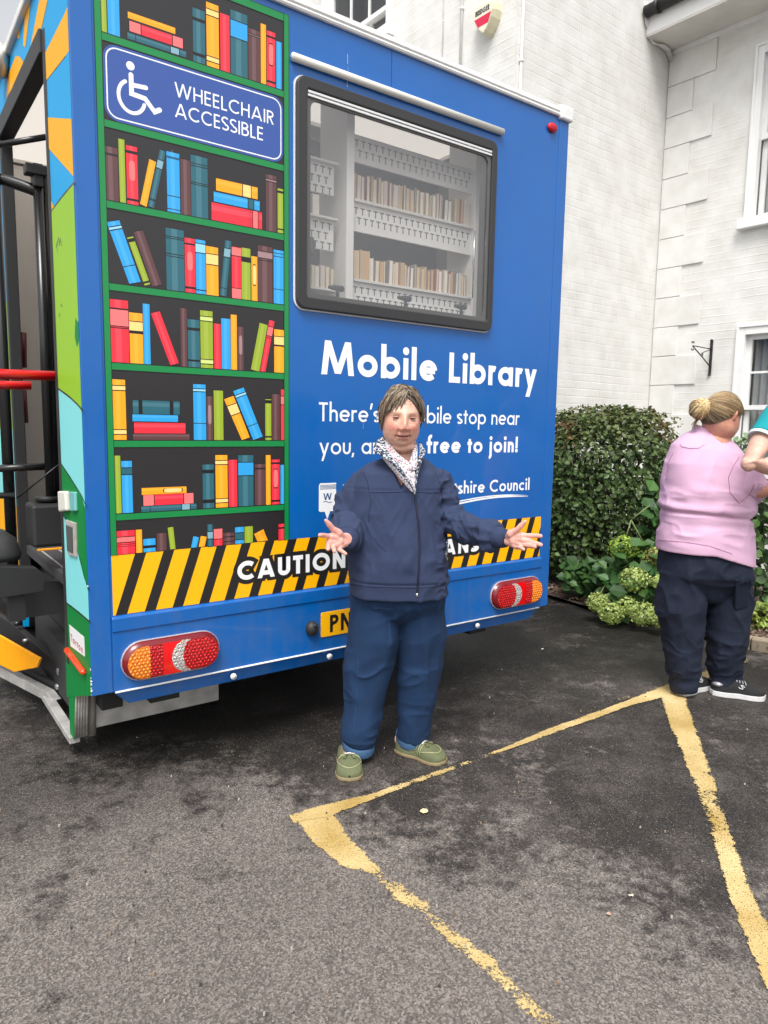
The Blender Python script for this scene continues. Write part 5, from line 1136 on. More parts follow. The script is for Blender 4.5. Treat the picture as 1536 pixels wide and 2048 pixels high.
# ================================================================== PEOPLE
def skinmat(name, rough=.5): return mat(name, (.6, .35, .27), rough, attr='Col', spec=.35, sss=.08, bump=.06, bscale=260)
def rotz(v, a):
    c, s = math.cos(a), math.sin(a); v = np.asarray(v, float); o = v.copy(); o[..., 0] = v[..., 0]*c-v[..., 1]*s; o[..., 1] = v[..., 0]*s+v[..., 1]*c; return o
class Head:
    """head frame: x right of the picture, -y out of the face, z up; origin at the middle of the skull"""
    def __init__(s, c, yaw=0., pitch=0., roll=0., k=1., jaw=1., plump=0.):
        s.c = np.array(c); s.k = k; s.M = np.array(Matrix.Rotation(yaw, 3, 'Z') @ Matrix.Rotation(roll, 3, 'Y') @ Matrix.Rotation(pitch, 3, 'X')); s.jaw = jaw; s.pl = plump
    def w(s, p): return s.c+s.k*(np.asarray(p) @ s.M.T)
    def l(s, p): return ((np.asarray(p)-s.c)/s.k) @ s.M
    def surf(s, th, ph):          # th from crown 0..pi, ph azimuth (0 = +x, -pi/2 = face)
        d = np.stack([np.sin(th)*np.cos(ph), np.sin(th)*np.sin(ph), np.cos(th)], -1)
        cz_ = np.abs(np.cos(th)); wide = np.where(np.cos(th) < 0, (1-cz_**2.9)**(1/2.9)/np.maximum(np.sin(th), 1e-4), 1.); wide = 1+(wide-1)*.9
        x, y, z = d[..., 0]*.072*wide, d[..., 1]*.092*(1+(wide-1)*.5), d[..., 2]*.112
        back = sstep(y, 0, .08); y = y+back*.012*(z > -.2)
        low = sstep(-z, .0, .11); fr = sstep(-y, -.05, .07)
        x = x*(1-.16*s.jaw*low)+np.sign(x)*.006*s.pl*gz(z+.07, .035)
        y = y*(1-.30*low*(1-fr))+.0
        return x, y, z
    def mesh(s, mb, mi=0):
        nu, nv = 140, 120
        th = np.linspace(.02, math.pi-.02, nv+1)[:, None]*np.ones((1, nu)); ph = np.linspace(0, 2*math.pi, nu, endpoint=False)[None, :]*np.ones((nv+1, 1))
        x, y, z = s.surf(th, ph); f = sstep(-y, .0, .045)
        y = y-f*.006*gz(z+.005, .07)*(gz(x, .05))
        q = z+.006
        # flatten the face a little, brow, sockets, cheeks, nose, lips, chin
        y = y-.0045*f*gz(q-.030, .011)*gz(np.abs(x)-.028, .024)
        y = y+.0105*f*gz(q-.010, .013)*gz(np.abs(x)-.029, .017)
        y = y-.0075*f*gz(q+.022, .020)*gz(np.abs(x)-.040, .018)
        y = y-.0095*f*gz(q-.002, .03)*gz(x, .011)*(q > -.03)*1.0
        nz_ = np.where(q > -.027, gz(q+.027, .034), gz(q+.027, .011)); y = y-.020*f*nz_*gz(x, .0105+.003*gz(q+.03, .012))
        y = y-.0060*f*gz(q+.031, .007)*gz(np.abs(x)-.0110, .0055)
        y = y+.0045*f*gz(q+.040, .006)*gz(x, .012)
        y = y-.0055*f*gz(q+.0515, .0055)*gz(x, .022)-.0055*f*gz(q+.0655, .006)*gz(x, .019)+.0055*f*gz(q+.0585+.03*np.abs(x)*-.12, .0028)*gz(x, .026)
        y = y+.0035*f*gz(q+.076, .006)*gz(x, .02)-.008*f*gz(q+.094, .013)*gz(x, .018)
        nl_ = np.abs(np.abs(x)-(.020+.22*np.clip(-.032-q, -.01, .05))); y = y+.0052*f*gz(nl_, .0035)*sstep(-q, .028, .036)*(1-sstep(-q, .065, .075))
        y = y+.0032*f*gz(q+.006+.35*np.abs(np.abs(x)-.029), .0030)*gz(np.abs(x)-.031, .013)-.0030*f*gz(q+.074, .010)*gz(np.abs(x)-.040, .010)+.0028*f*gz(np.abs(x)-.034, .003)*gz(q+.070, .012)
        P = s.w(np.stack([x, y, z], -1).reshape(-1, 3))
        fs = [(i*nu+j, i*nu+(j+1) % nu, (i+1)*nu+(j+1) % nu, (i+1)*nu+j) for i in range(nv) for j in range(nu)]+[tuple(range(nu))[::-1], tuple(range(nv*nu, (nv+1)*nu))]
        mb.add([tuple(p) for p in P], fs, mi, True)
        for sx in (-1, 1):
            e = [( .0715, .004, .020), (.079, .012, .024), (.081, .016, .010), (.076, .012, -.008), (.070, .003, -.016)]
            mb.tube([s.w((sx*a, b, c)) for a, b, c in e], [.006*s.k, .008*s.k, .0075*s.k, .006*s.k, .005*s.k], 8, mi)
            mb.ell(s.w((sx*.074, .012, .006)), (.006*s.k, .014*s.k, .024*s.k), 10, 8, mi, Matrix(s.M.tolist()))
def face_colour(hd, co, base, brow=(.16, .11, .08), lip=(.50, .19, .17), cheek=.5, lines=1.):
    l = hd.l(co); x, y, z = l.T; z = z+.006; n = len(co); col = np.array(base)[None]*np.ones((n, 1)); f = (y < -.02) & (np.abs(x) < .08) & (np.abs(z) < .14)
    ff = f.astype(float); near = ((np.abs(l) < np.array((.1, .13, .16))).all(1)).astype(float)
    def blend(c, w): nonlocal col; w = np.clip(w, 0, 1)[:, None]; col = col*(1-w)+np.array(c)[None]*w
    red = np.array(base)*np.array((1.08, .62, .62))
    blend(red, ff*cheek*gz(z+.022, .022)*gz(np.abs(x)-.040, .020)); blend(red, ff*cheek*.9*gz(z+.03, .012)*gz(x, .013)); blend(red, near*.4*gz(np.abs(x)-.08, .01)*(z > -.03))
    blend(np.array(base)*np.array((.86, .78, .76)), ff*.6*gz(z-.008, .012)*gz(np.abs(x)-.029, .018))
    blend(lip, ff*.75*gz(z+.0515, .0042)*(gz(x, .021) > .3)); blend(lip, ff*.8*gz(z+.0650, .0050)*(gz(x, .019) > .3)); blend((.10, .02, .02), ff*1.2*gz(z+.0585-7.*x*x-.05*x, .0027)*(np.abs(x) < .030)); blend(np.array(base)*np.array((.70, .5, .45)), ff*.5*gz(z+.0545, .005)*gz(np.abs(x)-.031, .003)); blend(np.array(base)*np.array((.72, .58, .54)), ff*.5*lines*gz(z+.004+.35*np.abs(np.abs(x)-.029), .0016)*gz(np.abs(x)-.033, .014)); blend(np.array(base)*np.array((.8, .68, .64)), ff*.35*lines*gz(np.sin((z+.002*np.cos(x*60))*520)-1, .35)*gz(z-.062, .014)*gz(x, .034))
    blend(brow, ff*.25*gz(z-.0295+.0*x, .0035)*sstep(np.abs(x), .010, .016)*(1-sstep(np.abs(x), .042, .048)))
    nl_ = np.abs(np.abs(x)-(.020+.22*np.clip(-.032-z, -.01, .05))); blend(np.array(base)*np.array((.72, .55, .52)), ff*.45*lines*gz(nl_, .0025)*sstep(-z, .028, .036)*(1-sstep(-z, .062, .072)))
    col *= (1+.10*vn(l*140)+.08*vn(l*50+7))[:, None]
    return col
def eyes(hd, parent, iris=(.06, .04, .03)):
    for sx in (-1, 1):
        c = hd.w((sx*.029, -.0745, .0035)); M_ = Matrix(hd.M.tolist()); k = hd.k
        mb = MB(); mb.ell(c, (.0115*k, .0098*k, .0036*k), 18, 10, 0, M_); d = 0
        mb.ell(hd.w((sx*.029+.0005, -.0832, .0036)), (.0066*k, .0036*k, .0040*k), 14, 8, 1, M_)
        mb.build('eye', [MATS['eye_white'], mat('iris', iris, .15)], parent)
        lid = MB(); 
        for zo, dz, r in ((.0148, .0035, .0024), (.0046, -.0015, .0016)):
            lid.tube([hd.w((sx*(.029+t*.0135), -.0852+.0065*t*t, zo-.006+dz*(-(t*t)))) for t in np.linspace(-1, 1, 9)], r*k, 6, 0)
        lid.tube([hd.w((sx*(.029+t*.0125), -.0868+.0065*t*t, .0062-.0030*t*t)) for t in np.linspace(-1, 1, 9)], .0015*k, 5, 1)
        lid.build('eyelid', [MATS['lid_skin'], mat('lash', (.05, .03, .025), .6)], parent)
mat('eye_white', (.50, .45, .42), .2); mat('lid_skin', (.46, .25, .19), .55)
def strands(name, paths, r, cols, parent, m=None):
    """ribbon-thin hair locks as 3-sided tubes, coloured per strand"""
    mb = MB(); cc = []
    for p, c in zip(paths, cols):
        n0 = len(mb.v); k = len(p); mb.tube(p, [r*(1-.75*(i/(k-1))**2) for i in range(k)], 3, 0, cap=False); cc += [c]*(len(mb.v)-n0)
    me = mb.mesh(name); return finish(me, name, m or MATS['hair'], parent, np.array(cc))
mat('hair', (.2, .15, .1), .42, attr='Col', spec=.45)
def hand(mb, wrist, knuckles, tips, thumb, r=.0088, palm_r=.0145, bend=.012, nrm=(0, -1, 0)):
    wr = np.array(wrist); K = [np.array(k) for k in knuckles]; T = [np.array(t) for t in tips]; nrm = np.array(nrm, float)
    for i, (k, t) in enumerate(zip(K, T)):
        mb.tube([wr+(k-wr)*.05+(K[0]-K[3])*(.18-.12*i), wr+(k-wr)*.5, k], [palm_r*1.05, palm_r*1.1, palm_r*.86], 12, up=(0, .3, 1))
        rr = r*(1.0, 1.04, 1.0, .86)[i]; d = t-k
        p1 = k+d*.42+nrm*bend*(-.5); p2 = k+d*.74+nrm*bend*(-.25)
        mb.tube([k-d*.12, k, k+d*.2+nrm*bend*-.3, p1, k+d*.6+nrm*bend*-.45, p2, t-d*.05, t+d/np.linalg.norm(d)*.002], [rr*1.15, rr*1.18, rr*1.02, rr*1.06, rr*.96, rr*.98, rr*.86, rr*.45], 10)
        mb.ell(t-d*.03, (rr*.8,)*3, 8, 6)
    th = [np.array(p) for p in thumb]; mb.tube([wr+(th[0]-wr)*.3, th[0], (th[0]+th[1])/2, th[1], (th[1]+th[2])/2, th[2]], [palm_r*.9, palm_r*1.15, r*1.45, r*1.2, r*1.25, r*.75], 10); mb.ell(th[2], (r*.8,)*3, 8, 6)
    c = (sum(K)/4*.55+wr*.45); mb.ell(c, (palm_r*1.6, palm_r*1.1, palm_r*1.6), 12, 8)
def cloth(mb, voxel, wr=(), smooth=3, floor=None):
    me = fuse(mb, voxel, smooth); co = coords(me); nm = normals(me)
    d = np.zeros(len(co))
    for f in wr: d += f(co)
    setco(me, co+nm*d[:, None]); return me
def ridged(co, sc, ax=(1, 1, 1), seed=0.):
    return 1-2*np.abs(vn(co*np.array(ax)*sc+seed))
def crease(co, f, ax=(1, 1, 1), seed=0., pw_=5):      # narrow soft ridges with flat cloth between
    c = co*np.array(ax)*f+seed; c = c+.45*np.stack([vn(c*.7+3), vn(c*.7+11), vn(c*.7+19)], 1); return (1-np.abs(vn(c)))**pw_-.22
# ---------------------------------------------------------------- the standing woman
lady = empty('person', (0.03, 2.80, 0)); LP = np.array((0.03, 2.80, 0.)); tag(lady, 'older woman in a navy zip jacket with open arms before the van', 'person')
def Wl(x, y, Y): return W(x, y, Y)-LP
def px(v, Y): return v/F*Y
hd = Head(Wl(803, 837, 2.80), yaw=math.radians(6), pitch=math.radians(3), roll=math.radians(2), k=1.02, jaw=.72, plump=1.1)
b = MB(); hd.mesh(b)
b.tube([Wl(803, 862, 2.845), Wl(802, 895, 2.845), Wl(802, 935, 2.85), Wl(800, 965, 2.86)], [px(30, 2.8), px(30, 2.8), px(34, 2.8), px(46, 2.8)], 24)
b.ell(Wl(804, 893, 2.80), (px(27, 2.8), .045, px(15, 2.8)), 16, 10)       # soft under-chin
def ringpx(L_, R_, y, Y, ry, dy=0.): a = Wl(L_, y, Y); c = Wl(R_, y, Y); return ((a[0]+c[0])/2, Y-2.80+dy, (a[2]+c[2])/2, (c[0]-a[0])/2, ry)
TR = [ringpx(765, 840, 925, 2.84, .055), ringpx(725, 865, 945, 2.84, .08), ringpx(712, 872, 985, 2.84, .095), ringpx(710, 878, 1060, 2.84, .115), ringpx(710, 880, 1120, 2.84, .12), ringpx(715, 872, 1190, 2.85, .105), ringpx(725, 862, 1230, 2.86, .09)]
b.rings(TR, 32)
legL = [(752, 1230, 2.84), (738, 1330, 2.85), (722, 1420, 2.86), (713, 1490, 2.835), (704, 1518, 2.80)]; legR = [(835, 1230, 2.88), (838, 1330, 2.91), (832, 1410, 2.93), (824, 1475, 2.92), (812, 1492, 2.915)]
for lg, rr in ((legL, (.062, .055, .045, .033, .034)), (legR, (.062, .055, .045, .032, .033))): b.tube([Wl(*p) for p in lg], rr, 20)
# feet inside the shoes
def g2(x, y): p = G(x, y); return p-LP
ftL0, ftL1 = g2(692, 1512)+np.array((0.01, .0, .04)), g2(701, 1552)+np.array((0, .0, .03)); ftR0, ftR1 = g2(798, 1500)+np.array((0, .02, .04)), g2(872, 1527)+np.array((0, 0, .03))
for a, c in ((ftL0, ftL0*.45+ftL1*.55), (ftR0, ftR0*.45+ftR1*.55)): b.tube([a, a*.6+c*.4+np.array((0, 0, .012)), c-np.array((0, 0, .006))], [.031, .027, .016], 14)
# arms and hands
rs_ = dict(sh=Wl(728, 958, 2.84), el=Wl(697, 1058, 2.84), wr=Wl(692, 1079, 2.615)); ls_ = dict(sh=Wl(864, 960, 2.85), el=Wl(912, 1050, 2.82), wr=Wl(1010, 1077, 2.60))
for q in (rs_, ls_): b.tube([q['sh'], (q['sh']+q['el'])/2, q['el'], (q['el']+q['wr'])/2, q['wr']], [.045, .042, .038, .030, .0235], 16)
hand(b, Wl(690, 1080, 2.60), [Wl(659, 1073, 2.545), Wl(657, 1085, 2.54), Wl(665, 1093, 2.545), Wl(675, 1098, 2.56)], [Wl(639, 1070, 2.485), Wl(656, 1099, 2.462), Wl(669, 1103, 2.465), Wl(692, 1108, 2.52)],
     [Wl(676, 1066, 2.57), Wl(664, 1056, 2.55), Wl(652, 1041, 2.53)], r=.0090, palm_r=.0150, bend=.010)
hand(b, Wl(1014, 1077, 2.59), [Wl(1048, 1071, 2.53), Wl(1049, 1080, 2.525), Wl(1045, 1089, 2.53), Wl(1036, 1094, 2.545)], [Wl(1083, 1072, 2.485), Wl(1083, 1090, 2.475), Wl(1071, 1094, 2.47), Wl(1048, 1099, 2.47)],
     [Wl(1022, 1067, 2.56), Wl(1035, 1059, 2.54), Wl(1050, 1043, 2.52)], r=.0088, palm_r=.0150, bend=.006)
me = fuse(b, .0024, 2, .5); co = coords(me); SK = (.71, .41, .31)
col = face_colour(hd, co, SK, cheek=.75, lines=2.)
l = hd.l(co); low = co[:, 2] < .35; col[low] = np.array((.62, .30, .26))*(1+.08*vn(co[low]*60))[:, None]
hn = (co[:, 2] < 1.08) & (co[:, 2] > .8); col[hn] = np.array((.70, .36, .30))*(1+.12*vn(co[hn]*70)+.06*vn(co[hn]*160))[:, None]
body = finish(me, 'body', skinmat('skin'), lady, col); eyes(hd, lady)
# blouse
M_blouse = None
def patmat(name, c0, c1, scale, thr, c2=None, stretch=(1, 1, 1), kind='vor'):
    m = bpy.data.materials.new(name); m.use_nodes = True; t = m.node_tree; b_ = t.nodes['Principled BSDF']; N = t.nodes.new; L = t.links.new
    tc = N('ShaderNodeTexCoord'); mp = N('ShaderNodeMapping'); mp.inputs['Scale'].default_value = stretch; L(tc.outputs['Object'], mp.inputs[0])
    if kind == 'vor': n = N('ShaderNodeTexVoronoi'); n.inputs['Scale'].default_value = scale; out = n.outputs['Distance']
    else: n = N('ShaderNodeTexNoise'); n.inputs['Scale'].default_value = scale; n.inputs['Detail'].default_value = 2; out = n.outputs[0]
    L(mp.outputs[0], n.inputs['Vector']); g = N('ShaderNodeMath'); g.operation = 'LESS_THAN'; g.inputs[1].default_value = thr; L(out, g.inputs[0])
    mx = N('ShaderNodeMixRGB'); mx.inputs[1].default_value = (*c0, 1); mx.inputs[2].default_value = (*c1, 1); L(g.outputs[0], mx.inputs[0])
    if c2:
        sc = N('ShaderNodeSeparateColor'); L(n.outputs['Color'], sc.inputs[0]); g2_ = N('ShaderNodeMath'); g2_.operation = 'GREATER_THAN'; g2_.inputs[1].default_value = .72; L(sc.outputs[0], g2_.inputs[0])
        m2 = N('ShaderNodeMixRGB'); m2.inputs[1].default_value = (*c1, 1); m2.inputs[2].default_value = (*c2, 1); L(g2_.outputs[0], m2.inputs[0]); L(m2.outputs[0], mx.inputs[2])
    L(mx.outputs[0], b_.inputs['Base Color']); b_.inputs['Roughness'].default_value = .8; return m
M_blouse = patmat('floral_blouse', (.52, .51, .53), (.12, .09, .15), 120, .36, (.5, .06, .1))
M_print = patmat('printed_lining', (.55, .57, .60), (.015, .025, .05), 105, .55, None, (1, 1, 2.2), 'noise')
M_navyf = mat('navy_fleece', s2l((42, 54, 84)), .92, sheen=.0, bump=.35, bscale=900, var=.05, vscale=14)
jb = MB()
JR = [ringpx(758, 846, 918, 2.84, .068), ringpx(735, 862, 930, 2.84, .085, .005), ringpx(712, 880, 946, 2.84, .108), ringpx(704, 888, 972, 2.84, .122), ringpx(701, 886, 1010, 2.84, .134), ringpx(699, 887, 1060, 2.835, .144), ringpx(697, 889, 1110, 2.83, .150), ringpx(697, 891, 1150, 2.83, .152), ringpx(699, 891, 1168, 2.83, .148), ringpx(699, 891, 1186, 2.83, .146)]
jb.rings(JR, 56, sq=2.35)
sl1 = [Wl(752, 966, 2.84), Wl(728, 968, 2.84), Wl(712, 1000, 2.84), Wl(704, 1044, 2.82), Wl(700, 1066, 2.74), Wl(697, 1078, 2.66)]
jb.tube(sl1, [px(22, 2.84), px(31, 2.84), px(36, 2.84), px(35, 2.82), .060, .052], 28)
sl2 = [Wl(845, 966, 2.85), Wl(866, 972, 2.85), Wl(878, 1000, 2.85), Wl(892, 1032, 2.84), Wl(922, 1054, 2.79), Wl(958, 1065, 2.70), Wl(990, 1074, 2.64)]
jb.tube(sl2, [px(22, 2.85), px(32, 2.85), px(34, 2.85), px(32, 2.84), px(27, 2.79), .048, .043], 28)
def jw(co):
    z = co[:, 2]; x = co[:, 0]; d = .0035*vn(co*np.array((9, 9, 5)))+.0022*ridged(co, 16, (1, 1, .5), 3)
    arm = sstep(np.abs(x+.01), .17, .21); d += arm*(.0085*ridged(co, 15, (1.0, .6, 1.4), 9)+.0055*ridged(co, 30, (1, .5, 1.2), 1))
    lowf = sstep(1.10-z, .0, .25)*(1-sstep(.86-z, 0, .04)); d += lowf*.0100*ridged(co*np.array((1, 1, .55))+.2*np.stack([z, z*0, z*0], 1), 10, (1, 1, .8), 4)
    d += .0055*ridged(np.stack([x*.9+z*.55, co[:, 1]*.5, z*.35], 1), 16, (1, 1, 1), 12)*sstep(np.abs(x+.01), .05, .16)*(1-arm)*gz(z-1.12, .16)+.0035*ridged(np.stack([x-z*.5*np.sign(x), co[:, 1]*.4, z*.3], 1), 30, (1, 1, 1), 15)*gz(z-1.0, .16)*(1-arm*.5)+.005*ridged(np.stack([x, co[:, 1]*.6, z*.25], 1), 34, (1, 1, 1), 6)*gz(z-.88, .035)*(1-arm)
    s_ = np.sign(x+.01); d += arm*(.0085*crease(np.stack([x+z*.5*s_, co[:, 1]*.6, z-x*.3*s_], 1), 13, (1.5, 1, .7), 2)+.006*crease(co, 24, (.8, .6, 1.5), 31))
    d += (1-arm)*(.0090*crease(np.stack([x*.9+z*.42*s_, co[:, 1]*.4, z*.35-x*.2], 1), 10, (1, 1, 1), 41)*sstep(np.abs(x+.01), .02, .12)+.0045*crease(np.stack([x, co[:, 1]*.5, z*.3], 1), 22, (1, 1, 1), 8)*gz(z-.93, .09))
    zs = Wl(800, 1170, 2.69)[2]; d -= .0045*gz(z-zs, .004)*(1-arm)
    ys = Wl(800, 982, 2.70)[2]; d -= .0022*gz(z-ys+.10*np.abs(x)*0, .003)*(co[:, 1] < 0)
    return d
me = cloth(jb, .0048, [jw], 3); co = coords(me)
# open the neck: push the vertices of the front V inward
l0 = Wl(802, 985, 2.70); zt = Wl(802, 905, 2.74)[2]; 
vx = np.clip((co[:, 2]-(l0[2]-.0))/(zt-l0[2]), 0, 1.6); half_w = vx*px(36, 2.75)*1.0; inV = (co[:, 1] < -.0) & (co[:, 2] > l0[2]-.004) & (np.abs(co[:, 0]-l0[0]-.002) < half_w)
co[inV, 1] += .045*sstep((half_w-np.abs(co[:, 0]-l0[0]-.002))[inV], 0, .012); setco(me, co)
jk = finish(me, 'jacket', M_navyf, lady)
# cuffs, hem, zip, seams
def bandr(name, path, r, m, par=lady, n=24, up=(0, 0, 1), r2=None): q = MB(); q.tube(path, r, n, cap=True, r2=r2, up=up); return q.build(name, m, par)
c0, c1 = sl1[-1], Wl(691, 1079, 2.622); bandr('cuff', [c0*.9+c1*.1, c0*.75+c1*.25, c0*.4+c1*.6, c1], [.042, .046, .044, .038], M_navyf)
c0, c1 = sl2[-1], Wl(1012, 1077, 2.60); bandr('cuff', [c0*1.1-c1*.1, c0*.8+c1*.2, c0*.4+c1*.6, c1], [.036, .042, .0385, .034], M_navyf)
dgl = bpy.context.evaluated_depsgraph_get(); dgl.update()
from mathutils.bvhtree import BVHTree
bvj = BVHTree.FromObject(jk, dgl)
def onj(x, y, off=.002, bv=bvj):
    o = Vector(CC-LP); d = Vector(ray(x, y)).normalized(); h = bv.ray_cast(o, d); 
    if h[0] is None: return Wl(x, y, 2.70)
    return np.array(h[0]-d*off)
for pts in ([(725, 942), (735, 964), (741, 1000), (737, 1045)], [(870, 944), (880, 968), (886, 1005)], [(742, 985), (780, 985), (826, 983)], [(833, 984), (860, 986), (884, 984)], [(697, 1169), (750, 1174), (834, 1176)], [(838, 1176), (870, 1173), (894, 1167)], [(748, 1075), (757, 1090), (772, 1103)]):
    zz2 = []
    for a, c in zip(pts, pts[1:]): zz2 += [(a[0]+(c[0]-a[0])*t, a[1]+(c[1]-a[1])*t) for t in np.linspace(0, 1, 9)]
    s_ = MB(); s_.tube([onj(x, y, .0002) for x, y in zz2], .0014, 5); s_.build('seam', mat('seam_navy', s2l((18, 26, 52)), .9), lady)
zp_ = MB(); zpx = [(829, 985), (832, 1010), (837, 1050), (839, 1090), (838, 1130), (836, 1165), (834, 1190)]
zz_ = [zpx[0]]; 
for a, c in zip(zpx, zpx[1:]): zz_ += [(a[0]+(c[0]-a[0])*t, a[1]+(c[1]-a[1])*t) for t in (.25, .5, .75, 1)]
zp_.tube([onj(x, y, .001) for x, y in zz_], .0042, 6); zp_.build('zip', mat('zip_navy', (.01, .013, .03), .4), lady)
zp_ = MB(); zp_.ell(onj(834, 1190, .004), (.005, .004, .008), 10, 8); zp_.ell(onj(829, 986, .004), (.004, .004, .008), 10, 8); zp_.build('zip_pull', mat('steel', (.6, .6, .6), .25, .8), lady)
# collar: printed lining folded outward either side, blouse collar inside
def patch(name, L_, R_, m, Yl=None, th=.004, n=10, bul=.012, back=0.):
    """strip between two pixel polylines given with depths"""
    mb = MB(); a = [Wl(p[0], p[1], p[2]+back) for p in L_]; c = [Wl(p[0], p[1], p[2]+back) for p in R_]; k = len(a); vs = []
    for i in range(k):
        for j in range(n+1):
            t = j/n; p = a[i]*(1-t)+c[i]*t+np.array((0, -bul*math.sin(math.pi*t), 0)); vs.append(tuple(p))
    mb.add(vs, [(i*(n+1)+j, i*(n+1)+j+1, (i+1)*(n+1)+j+1, (i+1)*(n+1)+j) for i in range(k-1) for j in range(n)], 0, True)
    o = mb.build(name, m, lady); s_ = o.modifiers.new('s', 'SOLIDIFY'); s_.thickness = th; s_.offset = 1; sub = o.modifiers.new('b', 'SUBSURF'); sub.levels = sub.render_levels = 1; return o
patch('collar', [(771, 868, 2.84), (757, 876, 2.80), (748, 888, 2.765), (743, 902, 2.745), (756, 908, 2.725), (776, 921, 2.705), (800, 945, 2.690), (822, 972, 2.680), (828, 985, 2.678)],
      [(774, 868, 2.835), (770, 878, 2.80), (770, 888, 2.765), (773, 898, 2.742), (780, 908, 2.728), (792, 922, 2.712), (808, 943, 2.698), (823, 968, 2.686), (829, 984, 2.682)], M_print)
patch('collar', [(836, 882, 2.84), (838, 890, 2.79), (839, 900, 2.755), (838, 912, 2.73), (834, 925, 2.712), (832, 945, 2.695), (830, 968, 2.685), (829, 984, 2.682)],
      [(838, 881, 2.84), (845, 890, 2.79), (851, 900, 2.755), (852, 904, 2.738), (847, 915, 2.722), (840, 935, 2.703), (833, 962, 2.688), (830, 985, 2.680)], M_print)
patch('blouse', [(769, 866, 2.825), (760, 880, 2.80), (752, 893, 2.775), (758, 908, 2.755), (772, 926, 2.738), (790, 948, 2.722), (810, 970, 2.708), (826, 988, 2.695)],
      [(773, 866, 2.82), (776, 880, 2.775), (785, 895, 2.75), (800, 912, 2.735), (818, 922, 2.725), (831, 938, 2.710), (832, 960, 2.698), (829, 980, 2.690)], M_blouse, bul=.002, back=.008)
patch('blouse', [(831, 884, 2.82), (828, 894, 2.775), (825, 905, 2.75), (820, 916, 2.735), (818, 924, 2.722), (818, 940, 2.712)],
      [(834, 884, 2.825), (835, 893, 2.785), (836, 905, 2.76), (836, 918, 2.737), (835, 930, 2.72), (832, 942, 2.71)], M_blouse, bul=.003, back=.004)
patch('printed_hem_panel', [(893, 1078, 2.775), (891, 1100, 2.765), (888, 1125, 2.765)], [(897, 1078, 2.80), (896, 1100, 2.79), (894, 1125, 2.79)], M_print)
# trousers
M_den = mat('navy_denim', s2l((8, 44, 80)), .85, sheen=.0, bump=.3, bscale=1100, var=.10, vscale=9)
tb_ = MB()
hipr = [ringpx(702, 890, 1160, 2.85, .125), ringpx(698, 890, 1200, 2.85, .128), ringpx(700, 886, 1222, 2.86, .105), ringpx(722, 866, 1240, 2.865, .06)]
tb_.rings(hipr, 40, sq=2.3)
def leg(path, rx, ry): tb_.tube([Wl(*p) for p in path], rx, 28, r2=ry, up=(0, 1, 0))
leg([(748, 1190, 2.85), (747, 1270, 2.845), (739, 1330, 2.85), (728, 1400, 2.855), (719, 1460, 2.85), (717, 1486, 2.845)], [px(48, 2.85), px(54, 2.85), px(49, 2.85), px(40, 2.85), px(33, 2.85), px(32, 2.85)], [.112, .108, .097, .085, .078, .075])
leg([(840, 1190, 2.87), (840, 1270, 2.885), (839, 1330, 2.90), (834, 1400, 2.92), (827, 1450, 2.93), (825, 1473, 2.93)], [px(46, 2.88), px(48, 2.89), px(45, 2.9), px(40, 2.92), px(33, 2.93), px(32, 2.93)], [.112, .108, .097, .088, .080, .075])
def tw(co):
    z = co[:, 2]; d = .0065*ridged(co, 9, (1, 1, .35), 2)+.0040*ridged(co, 18, (1.2, 1.2, .25), 5)+.0022*vn(co*12)
    d += .0055*(1-sstep(z, .12, .30))*ridged(co, 22, (.35, .35, 1.2), 8)+.003*gz(z-.42, .10)*ridged(co, 20, (.5, .5, 1.2), 3)
    d += .0095*crease(np.stack([co[:, 0]+z*.12, co[:, 1]*.6, z*.16], 1), 12, (1, 1, 1), 4)*sstep(z, .12, .4)+.0080*crease(np.stack([co[:, 0]*.55+z*.4, co[:, 1]*.5, z-co[:, 0]*.6], 1), 13, (.7, .7, 1), 13)*(gz(z-.40, .11)+gz(z-.16, .07)+.7*gz(z-.68, .06)); return d
me = cloth(tb_, .0048, [tw], 7); tro = finish(me, 'trousers', M_den, lady)
bvt = BVHTree.FromObject(tro, bpy.context.evaluated_depsgraph_get())
for pts in ([(745, 1218), (757, 1216), (787, 1219)], [(716, 1320), (713, 1400), (706, 1470)], [(722, 1205), (716, 1230), (706, 1250)]):
    zz2 = []
    for a, c in zip(pts, pts[1:]): zz2 += [(a[0]+(c[0]-a[0])*t, a[1]+(c[1]-a[1])*t) for t in np.linspace(0, 1, 9)]
    sm2 = MB(); sm2.tube([onj(x, y, .0003, bvt) for x, y in zz2], .0011, 5); sm2.build('seam', mat('seam_thread', s2l((30, 66, 108)), .7), lady)
M_cuf = mat('denim_inside', s2l((58, 92, 128)), .85, bump=.4, bscale=900, var=.08, vscale=30)
for (x, y, Y, hw, tl) in ((717, 1487, 2.845, 34, .22), (825, 1473, 2.93, 34, .10)):
    q = MB(); c = Wl(x, y, Y); R1 = px(hw, Y); rr = [(c[0], c[1], c[2]+dz, R1*k, .076*k, -tl*.6, .2) for dz, k in ((-.018, .88), (-.021, .97), (-.015, 1.01), (.0, 1.03), (.014, 1.03), (.020, 1.0), (.017, .88))]
    q.rings(rr, 40, cap=False); q.build('turn_up', M_cuf, lady)
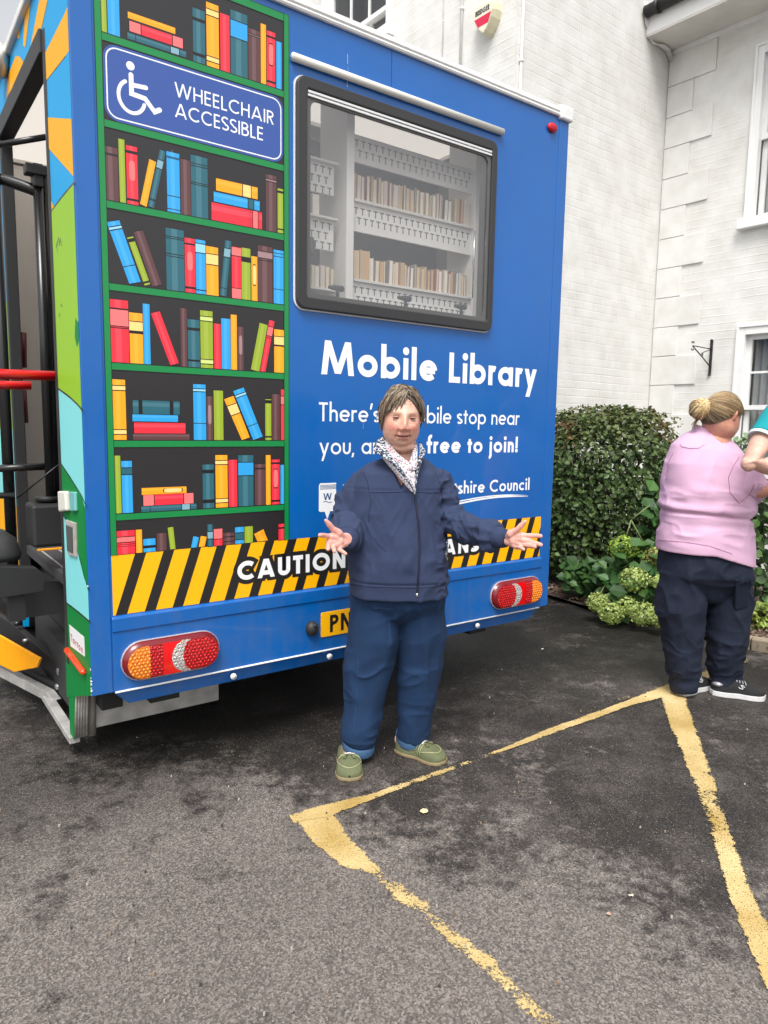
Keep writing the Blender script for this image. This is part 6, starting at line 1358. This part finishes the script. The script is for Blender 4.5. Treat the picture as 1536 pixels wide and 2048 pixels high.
# loafers
M_sage = mat('sage_suede', s2l((94, 99, 70)), .85, sheen=.0, bump=.3, bscale=500, var=.08, vscale=30); M_sole = mat('tan_sole', s2l((138, 122, 90)), .7); M_stitch = mat('stitch', s2l((165, 168, 125)), .6)
def shoe(name, heel, toe, wid, parent, mu, ms, prof, sole_h=.014, extra=None, open_to=.52, org=None):
    h0 = np.array(heel); d = np.array(toe)-h0; L_ = np.linalg.norm(d[:2]); d = np.array((d[0], d[1], 0))/L_; s = np.array((-d[1], d[0], 0)); q = empty(name); q.parent = parent
    T = np.linspace(0, 1, 26); wf_ = lambda t: wid*(.36+.14*math.sin(min(1, t/.3)*1.57)+0*t if t < .3 else .50-.07*gz(t-.48, .12)+.04*gz(t-.74, .16))*(math.sqrt(max(0, 1-((t-.82)/.18)**2)) if t > .82 else 1)*(math.sqrt(max(0, 1-((.07-t)/.07)**2)) if t < .07 else 1)
    u = MB(); vs = []; K = 20
    for t in T:
        w_ = max(wf_(t), .003); hh = np.interp(t, *prof)
        for j in range(K+1):
            a = math.pi*j/K; cx = math.copysign(abs(math.cos(a))**.75, math.cos(a)); vs.append(tuple(h0+d*(t*L_)+s*(w_*cx)+np.array((0, 0, sole_h+hh*math.sin(a)**.62))))
    u.add(vs, [(i*(K+1)+j, i*(K+1)+j+1, (i+1)*(K+1)+j+1, (i+1)*(K+1)+j) for i in range(len(T)-1) for j in range(K)], 0, True); u.build('upper', mu, q)
    so = MB(); P = [(t, wf_(t)+.0025) for t in T]; out = [h0+d*(t*L_+(.003 if t > .9 else -.003 if t < .05 else 0))+s*w_ for t, w_ in P]+[h0+d*(t*L_+(.003 if t > .9 else -.003 if t < .05 else 0))-s*w_ for t, w_ in P[::-1]]
    so.prism([(p[0], p[1], 0.001) for p in out], (0, 0, 0), (0, 0, sole_h)); so.build('sole', ms, q, bevel=.003, norm=True)
    def surf(t, a, off=.001): w_ = wf_(t); hh = np.interp(t, *prof); cx = math.copysign(abs(math.cos(a))**.75, math.cos(a)); return h0+d*(t*L_)+s*((w_+off)*cx)+np.array((0, 0, sole_h+(hh+off)*math.sin(a)**.62))
    if extra: extra(q, surf)
    return q
def loaf(q, surf):
    m = MB(); m.tube([surf(.60+.30*math.sin(a)**1.0*.95, .35+(math.pi-.70)*i/16, .0012) for i, a in enumerate(np.linspace(0.0, math.pi, 17))], .0016, 5); m.build('stitching', M_stitch, q)
    m = MB(); 
    for t in (.55, .595): m.tube([surf(t, a, .0014) for a in np.linspace(.15, math.pi-.15, 14)], .0013, 5)
    m.build('saddle_strap', M_stitch, q)
    m = MB(); m.tube([surf(.575, math.pi/2-.35, .004), surf(.575, math.pi/2, .006), surf(.575, math.pi/2+.35, .004)], .0032, 8); m.build('bar', mat('pale_metal', (.7, .68, .6), .3, .4), q)
    m = MB()
    for sg in (-1, 1): m.tube([surf(.585, math.pi/2, .005), surf(.63, math.pi/2+.14*sg, .005), surf(.675, math.pi/2+.22*sg, .005), surf(.70, math.pi/2+.24*sg, .004)], [.002, .003, .0058, .006], 8)
    m.build('tassel', M_sage, q)
    m = MB(); m.tube([surf(t, .55, .002) for t in np.linspace(.06, .46, 12)]+[surf(.49, a, .001) for a in np.linspace(.6, math.pi-.6, 10)]+[surf(t, math.pi-.55, .002) for t in np.linspace(.46, .06, 12)], .0024, 6); m.build('topline', M_sage, q)
prof = ([0, .06, .2, .36, .46, .56, .7, .86, 1], [.048, .050, .030, .026, .038, .053, .046, .034, .014])
hL = G(697, 1498)-LP; tL = G(699, 1564)-LP; hL = tL+(hL-tL)/np.linalg.norm(hL-tL)*.238
hR = G(783, 1494)-LP; tR = G(890, 1528)-LP; hR = tR+(hR-tR)/np.linalg.norm(hR-tR)*.238
shoe('shoe', hL, tL, .100, lady, M_sage, M_sole, prof, extra=loaf); shoe('shoe', hR, tR, .096, lady, M_sage, M_sole, prof, extra=loaf)
# hair: short, grey brown, side-swept fringe
def scalp(hd, th, ph, off): x, y, z = hd.surf(np.array(th), np.array(ph)); v = np.array((x, y, z)); n = v/np.array((.072, .092, .112))**2; n /= np.linalg.norm(n); return v+n*off
hb_ = MB(); nu, nv = 60, 26; vs = []
def hairline(ph):       # lowest polar angle covered by the cap at azimuth ph
    f = math.sin(ph); c = math.cos(ph)
    if f < 0: return .74+.80*abs(c)**1.7
    return 1.50+.60*f
for i in range(nv+1):
    for j in range(nu):
        ph = 2*math.pi*j/nu; th = .02+hairline(ph)*i/nv; vs.append(tuple(hd.w(scalp(hd, th, ph, .013-.006*(i/nv)**4))))
hb_.add(vs, [(i*nu+j, i*nu+(j+1) % nu, (i+1)*nu+(j+1) % nu, (i+1)*nu+j) for i in range(nv) for j in range(nu)]+[tuple(range(nu))], 0, True)
me = hb_.mesh('hair'); cc = coords(me); hcol = np.array((.10, .078, .06))*(1+.35*vn(cc*np.array((160, 160, 25)))[:, None]); hairo = finish(me, 'hair', MATS['hair'], lady, hcol)
paths = []; cols = []; rr_ = random.Random(11)
HCOL = [(.07, .048, .034), (.13, .092, .062), (.21, .155, .105), (.34, .28, .205), (.035, .025, .018), (.10, .07, .048)]
part = (.013, -.05, .11)
for cl_ in range(150):
    side = rr_.choice([-1, -1, 1]); y0c = rr_.uniform(-.055, .065); ph1c = rr_.uniform(-math.pi*.66, -math.pi*1.5) if side < 0 else rr_.uniform(-math.pi*.26, math.pi*.5)
    f = math.sin(ph1c); endc = (1.46+.62*max(0, f)+rr_.uniform(-.10, .20)) if f > -.15 else (min(1.60, .78+.85*abs(math.cos(ph1c))**1.7)+rr_.uniform(-.06, .08)); liftc = rr_.uniform(-.0025, .0035); colc = np.array(rr_.choice(HCOL)); wav = rr_.uniform(-.10, .10)
    for k in range(11):
        y0 = y0c+rr_.uniform(-.006, .006); x0 = .012+rr_.uniform(-.003, .003); th0 = math.acos(min(.99, math.sqrt(max(0, 1-(x0/.072)**2-(y0/.092)**2)))); ph_root = math.atan2(y0/.092, x0/.072)
        ph1 = ph1c+rr_.uniform(-.07, .07); end = endc+rr_.uniform(-.05, .05); r0 = np.array(scalp(hd, th0, ph_root, 0)); e0 = np.array(scalp(hd, min(end, 2.2), ph1, 0)); P_ = []; lj = rr_.uniform(-.0008, .0008)
        for t in np.linspace(0, 1, 9):
            v = r0*(1-t)+e0*t; v = rotz(v, wav*math.sin(3.14*t)); q_ = np.linalg.norm(v/np.array((.072, .092, .112))); v = v/q_ if t < 1 else v
            lift = .0145+(liftc)*math.sin(t*2.6)+.003*math.sin(t*3.1)-.003*t+lj; n_ = v/np.linalg.norm(v); P_.append(hd.w(v+n_*lift))
        paths.append(P_); cols.append(colc*rr_.uniform(.8, 1.25))
# fringe swept to the left of the picture
for k in range(210):
    t0 = int(rr_.random()*14)/14+rr_.uniform(0, .022); x1 = -.064+t0*.064; z1 = .034+.020*math.sin(t0*23)*.5+.022*sstep(np.array(t0), .2, 1.)+rr_.uniform(-.006, .008); r0 = np.array((.010+rr_.uniform(-.004, .004), -.045+rr_.uniform(-.012, .012), .102))
    yf = -.092*math.sqrt(max(0, 1-(x1/.075)**2-(z1/.115)**2))-.006; e0 = np.array((x1, yf, z1)); m_ = np.array((r0[0]*.45+x1*.55, -.086, .084)); P_ = []
    for t in np.linspace(0, 1, 8): P_.append(hd.w(r0*(1-t)**2+2*m_*t*(1-t)+e0*t*t+np.array((0, -.006, .010))*(1-t*.8)))
    paths.append(P_); cols.append(np.array(rr_.choice(HCOL))*rr_.uniform(.8, 1.25))
for k in range(130):     # side locks in front of and over the ears
    sx = rr_.choice([-1, 1]); y_ = rr_.uniform(-.035, .03); zt_ = .05; ze = rr_.uniform(-.050, -.002) if sx < 0 else rr_.uniform(-.005, .02)
    P_ = [hd.w((sx*(.080-.004*abs(t-.5)+rr_.uniform(-.0015, .0015)), y_-.006*t, zt_+(ze-zt_)*t)) for t in np.linspace(0, 1, 7)]; paths.append(P_); cols.append(np.array(rr_.choice(HCOL)))
for k in range(150):     # stray wisps
    ph0 = rr_.uniform(-3.14, 3.14); th0 = rr_.uniform(.2, 1.5); a_ = np.array(scalp(hd, th0, ph0, .014)); e_ = np.array(scalp(hd, min(th0+rr_.uniform(.25, .5), 1.9), ph0+rr_.uniform(-.2, .2), .017+rr_.uniform(0, .007)))
    if e_[1] < -.06 and e_[2] < .055: continue
    paths.append([hd.w(a_*(1-t)+e_*t+(a_/np.linalg.norm(a_))*.007*math.sin(3.14*t)) for t in np.linspace(0, 1, 6)]); cols.append(np.array(rr_.choice(HCOL)))
strands('hair_strands', paths, .0017, cols, hairo)

# ---------------------------------------------------------------- woman in pink, seen from behind
pink = empty('person', (1.72, 3.60, 0)); KP = np.array((1.72, 3.60, 0.)); tag(pink, 'woman in a pink polo shirt and navy trousers seen from behind', 'person')
def Wk(x, y, Y): return W(x, y, Y)-KP
def ringk(L_, R_, y, Y, ry, tl=0.): a = Wk(L_, y, Y); c = Wk(R_, y, Y); return ((a[0]+c[0])/2, Y-3.60, (a[2]+c[2])/2, (c[0]-a[0])/2, ry, tl)
h2 = Head(Wk(1444, 835, 3.62), yaw=math.radians(118), pitch=math.radians(16), k=1.06, jaw=.6, plump=1.4)
b = MB(); h2.mesh(b)
b.tube([Wk(1440, 850, 3.64), Wk(1430, 875, 3.64), Wk(1420, 905, 3.64)], [px(27, 3.6), px(31, 3.6), px(44, 3.6)], 20)
b.rings([ringk(1375, 1465, 893, 3.64, .08), ringk(1345, 1480, 925, 3.64, .12), ringk(1338, 1485, 1000, 3.64, .16), ringk(1335, 1490, 1090, 3.64, .18), ringk(1335, 1490, 1130, 3.64, .16)], 28)
pl_ = [(1365, 1120, 3.62), (1366, 1250, 3.62), (1370, 1340, 3.63), (1370, 1372, 3.63)]; pr_ = [(1455, 1120, 3.66), (1455, 1250, 3.66), (1448, 1340, 3.67), (1446, 1370, 3.67)]
for lg in (pl_, pr_): b.tube([Wk(*p) for p in lg], [.09, .07, .045, .038], 16)
ak = [Wk(1478, 925, 3.60), Wk(1500, 988, 3.52), Wk(1548, 976, 3.45), Wk(1600, 950, 3.5)]; b.tube(ak, [.06, .046, .040, .030], 16)
hand(b, Wk(1600, 950, 3.5), [Wk(1622, 938, 3.5), Wk(1624, 945, 3.48), Wk(1624, 953, 3.47), Wk(1620, 960, 3.47)], [Wk(1648, 935, 3.5), Wk(1650, 945, 3.46), Wk(1648, 955, 3.45), Wk(1640, 964, 3.45)], [Wk(1606, 938, 3.48), Wk(1614, 928, 3.46), Wk(1622, 922, 3.45)])
al = [Wk(1350, 930, 3.66), Wk(1339, 985, 3.69), Wk(1345, 1012, 3.80), Wk(1385, 1008, 3.92)]; b.tube(al, [.040, .040, .038, .028], 14)
hand(b, Wk(1385, 1008, 3.92), [Wk(1400, 1004, 3.95), Wk(1401, 1010, 3.95), Wk(1401, 1016, 3.95), Wk(1399, 1021, 3.95)], [Wk(1418, 1002, 3.98), Wk(1420, 1010, 3.98), Wk(1419, 1017, 3.98), Wk(1414, 1023, 3.98)], [Wk(1390, 1000, 3.93), Wk(1396, 994, 3.93), Wk(1402, 990, 3.93)])
me = fuse(b, .0036, 2, .5); co = coords(me); col = face_colour(h2, co, (.56, .27, .19), cheek=.6, lines=.3); finish(me, 'body', skinmat('skin_tan'), pink, col)
M_pink = mat('pink_cotton', s2l((206, 166, 192)), .9, sheen=.0, bump=.25, bscale=800, var=.03, vscale=12)
pb = MB(); pb.rings([ringk(1392, 1452, 866, 3.66, .072, -.3), ringk(1368, 1470, 880, 3.65, .095, -.25), ringk(1345, 1486, 900, 3.64, .125, -.15), ringk(1331, 1494, 930, 3.64, .155, -.05), ringk(1330, 1496, 965, 3.64, .175), ringk(1328, 1497, 1000, 3.64, .185), ringk(1327, 1496, 1025, 3.64, .185), ringk(1326, 1497, 1045, 3.64, .185), ringk(1320, 1501, 1070, 3.64, .20), ringk(1317, 1502, 1088, 3.64, .205, .0), ringk(1316, 1503, 1102, 3.64, .205, .0)], 48, sq=2.3)
pb.tube([Wk(1455, 935, 3.63), Wk(1472, 938, 3.62), Wk(1488, 958, 3.58), Wk(1500, 977, 3.53), Wk(1508, 988, 3.50)], [px(22, 3.6), px(29, 3.6), px(34, 3.6), px(31, 3.55), px(28, 3.5)], 24)
pb.tube([Wk(1362, 925, 3.65), Wk(1350, 930, 3.65), Wk(1344, 955, 3.67), Wk(1341, 992, 3.69)], [px(18, 3.6), px(24, 3.6), px(23, 3.6), px(20, 3.6)], 20)
def pw(co):
    x, y, z = co.T; z1 = Wk(1400, 1036, 3.45)[2]; d = .004*vn(co*np.array((7, 7, 5)))
    d -= .013*gz(z-z1+.055*(x+.0)+.008*np.sin(x*11), .010)
    d += .010*gz(z-z1-.035+.05*x, .020)
    u = (x-.05)*.75+(z-1.15)*.9; d += .013*ridged(np.stack([u, y, z*.25], 1), 9, (1, .5, 1), 2)*sstep(x, -.10, .08)*gz(z-1.18, .16)
    d += .010*ridged(np.stack([(x+.12)*1.0-(z-1.1)*.30, y, z*.12], 1), 13, (1, .5, 1), 5)*gz(z-1.15, .18)
    d += .0070*ridged(np.stack([x*.3, y*.5, z+.16*x], 1), 24, (1, 1, 1), 7)*gz(z-z1-.08, .09)+.006*ridged(np.stack([x*.5, y*.5, z+.1*x], 1), 17, (1, 1, 1), 3)*gz(z-z1+.09, .07)
    d += .010*crease(np.stack([x*.8+z*.5, y*.5, z*.4-x*.2], 1), 9, (1, 1, 1), 5)*sstep(x, -.15, .1)+.007*crease(np.stack([x*.3, y*.4, z+x*.12], 1), 16, (1, 1, 1), 9)*(gz(z-z1+.06, .06)+gz(z-z1-.06, .05))
    arm = sstep(x, .19, .25); d += arm*.010*ridged(co, 18, (1.1, .6, .5), 9); return d
me = cloth(pb, .006, [pw], 3); co = coords(me)
# slanting hem with a side vent
hemz = Wk(1400, 1090, 3.45)[2]; lowm = co[:, 2] < hemz+.03; sl_ = -.075*np.clip((co[:, 0]+.05)/.25, -.1, 1)
co[:, 2] += sl_*(1-sstep(co[:, 2], hemz-.02, hemz+.12)); setco(me, co); polo = finish(me, 'polo_shirt', M_pink, pink)
dg_ = bpy.context.evaluated_depsgraph_get(); dg_.update(); bvp = BVHTree.FromObject(polo, dg_)
def onp(x, y, off=.0015, bv=bvp, org=None):
    o = Vector(CC-KP); d = Vector(ray(x, y)).normalized(); h = bv.ray_cast(o, d); return Wk(x, y, 3.45) if h[0] is None else np.array(h[0]-d*off)
def seam(name, pts, r, m, par, f):
    zz = []
    for a, c in zip(pts, pts[1:]): zz += [(a[0]+(c[0]-a[0])*t, a[1]+(c[1]-a[1])*t) for t in np.linspace(0, 1, 8)]
    q = MB(); q.tube([f(x, y) for x, y in zz], r, 6); return q.build(name, m, par)
M_pink2 = mat('pink_seam', s2l((170, 118, 152)), .85)
seam('yoke_seam', [(1360, 887), (1363, 893), (1380, 897), (1398, 896), (1409, 889)], .0016, M_pink2, pink, onp); seam('armhole_seam', [(1478, 915), (1468, 930), (1457, 955), (1460, 985), (1480, 1008)], .0018, M_pink2, pink, onp); seam('armhole_seam', [(1347, 905), (1336, 925), (1332, 960)], .0018, M_pink2, pink, onp)
seam('hem_seam', [(1316, 1080), (1370, 1084), (1420, 1092), (1465, 1108)], .0013, M_pink2, pink, onp)
seam('sleeve_hem', [(1481, 1004), (1492, 996), (1503, 983), (1509, 968)], .002, M_pink2, pink, onp)
q = MB(); q.rings([(*ringk(L_, R_, y_, 3.65, ry_)[:5], -.36, .12) for L_, R_, y_, ry_ in ((1380, 1456, 884, .078), (1384, 1456, 874, .073), (1388, 1454, 862, .066), (1391, 1452, 860, .062), (1392, 1450, 872, .060))], 36, cap=False); q.build('collar', M_pink, pink)
M_trk = mat('dark_navy', s2l((10, 22, 44)), .85, sheen=.0, bump=.25, bscale=900, var=.1, vscale=10)
tb_ = MB(); tb_.rings([ringk(1334, 1486, 1075, 3.64, .165), ringk(1325, 1492, 1112, 3.64, .18), ringk(1320, 1498, 1145, 3.64, .18), ringk(1330, 1490, 1172, 3.64, .13), ringk(1370, 1450, 1196, 3.64, .08)], 40, sq=2.3)
def leg2(path, rx, ry): tb_.tube([Wk(*p) for p in path], rx, 26, r2=ry, up=(0, 1, 0))
leg2([(1363, 1140, 3.63), (1362, 1200, 3.63), (1362, 1260, 3.63), (1364, 1310, 3.63), (1370, 1342, 3.63), (1371, 1376, 3.63)], [px(v, 3.63) for v in (44, 47, 40, 33, 28, 24)], [.13, .125, .11, .09, .075, .065])
leg2([(1457, 1140, 3.66), (1457, 1200, 3.66), (1456, 1260, 3.66), (1453, 1310, 3.66), (1450, 1344, 3.67), (1449, 1372, 3.67)], [px(v, 3.66) for v in (44, 47, 41, 34, 29, 26)], [.13, .125, .11, .09, .078, .068])
def tw2(co):
    z = co[:, 2]; return .009*ridged(co, 8, (1, 1, .4), 2)+.006*ridged(co, 16, (.8, .8, .6), 6)+.006*(1-sstep(z, .12, .34))*ridged(co, 19, (.3, .3, 1.1), 8)+.003*vn(co*12)+.011*crease(np.stack([co[:, 0]*.7+z*.45, co[:, 1]*.6, z*.6-co[:, 0]*.5], 1), 9, (1, 1, 1), 3)+.007*crease(co, 17, (.6, .6, 1.2), 21)*(1-sstep(z, .2, .5))
me = cloth(tb_, .006, [tw2], 6); t2 = finish(me, 'trousers', M_trk, pink)
dg_ = bpy.context.evaluated_depsgraph_get(); dg_.update(); bvt2 = BVHTree.FromObject(t2, dg_)
q = MB(); f_ = lambda x, y, o=.008: onp(x, y, o, bvt2); pc = [f_(1472, 1165), f_(1497, 1168), f_(1497, 1215), f_(1470, 1222)]; dv = np.array((0, .03, 0)); q.prism(pc, (0, 0, 0), dv); q.build('cargo_pocket', M_trk, pink, bevel=.008, norm=True)
q = MB(); pc = [f_(1470, 1160, .016), f_(1498, 1162, .016), f_(1498, 1177, .016), f_(1470, 1179, .016)]; q.prism(pc, (0, 0, 0), dv); q.build('pocket_flap', M_trk, pink, bevel=.006, norm=True)
# trainers
M_trn = mat('black_knit', (.014, .014, .016), .75, bump=.5, bscale=700); M_ws = mat('white_sole', (.62, .62, .62), .5, var=.08, vscale=40); M_slv = mat('silver', (.45, .45, .47), .35, .5)
def trainer(q, surf):
    m = MB(); m.tube([surf(t, .5, .002) for t in (.02, .08, .14, .2)], [.006, .012, .012, .004], 8); m.tube([surf(t, math.pi-.5, .002) for t in (.02, .08, .14, .2)], [.006, .012, .012, .004], 8); m.build('heel_panel', M_slv, q)
    m = MB()
    for k in range(4): t = .46+.055*k; m.tube([surf(t, a, .003) for a in np.linspace(1.05, math.pi-1.05, 7)], .0028, 6)
    m.build('lace', mat('lace_grey', (.35, .35, .36), .7), q)
    for sd_ in (0, 1):
        m = MB(); pts = [(.60, .62), (.57, .78), (.53, .74), (.54, .60), (.57, .50), (.56, .36), (.51, .34), (.49, .46)]
        m.tube([surf(t, (a if sd_ == 0 else math.pi-a), .002) for t, a in pts], .0024, 6); m.build('side_mark', M_ws, q)
profT = ([0, .05, .18, .3, .42, .55, .7, .86, 1], [.056, .062, .058, .064, .066, .056, .044, .034, .014])
g3 = lambda x, y: G(x, y)-KP
def mk(hx, hy, tx, ty, L_=.27): a = g3(hx, hy); c = g3(tx, ty); return c+(a-c)/np.linalg.norm(a-c)*L_, c
a, c = mk(1350, 1392, 1408, 1372); a = g3(1354, 1390); c = a+np.array((.20, .13, 0))/np.linalg.norm((.20, .13))*.265; shoe('trainer', a, c, .100, pink, M_trn, M_ws, profT, .028, trainer)
a = g3(1420, 1386); c = g3(1510, 1397); c = a+(c-a)/np.linalg.norm(c-a)*.265; shoe('trainer', a, c, .098, pink, M_trn, M_ws, profT, .028, trainer)
# hair drawn back into a bun
HB2 = [(.30, .19, .10), (.22, .14, .075), (.42, .29, .15), (.50, .37, .20), (.12, .08, .045)]
hb_ = MB(); vs = []
for i in range(nv+1):
    for j in range(nu):
        ph = 2*math.pi*j/nu; f = math.sin(ph); hl = 1.0+.42*abs(math.cos(ph)) if f < 0 else 1.45+.65*f; th = .02+hl*i/nv; vs.append(tuple(h2.w(scalp(h2, th, ph, .008-.004*(i/nv)**4))))
hb_.add(vs, [(i*nu+j, i*nu+(j+1) % nu, (i+1)*nu+(j+1) % nu, (i+1)*nu+j) for i in range(nv) for j in range(nu)]+[tuple(range(nu))], 0, True)
me = hb_.mesh('hair'); cc = coords(me); lz = h2.l(cc)[:, 2]; hcol = (np.array((.20, .135, .075))*(1-.45*sstep(-lz, -.01, .05))[:, None])*(1+.3*vn(cc*np.array((40, 40, 120)))[:, None]); hair2 = finish(me, 'hair', MATS['hair'], pink, hcol)
bun = Wk(1401, 818, 3.60); bl = h2.l(bun); paths = []; cols = []
tie = h2.l(Wk(1417, 818, 3.61))
for k in range(1500):
    ph = rr_.uniform(-math.pi, math.pi); f = math.sin(ph); hl = 1.0+.42*abs(math.cos(ph)) if f < 0 else 1.45+.6*f; r0 = np.array(scalp(h2, hl*rr_.uniform(.08, 1)**.7, ph, 0)); P_ = []
    lf = rr_.uniform(.011, .0135)
    for t in np.linspace(0, 1, 17):
        v = r0*(1-t)+tie*t; q_ = np.linalg.norm(v/np.array((.072, .10, .112))); v = v/max(q_, .2) if t < .95 else tie; n_ = v/np.linalg.norm(v); P_.append(h2.w(v+n_*lf if t < .95 else tie))
    c_ = np.array(rr_.choice(HB2)); c_ = c_*(.55 if r0[2] < -.01 else 1); paths.append(P_); cols.append(c_)
strands('hair_strands', paths, .0017, cols, hair2)
paths = []; cols = []
for k in range(420):
    a0_ = rr_.uniform(0, 6.28); tilt = rr_.uniform(-1.2, 1.2); R_ = px(21, 3.6)*rr_.uniform(.7, 1.05); n1 = np.array((math.cos(tilt), math.sin(tilt)*.6, math.sin(tilt))); n1 /= np.linalg.norm(n1); u1_ = np.cross(n1, (0, 0, 1.)) if abs(n1[2]) < .9 else np.cross(n1, (1., 0, 0)); u1_ /= np.linalg.norm(u1_); w1 = np.cross(n1, u1_); sp_ = rr_.uniform(-.5, .5)*R_
    k2 = math.sqrt(max(.1, 1-(sp_/R_)**2)); paths.append([bun+n1*sp_+(u1_*math.cos(a0_+t)+w1*math.sin(a0_+t))*R_*k2 for t in np.linspace(0, 2.6, 9)]); cols.append(np.array(rr_.choice([(.72, .53, .27), (.82, .66, .40), (.58, .41, .20), (.42, .28, .13)])))
bo = strands('bun', paths, .0026, cols, hair2); q = MB(); q.ell(bun, (px(17, 3.6),)*3, 14, 10); q.build('bun_core', mat('blonde_core', (.34, .23, .11), .6), hair2)
paths = [[Wk(1395+rr_.uniform(-4, 6), 838, 3.6), Wk(1388+rr_.uniform(-6, 5), 848, 3.6), Wk(1390+rr_.uniform(-8, 8), 858+rr_.uniform(-4, 4), 3.59)] for _ in range(24)]; strands('loose_hair', paths, .0013, [np.array((.22, .15, .1))]*24, hair2)

# ---------------------------------------------------------------- person in teal whose arm reaches into the frame
teal = empty('person', (2.22, 3.45, 0)); TP = np.array((2.22, 3.45, 0.)); tag(teal, 'person in a teal polo with white trimmed sleeve at the right edge', 'person')
def Wt(x, y, Y): return W(x, y, Y)-TP
h3 = Head(Wt(1668, 730, 3.45), yaw=math.radians(160), k=1.05, jaw=.5)
b = MB(); h3.mesh(b); b.tube([Wt(1668, 750, 3.46), Wt(1668, 800, 3.46)], [.058, .07], 16)
b.rings([ (0, 0, 1.42, .10, .08), (0, 0, 1.36, .17, .10), (0, 0, 1.2, .17, .11), (0, 0, 1.0, .15, .11), (0, 0, .86, .16, .12)], 24)
for sx in (-1, 1): b.tube([(sx*.085, 0, .9), (sx*.09, .0, .5), (sx*.095, .02, .1)], [.085, .06, .04], 14)
ta = [Wt(1560, 832, 3.36), Wt(1522, 885, 3.28), Wt(1500, 925, 3.24), Wt(1535, 932, 3.26), Wt(1580, 928, 3.32)]; b.tube(ta, [.055, .050, .041, .042, .032], 18); b.ell(Wt(1497, 928, 3.24), (.034, .034, .036), 14, 10)
hand(b, Wt(1580, 928, 3.32), [Wt(1602, 920, 3.35), Wt(1604, 927, 3.35), Wt(1604, 934, 3.35), Wt(1600, 940, 3.35)], [Wt(1632, 916, 3.38), Wt(1636, 927, 3.38), Wt(1633, 936, 3.38), Wt(1624, 944, 3.38)], [Wt(1590, 915, 3.33), Wt(1598, 906, 3.33), Wt(1608, 900, 3.33)])
b.tube([(.17, .0, 1.34), (.23, .02, 1.15), (.22, .06, .93)], [.052, .04, .03], 12)
hand(b, (.22, .06, .93), [(.20, .05, .86), (.215, .06, .855), (.23, .07, .86), (.24, .08, .865)], [(.195, .04, .79), (.21, .05, .78), (.228, .06, .785), (.24, .075, .80)], [(.195, .045, .91), (.18, .035, .88), (.175, .03, .85)])
me = fuse(b, .0040, 2); co = coords(me); col = face_colour(h3, co, (.60, .38, .29)); am = (co[:, 0] < -.25); col[am] = np.array((.60, .36, .28))*(1+.14*vn(co[am]*40)+.18*(vn(co[am]*90) > .45))[:, None]; finish(me, 'body', skinmat('skin'), teal, col)
M_teal = mat('teal_cotton', s2l((0, 138, 146)), .85, bump=.2, bscale=800, var=.04)
pb = MB(); pb.rings([(0, 0, 1.46, .09, .075), (0, 0, 1.42, .15, .10), (0, 0, 1.35, .20, .12), (0, 0, 1.15, .20, .135), (0, 0, .95, .20, .14), (0, 0, .84, .205, .14)], 36)
pb.tube([Wt(1592, 800, 3.42), Wt(1560, 832, 3.36), Wt(1524, 876, 3.28)], [.085, .075, px(26, 3.3)], 22); pb.tube([(.16, .0, 1.36), (.225, .01, 1.2)], [.075, .07], 18)
me = cloth(pb, .006, [lambda co: .004*ridged(co, 12, (1, 1, .7), 2)], 3); finish(me, 'polo_shirt', M_teal, teal)
s0, s1 = Wt(1524, 876, 3.28), Wt(1521.5, 880, 3.275); q = MB(); q.tube([s0*.9+s1*.1, s0, s0*.4+s1*.6, s1], [px(25.5, 3.3), px(27, 3.3), px(27, 3.3), px(25, 3.3)], 24, cap=False); q.build('sleeve_trim', mat('white_trim_cloth', (.75, .77, .77), .8), teal)
tb_ = MB(); tb_.rings([(0, 0, .95, .17, .125), (0, 0, .82, .185, .135), (0, 0, .74, .18, .12)], 30)
for sx in (-1, 1): tb_.tube([(sx*.09, 0, .82), (sx*.095, 0, .5), (sx*.098, .02, .08)], [.095, .08, .065], 20)
me = cloth(tb_, .008, [lambda co: .004*ridged(co, 10, (1, 1, .5), 2)], 2); finish(me, 'trousers', M_trk, teal)
for sx in (-1, 1): shoe('shoe', (sx*.09-.0, -.06, 0), (sx*.11, .20, 0), .10, teal, M_trn, M_ws, profT, .025)
hb_ = MB(); vs = []
for i in range(nv+1):
    for j in range(nu):
        ph = 2*math.pi*j/nu; th = .02+hairline(ph)*i/nv; vs.append(tuple(h3.w(scalp(h3, th, ph, .012-.006*(i/nv)**4))))
hb_.add(vs, [(i*nu+j, i*nu+(j+1) % nu, (i+1)*nu+(j+1) % nu, (i+1)*nu+j) for i in range(nv) for j in range(nu)]+[tuple(range(nu))], 0, True)
me = hb_.mesh('hair'); cc = coords(me); finish(me, 'hair', MATS['hair'], teal, np.array((.12, .09, .06))*(1+.3*vn(cc*120)[:, None]))
bpy.context.view_layer.update()
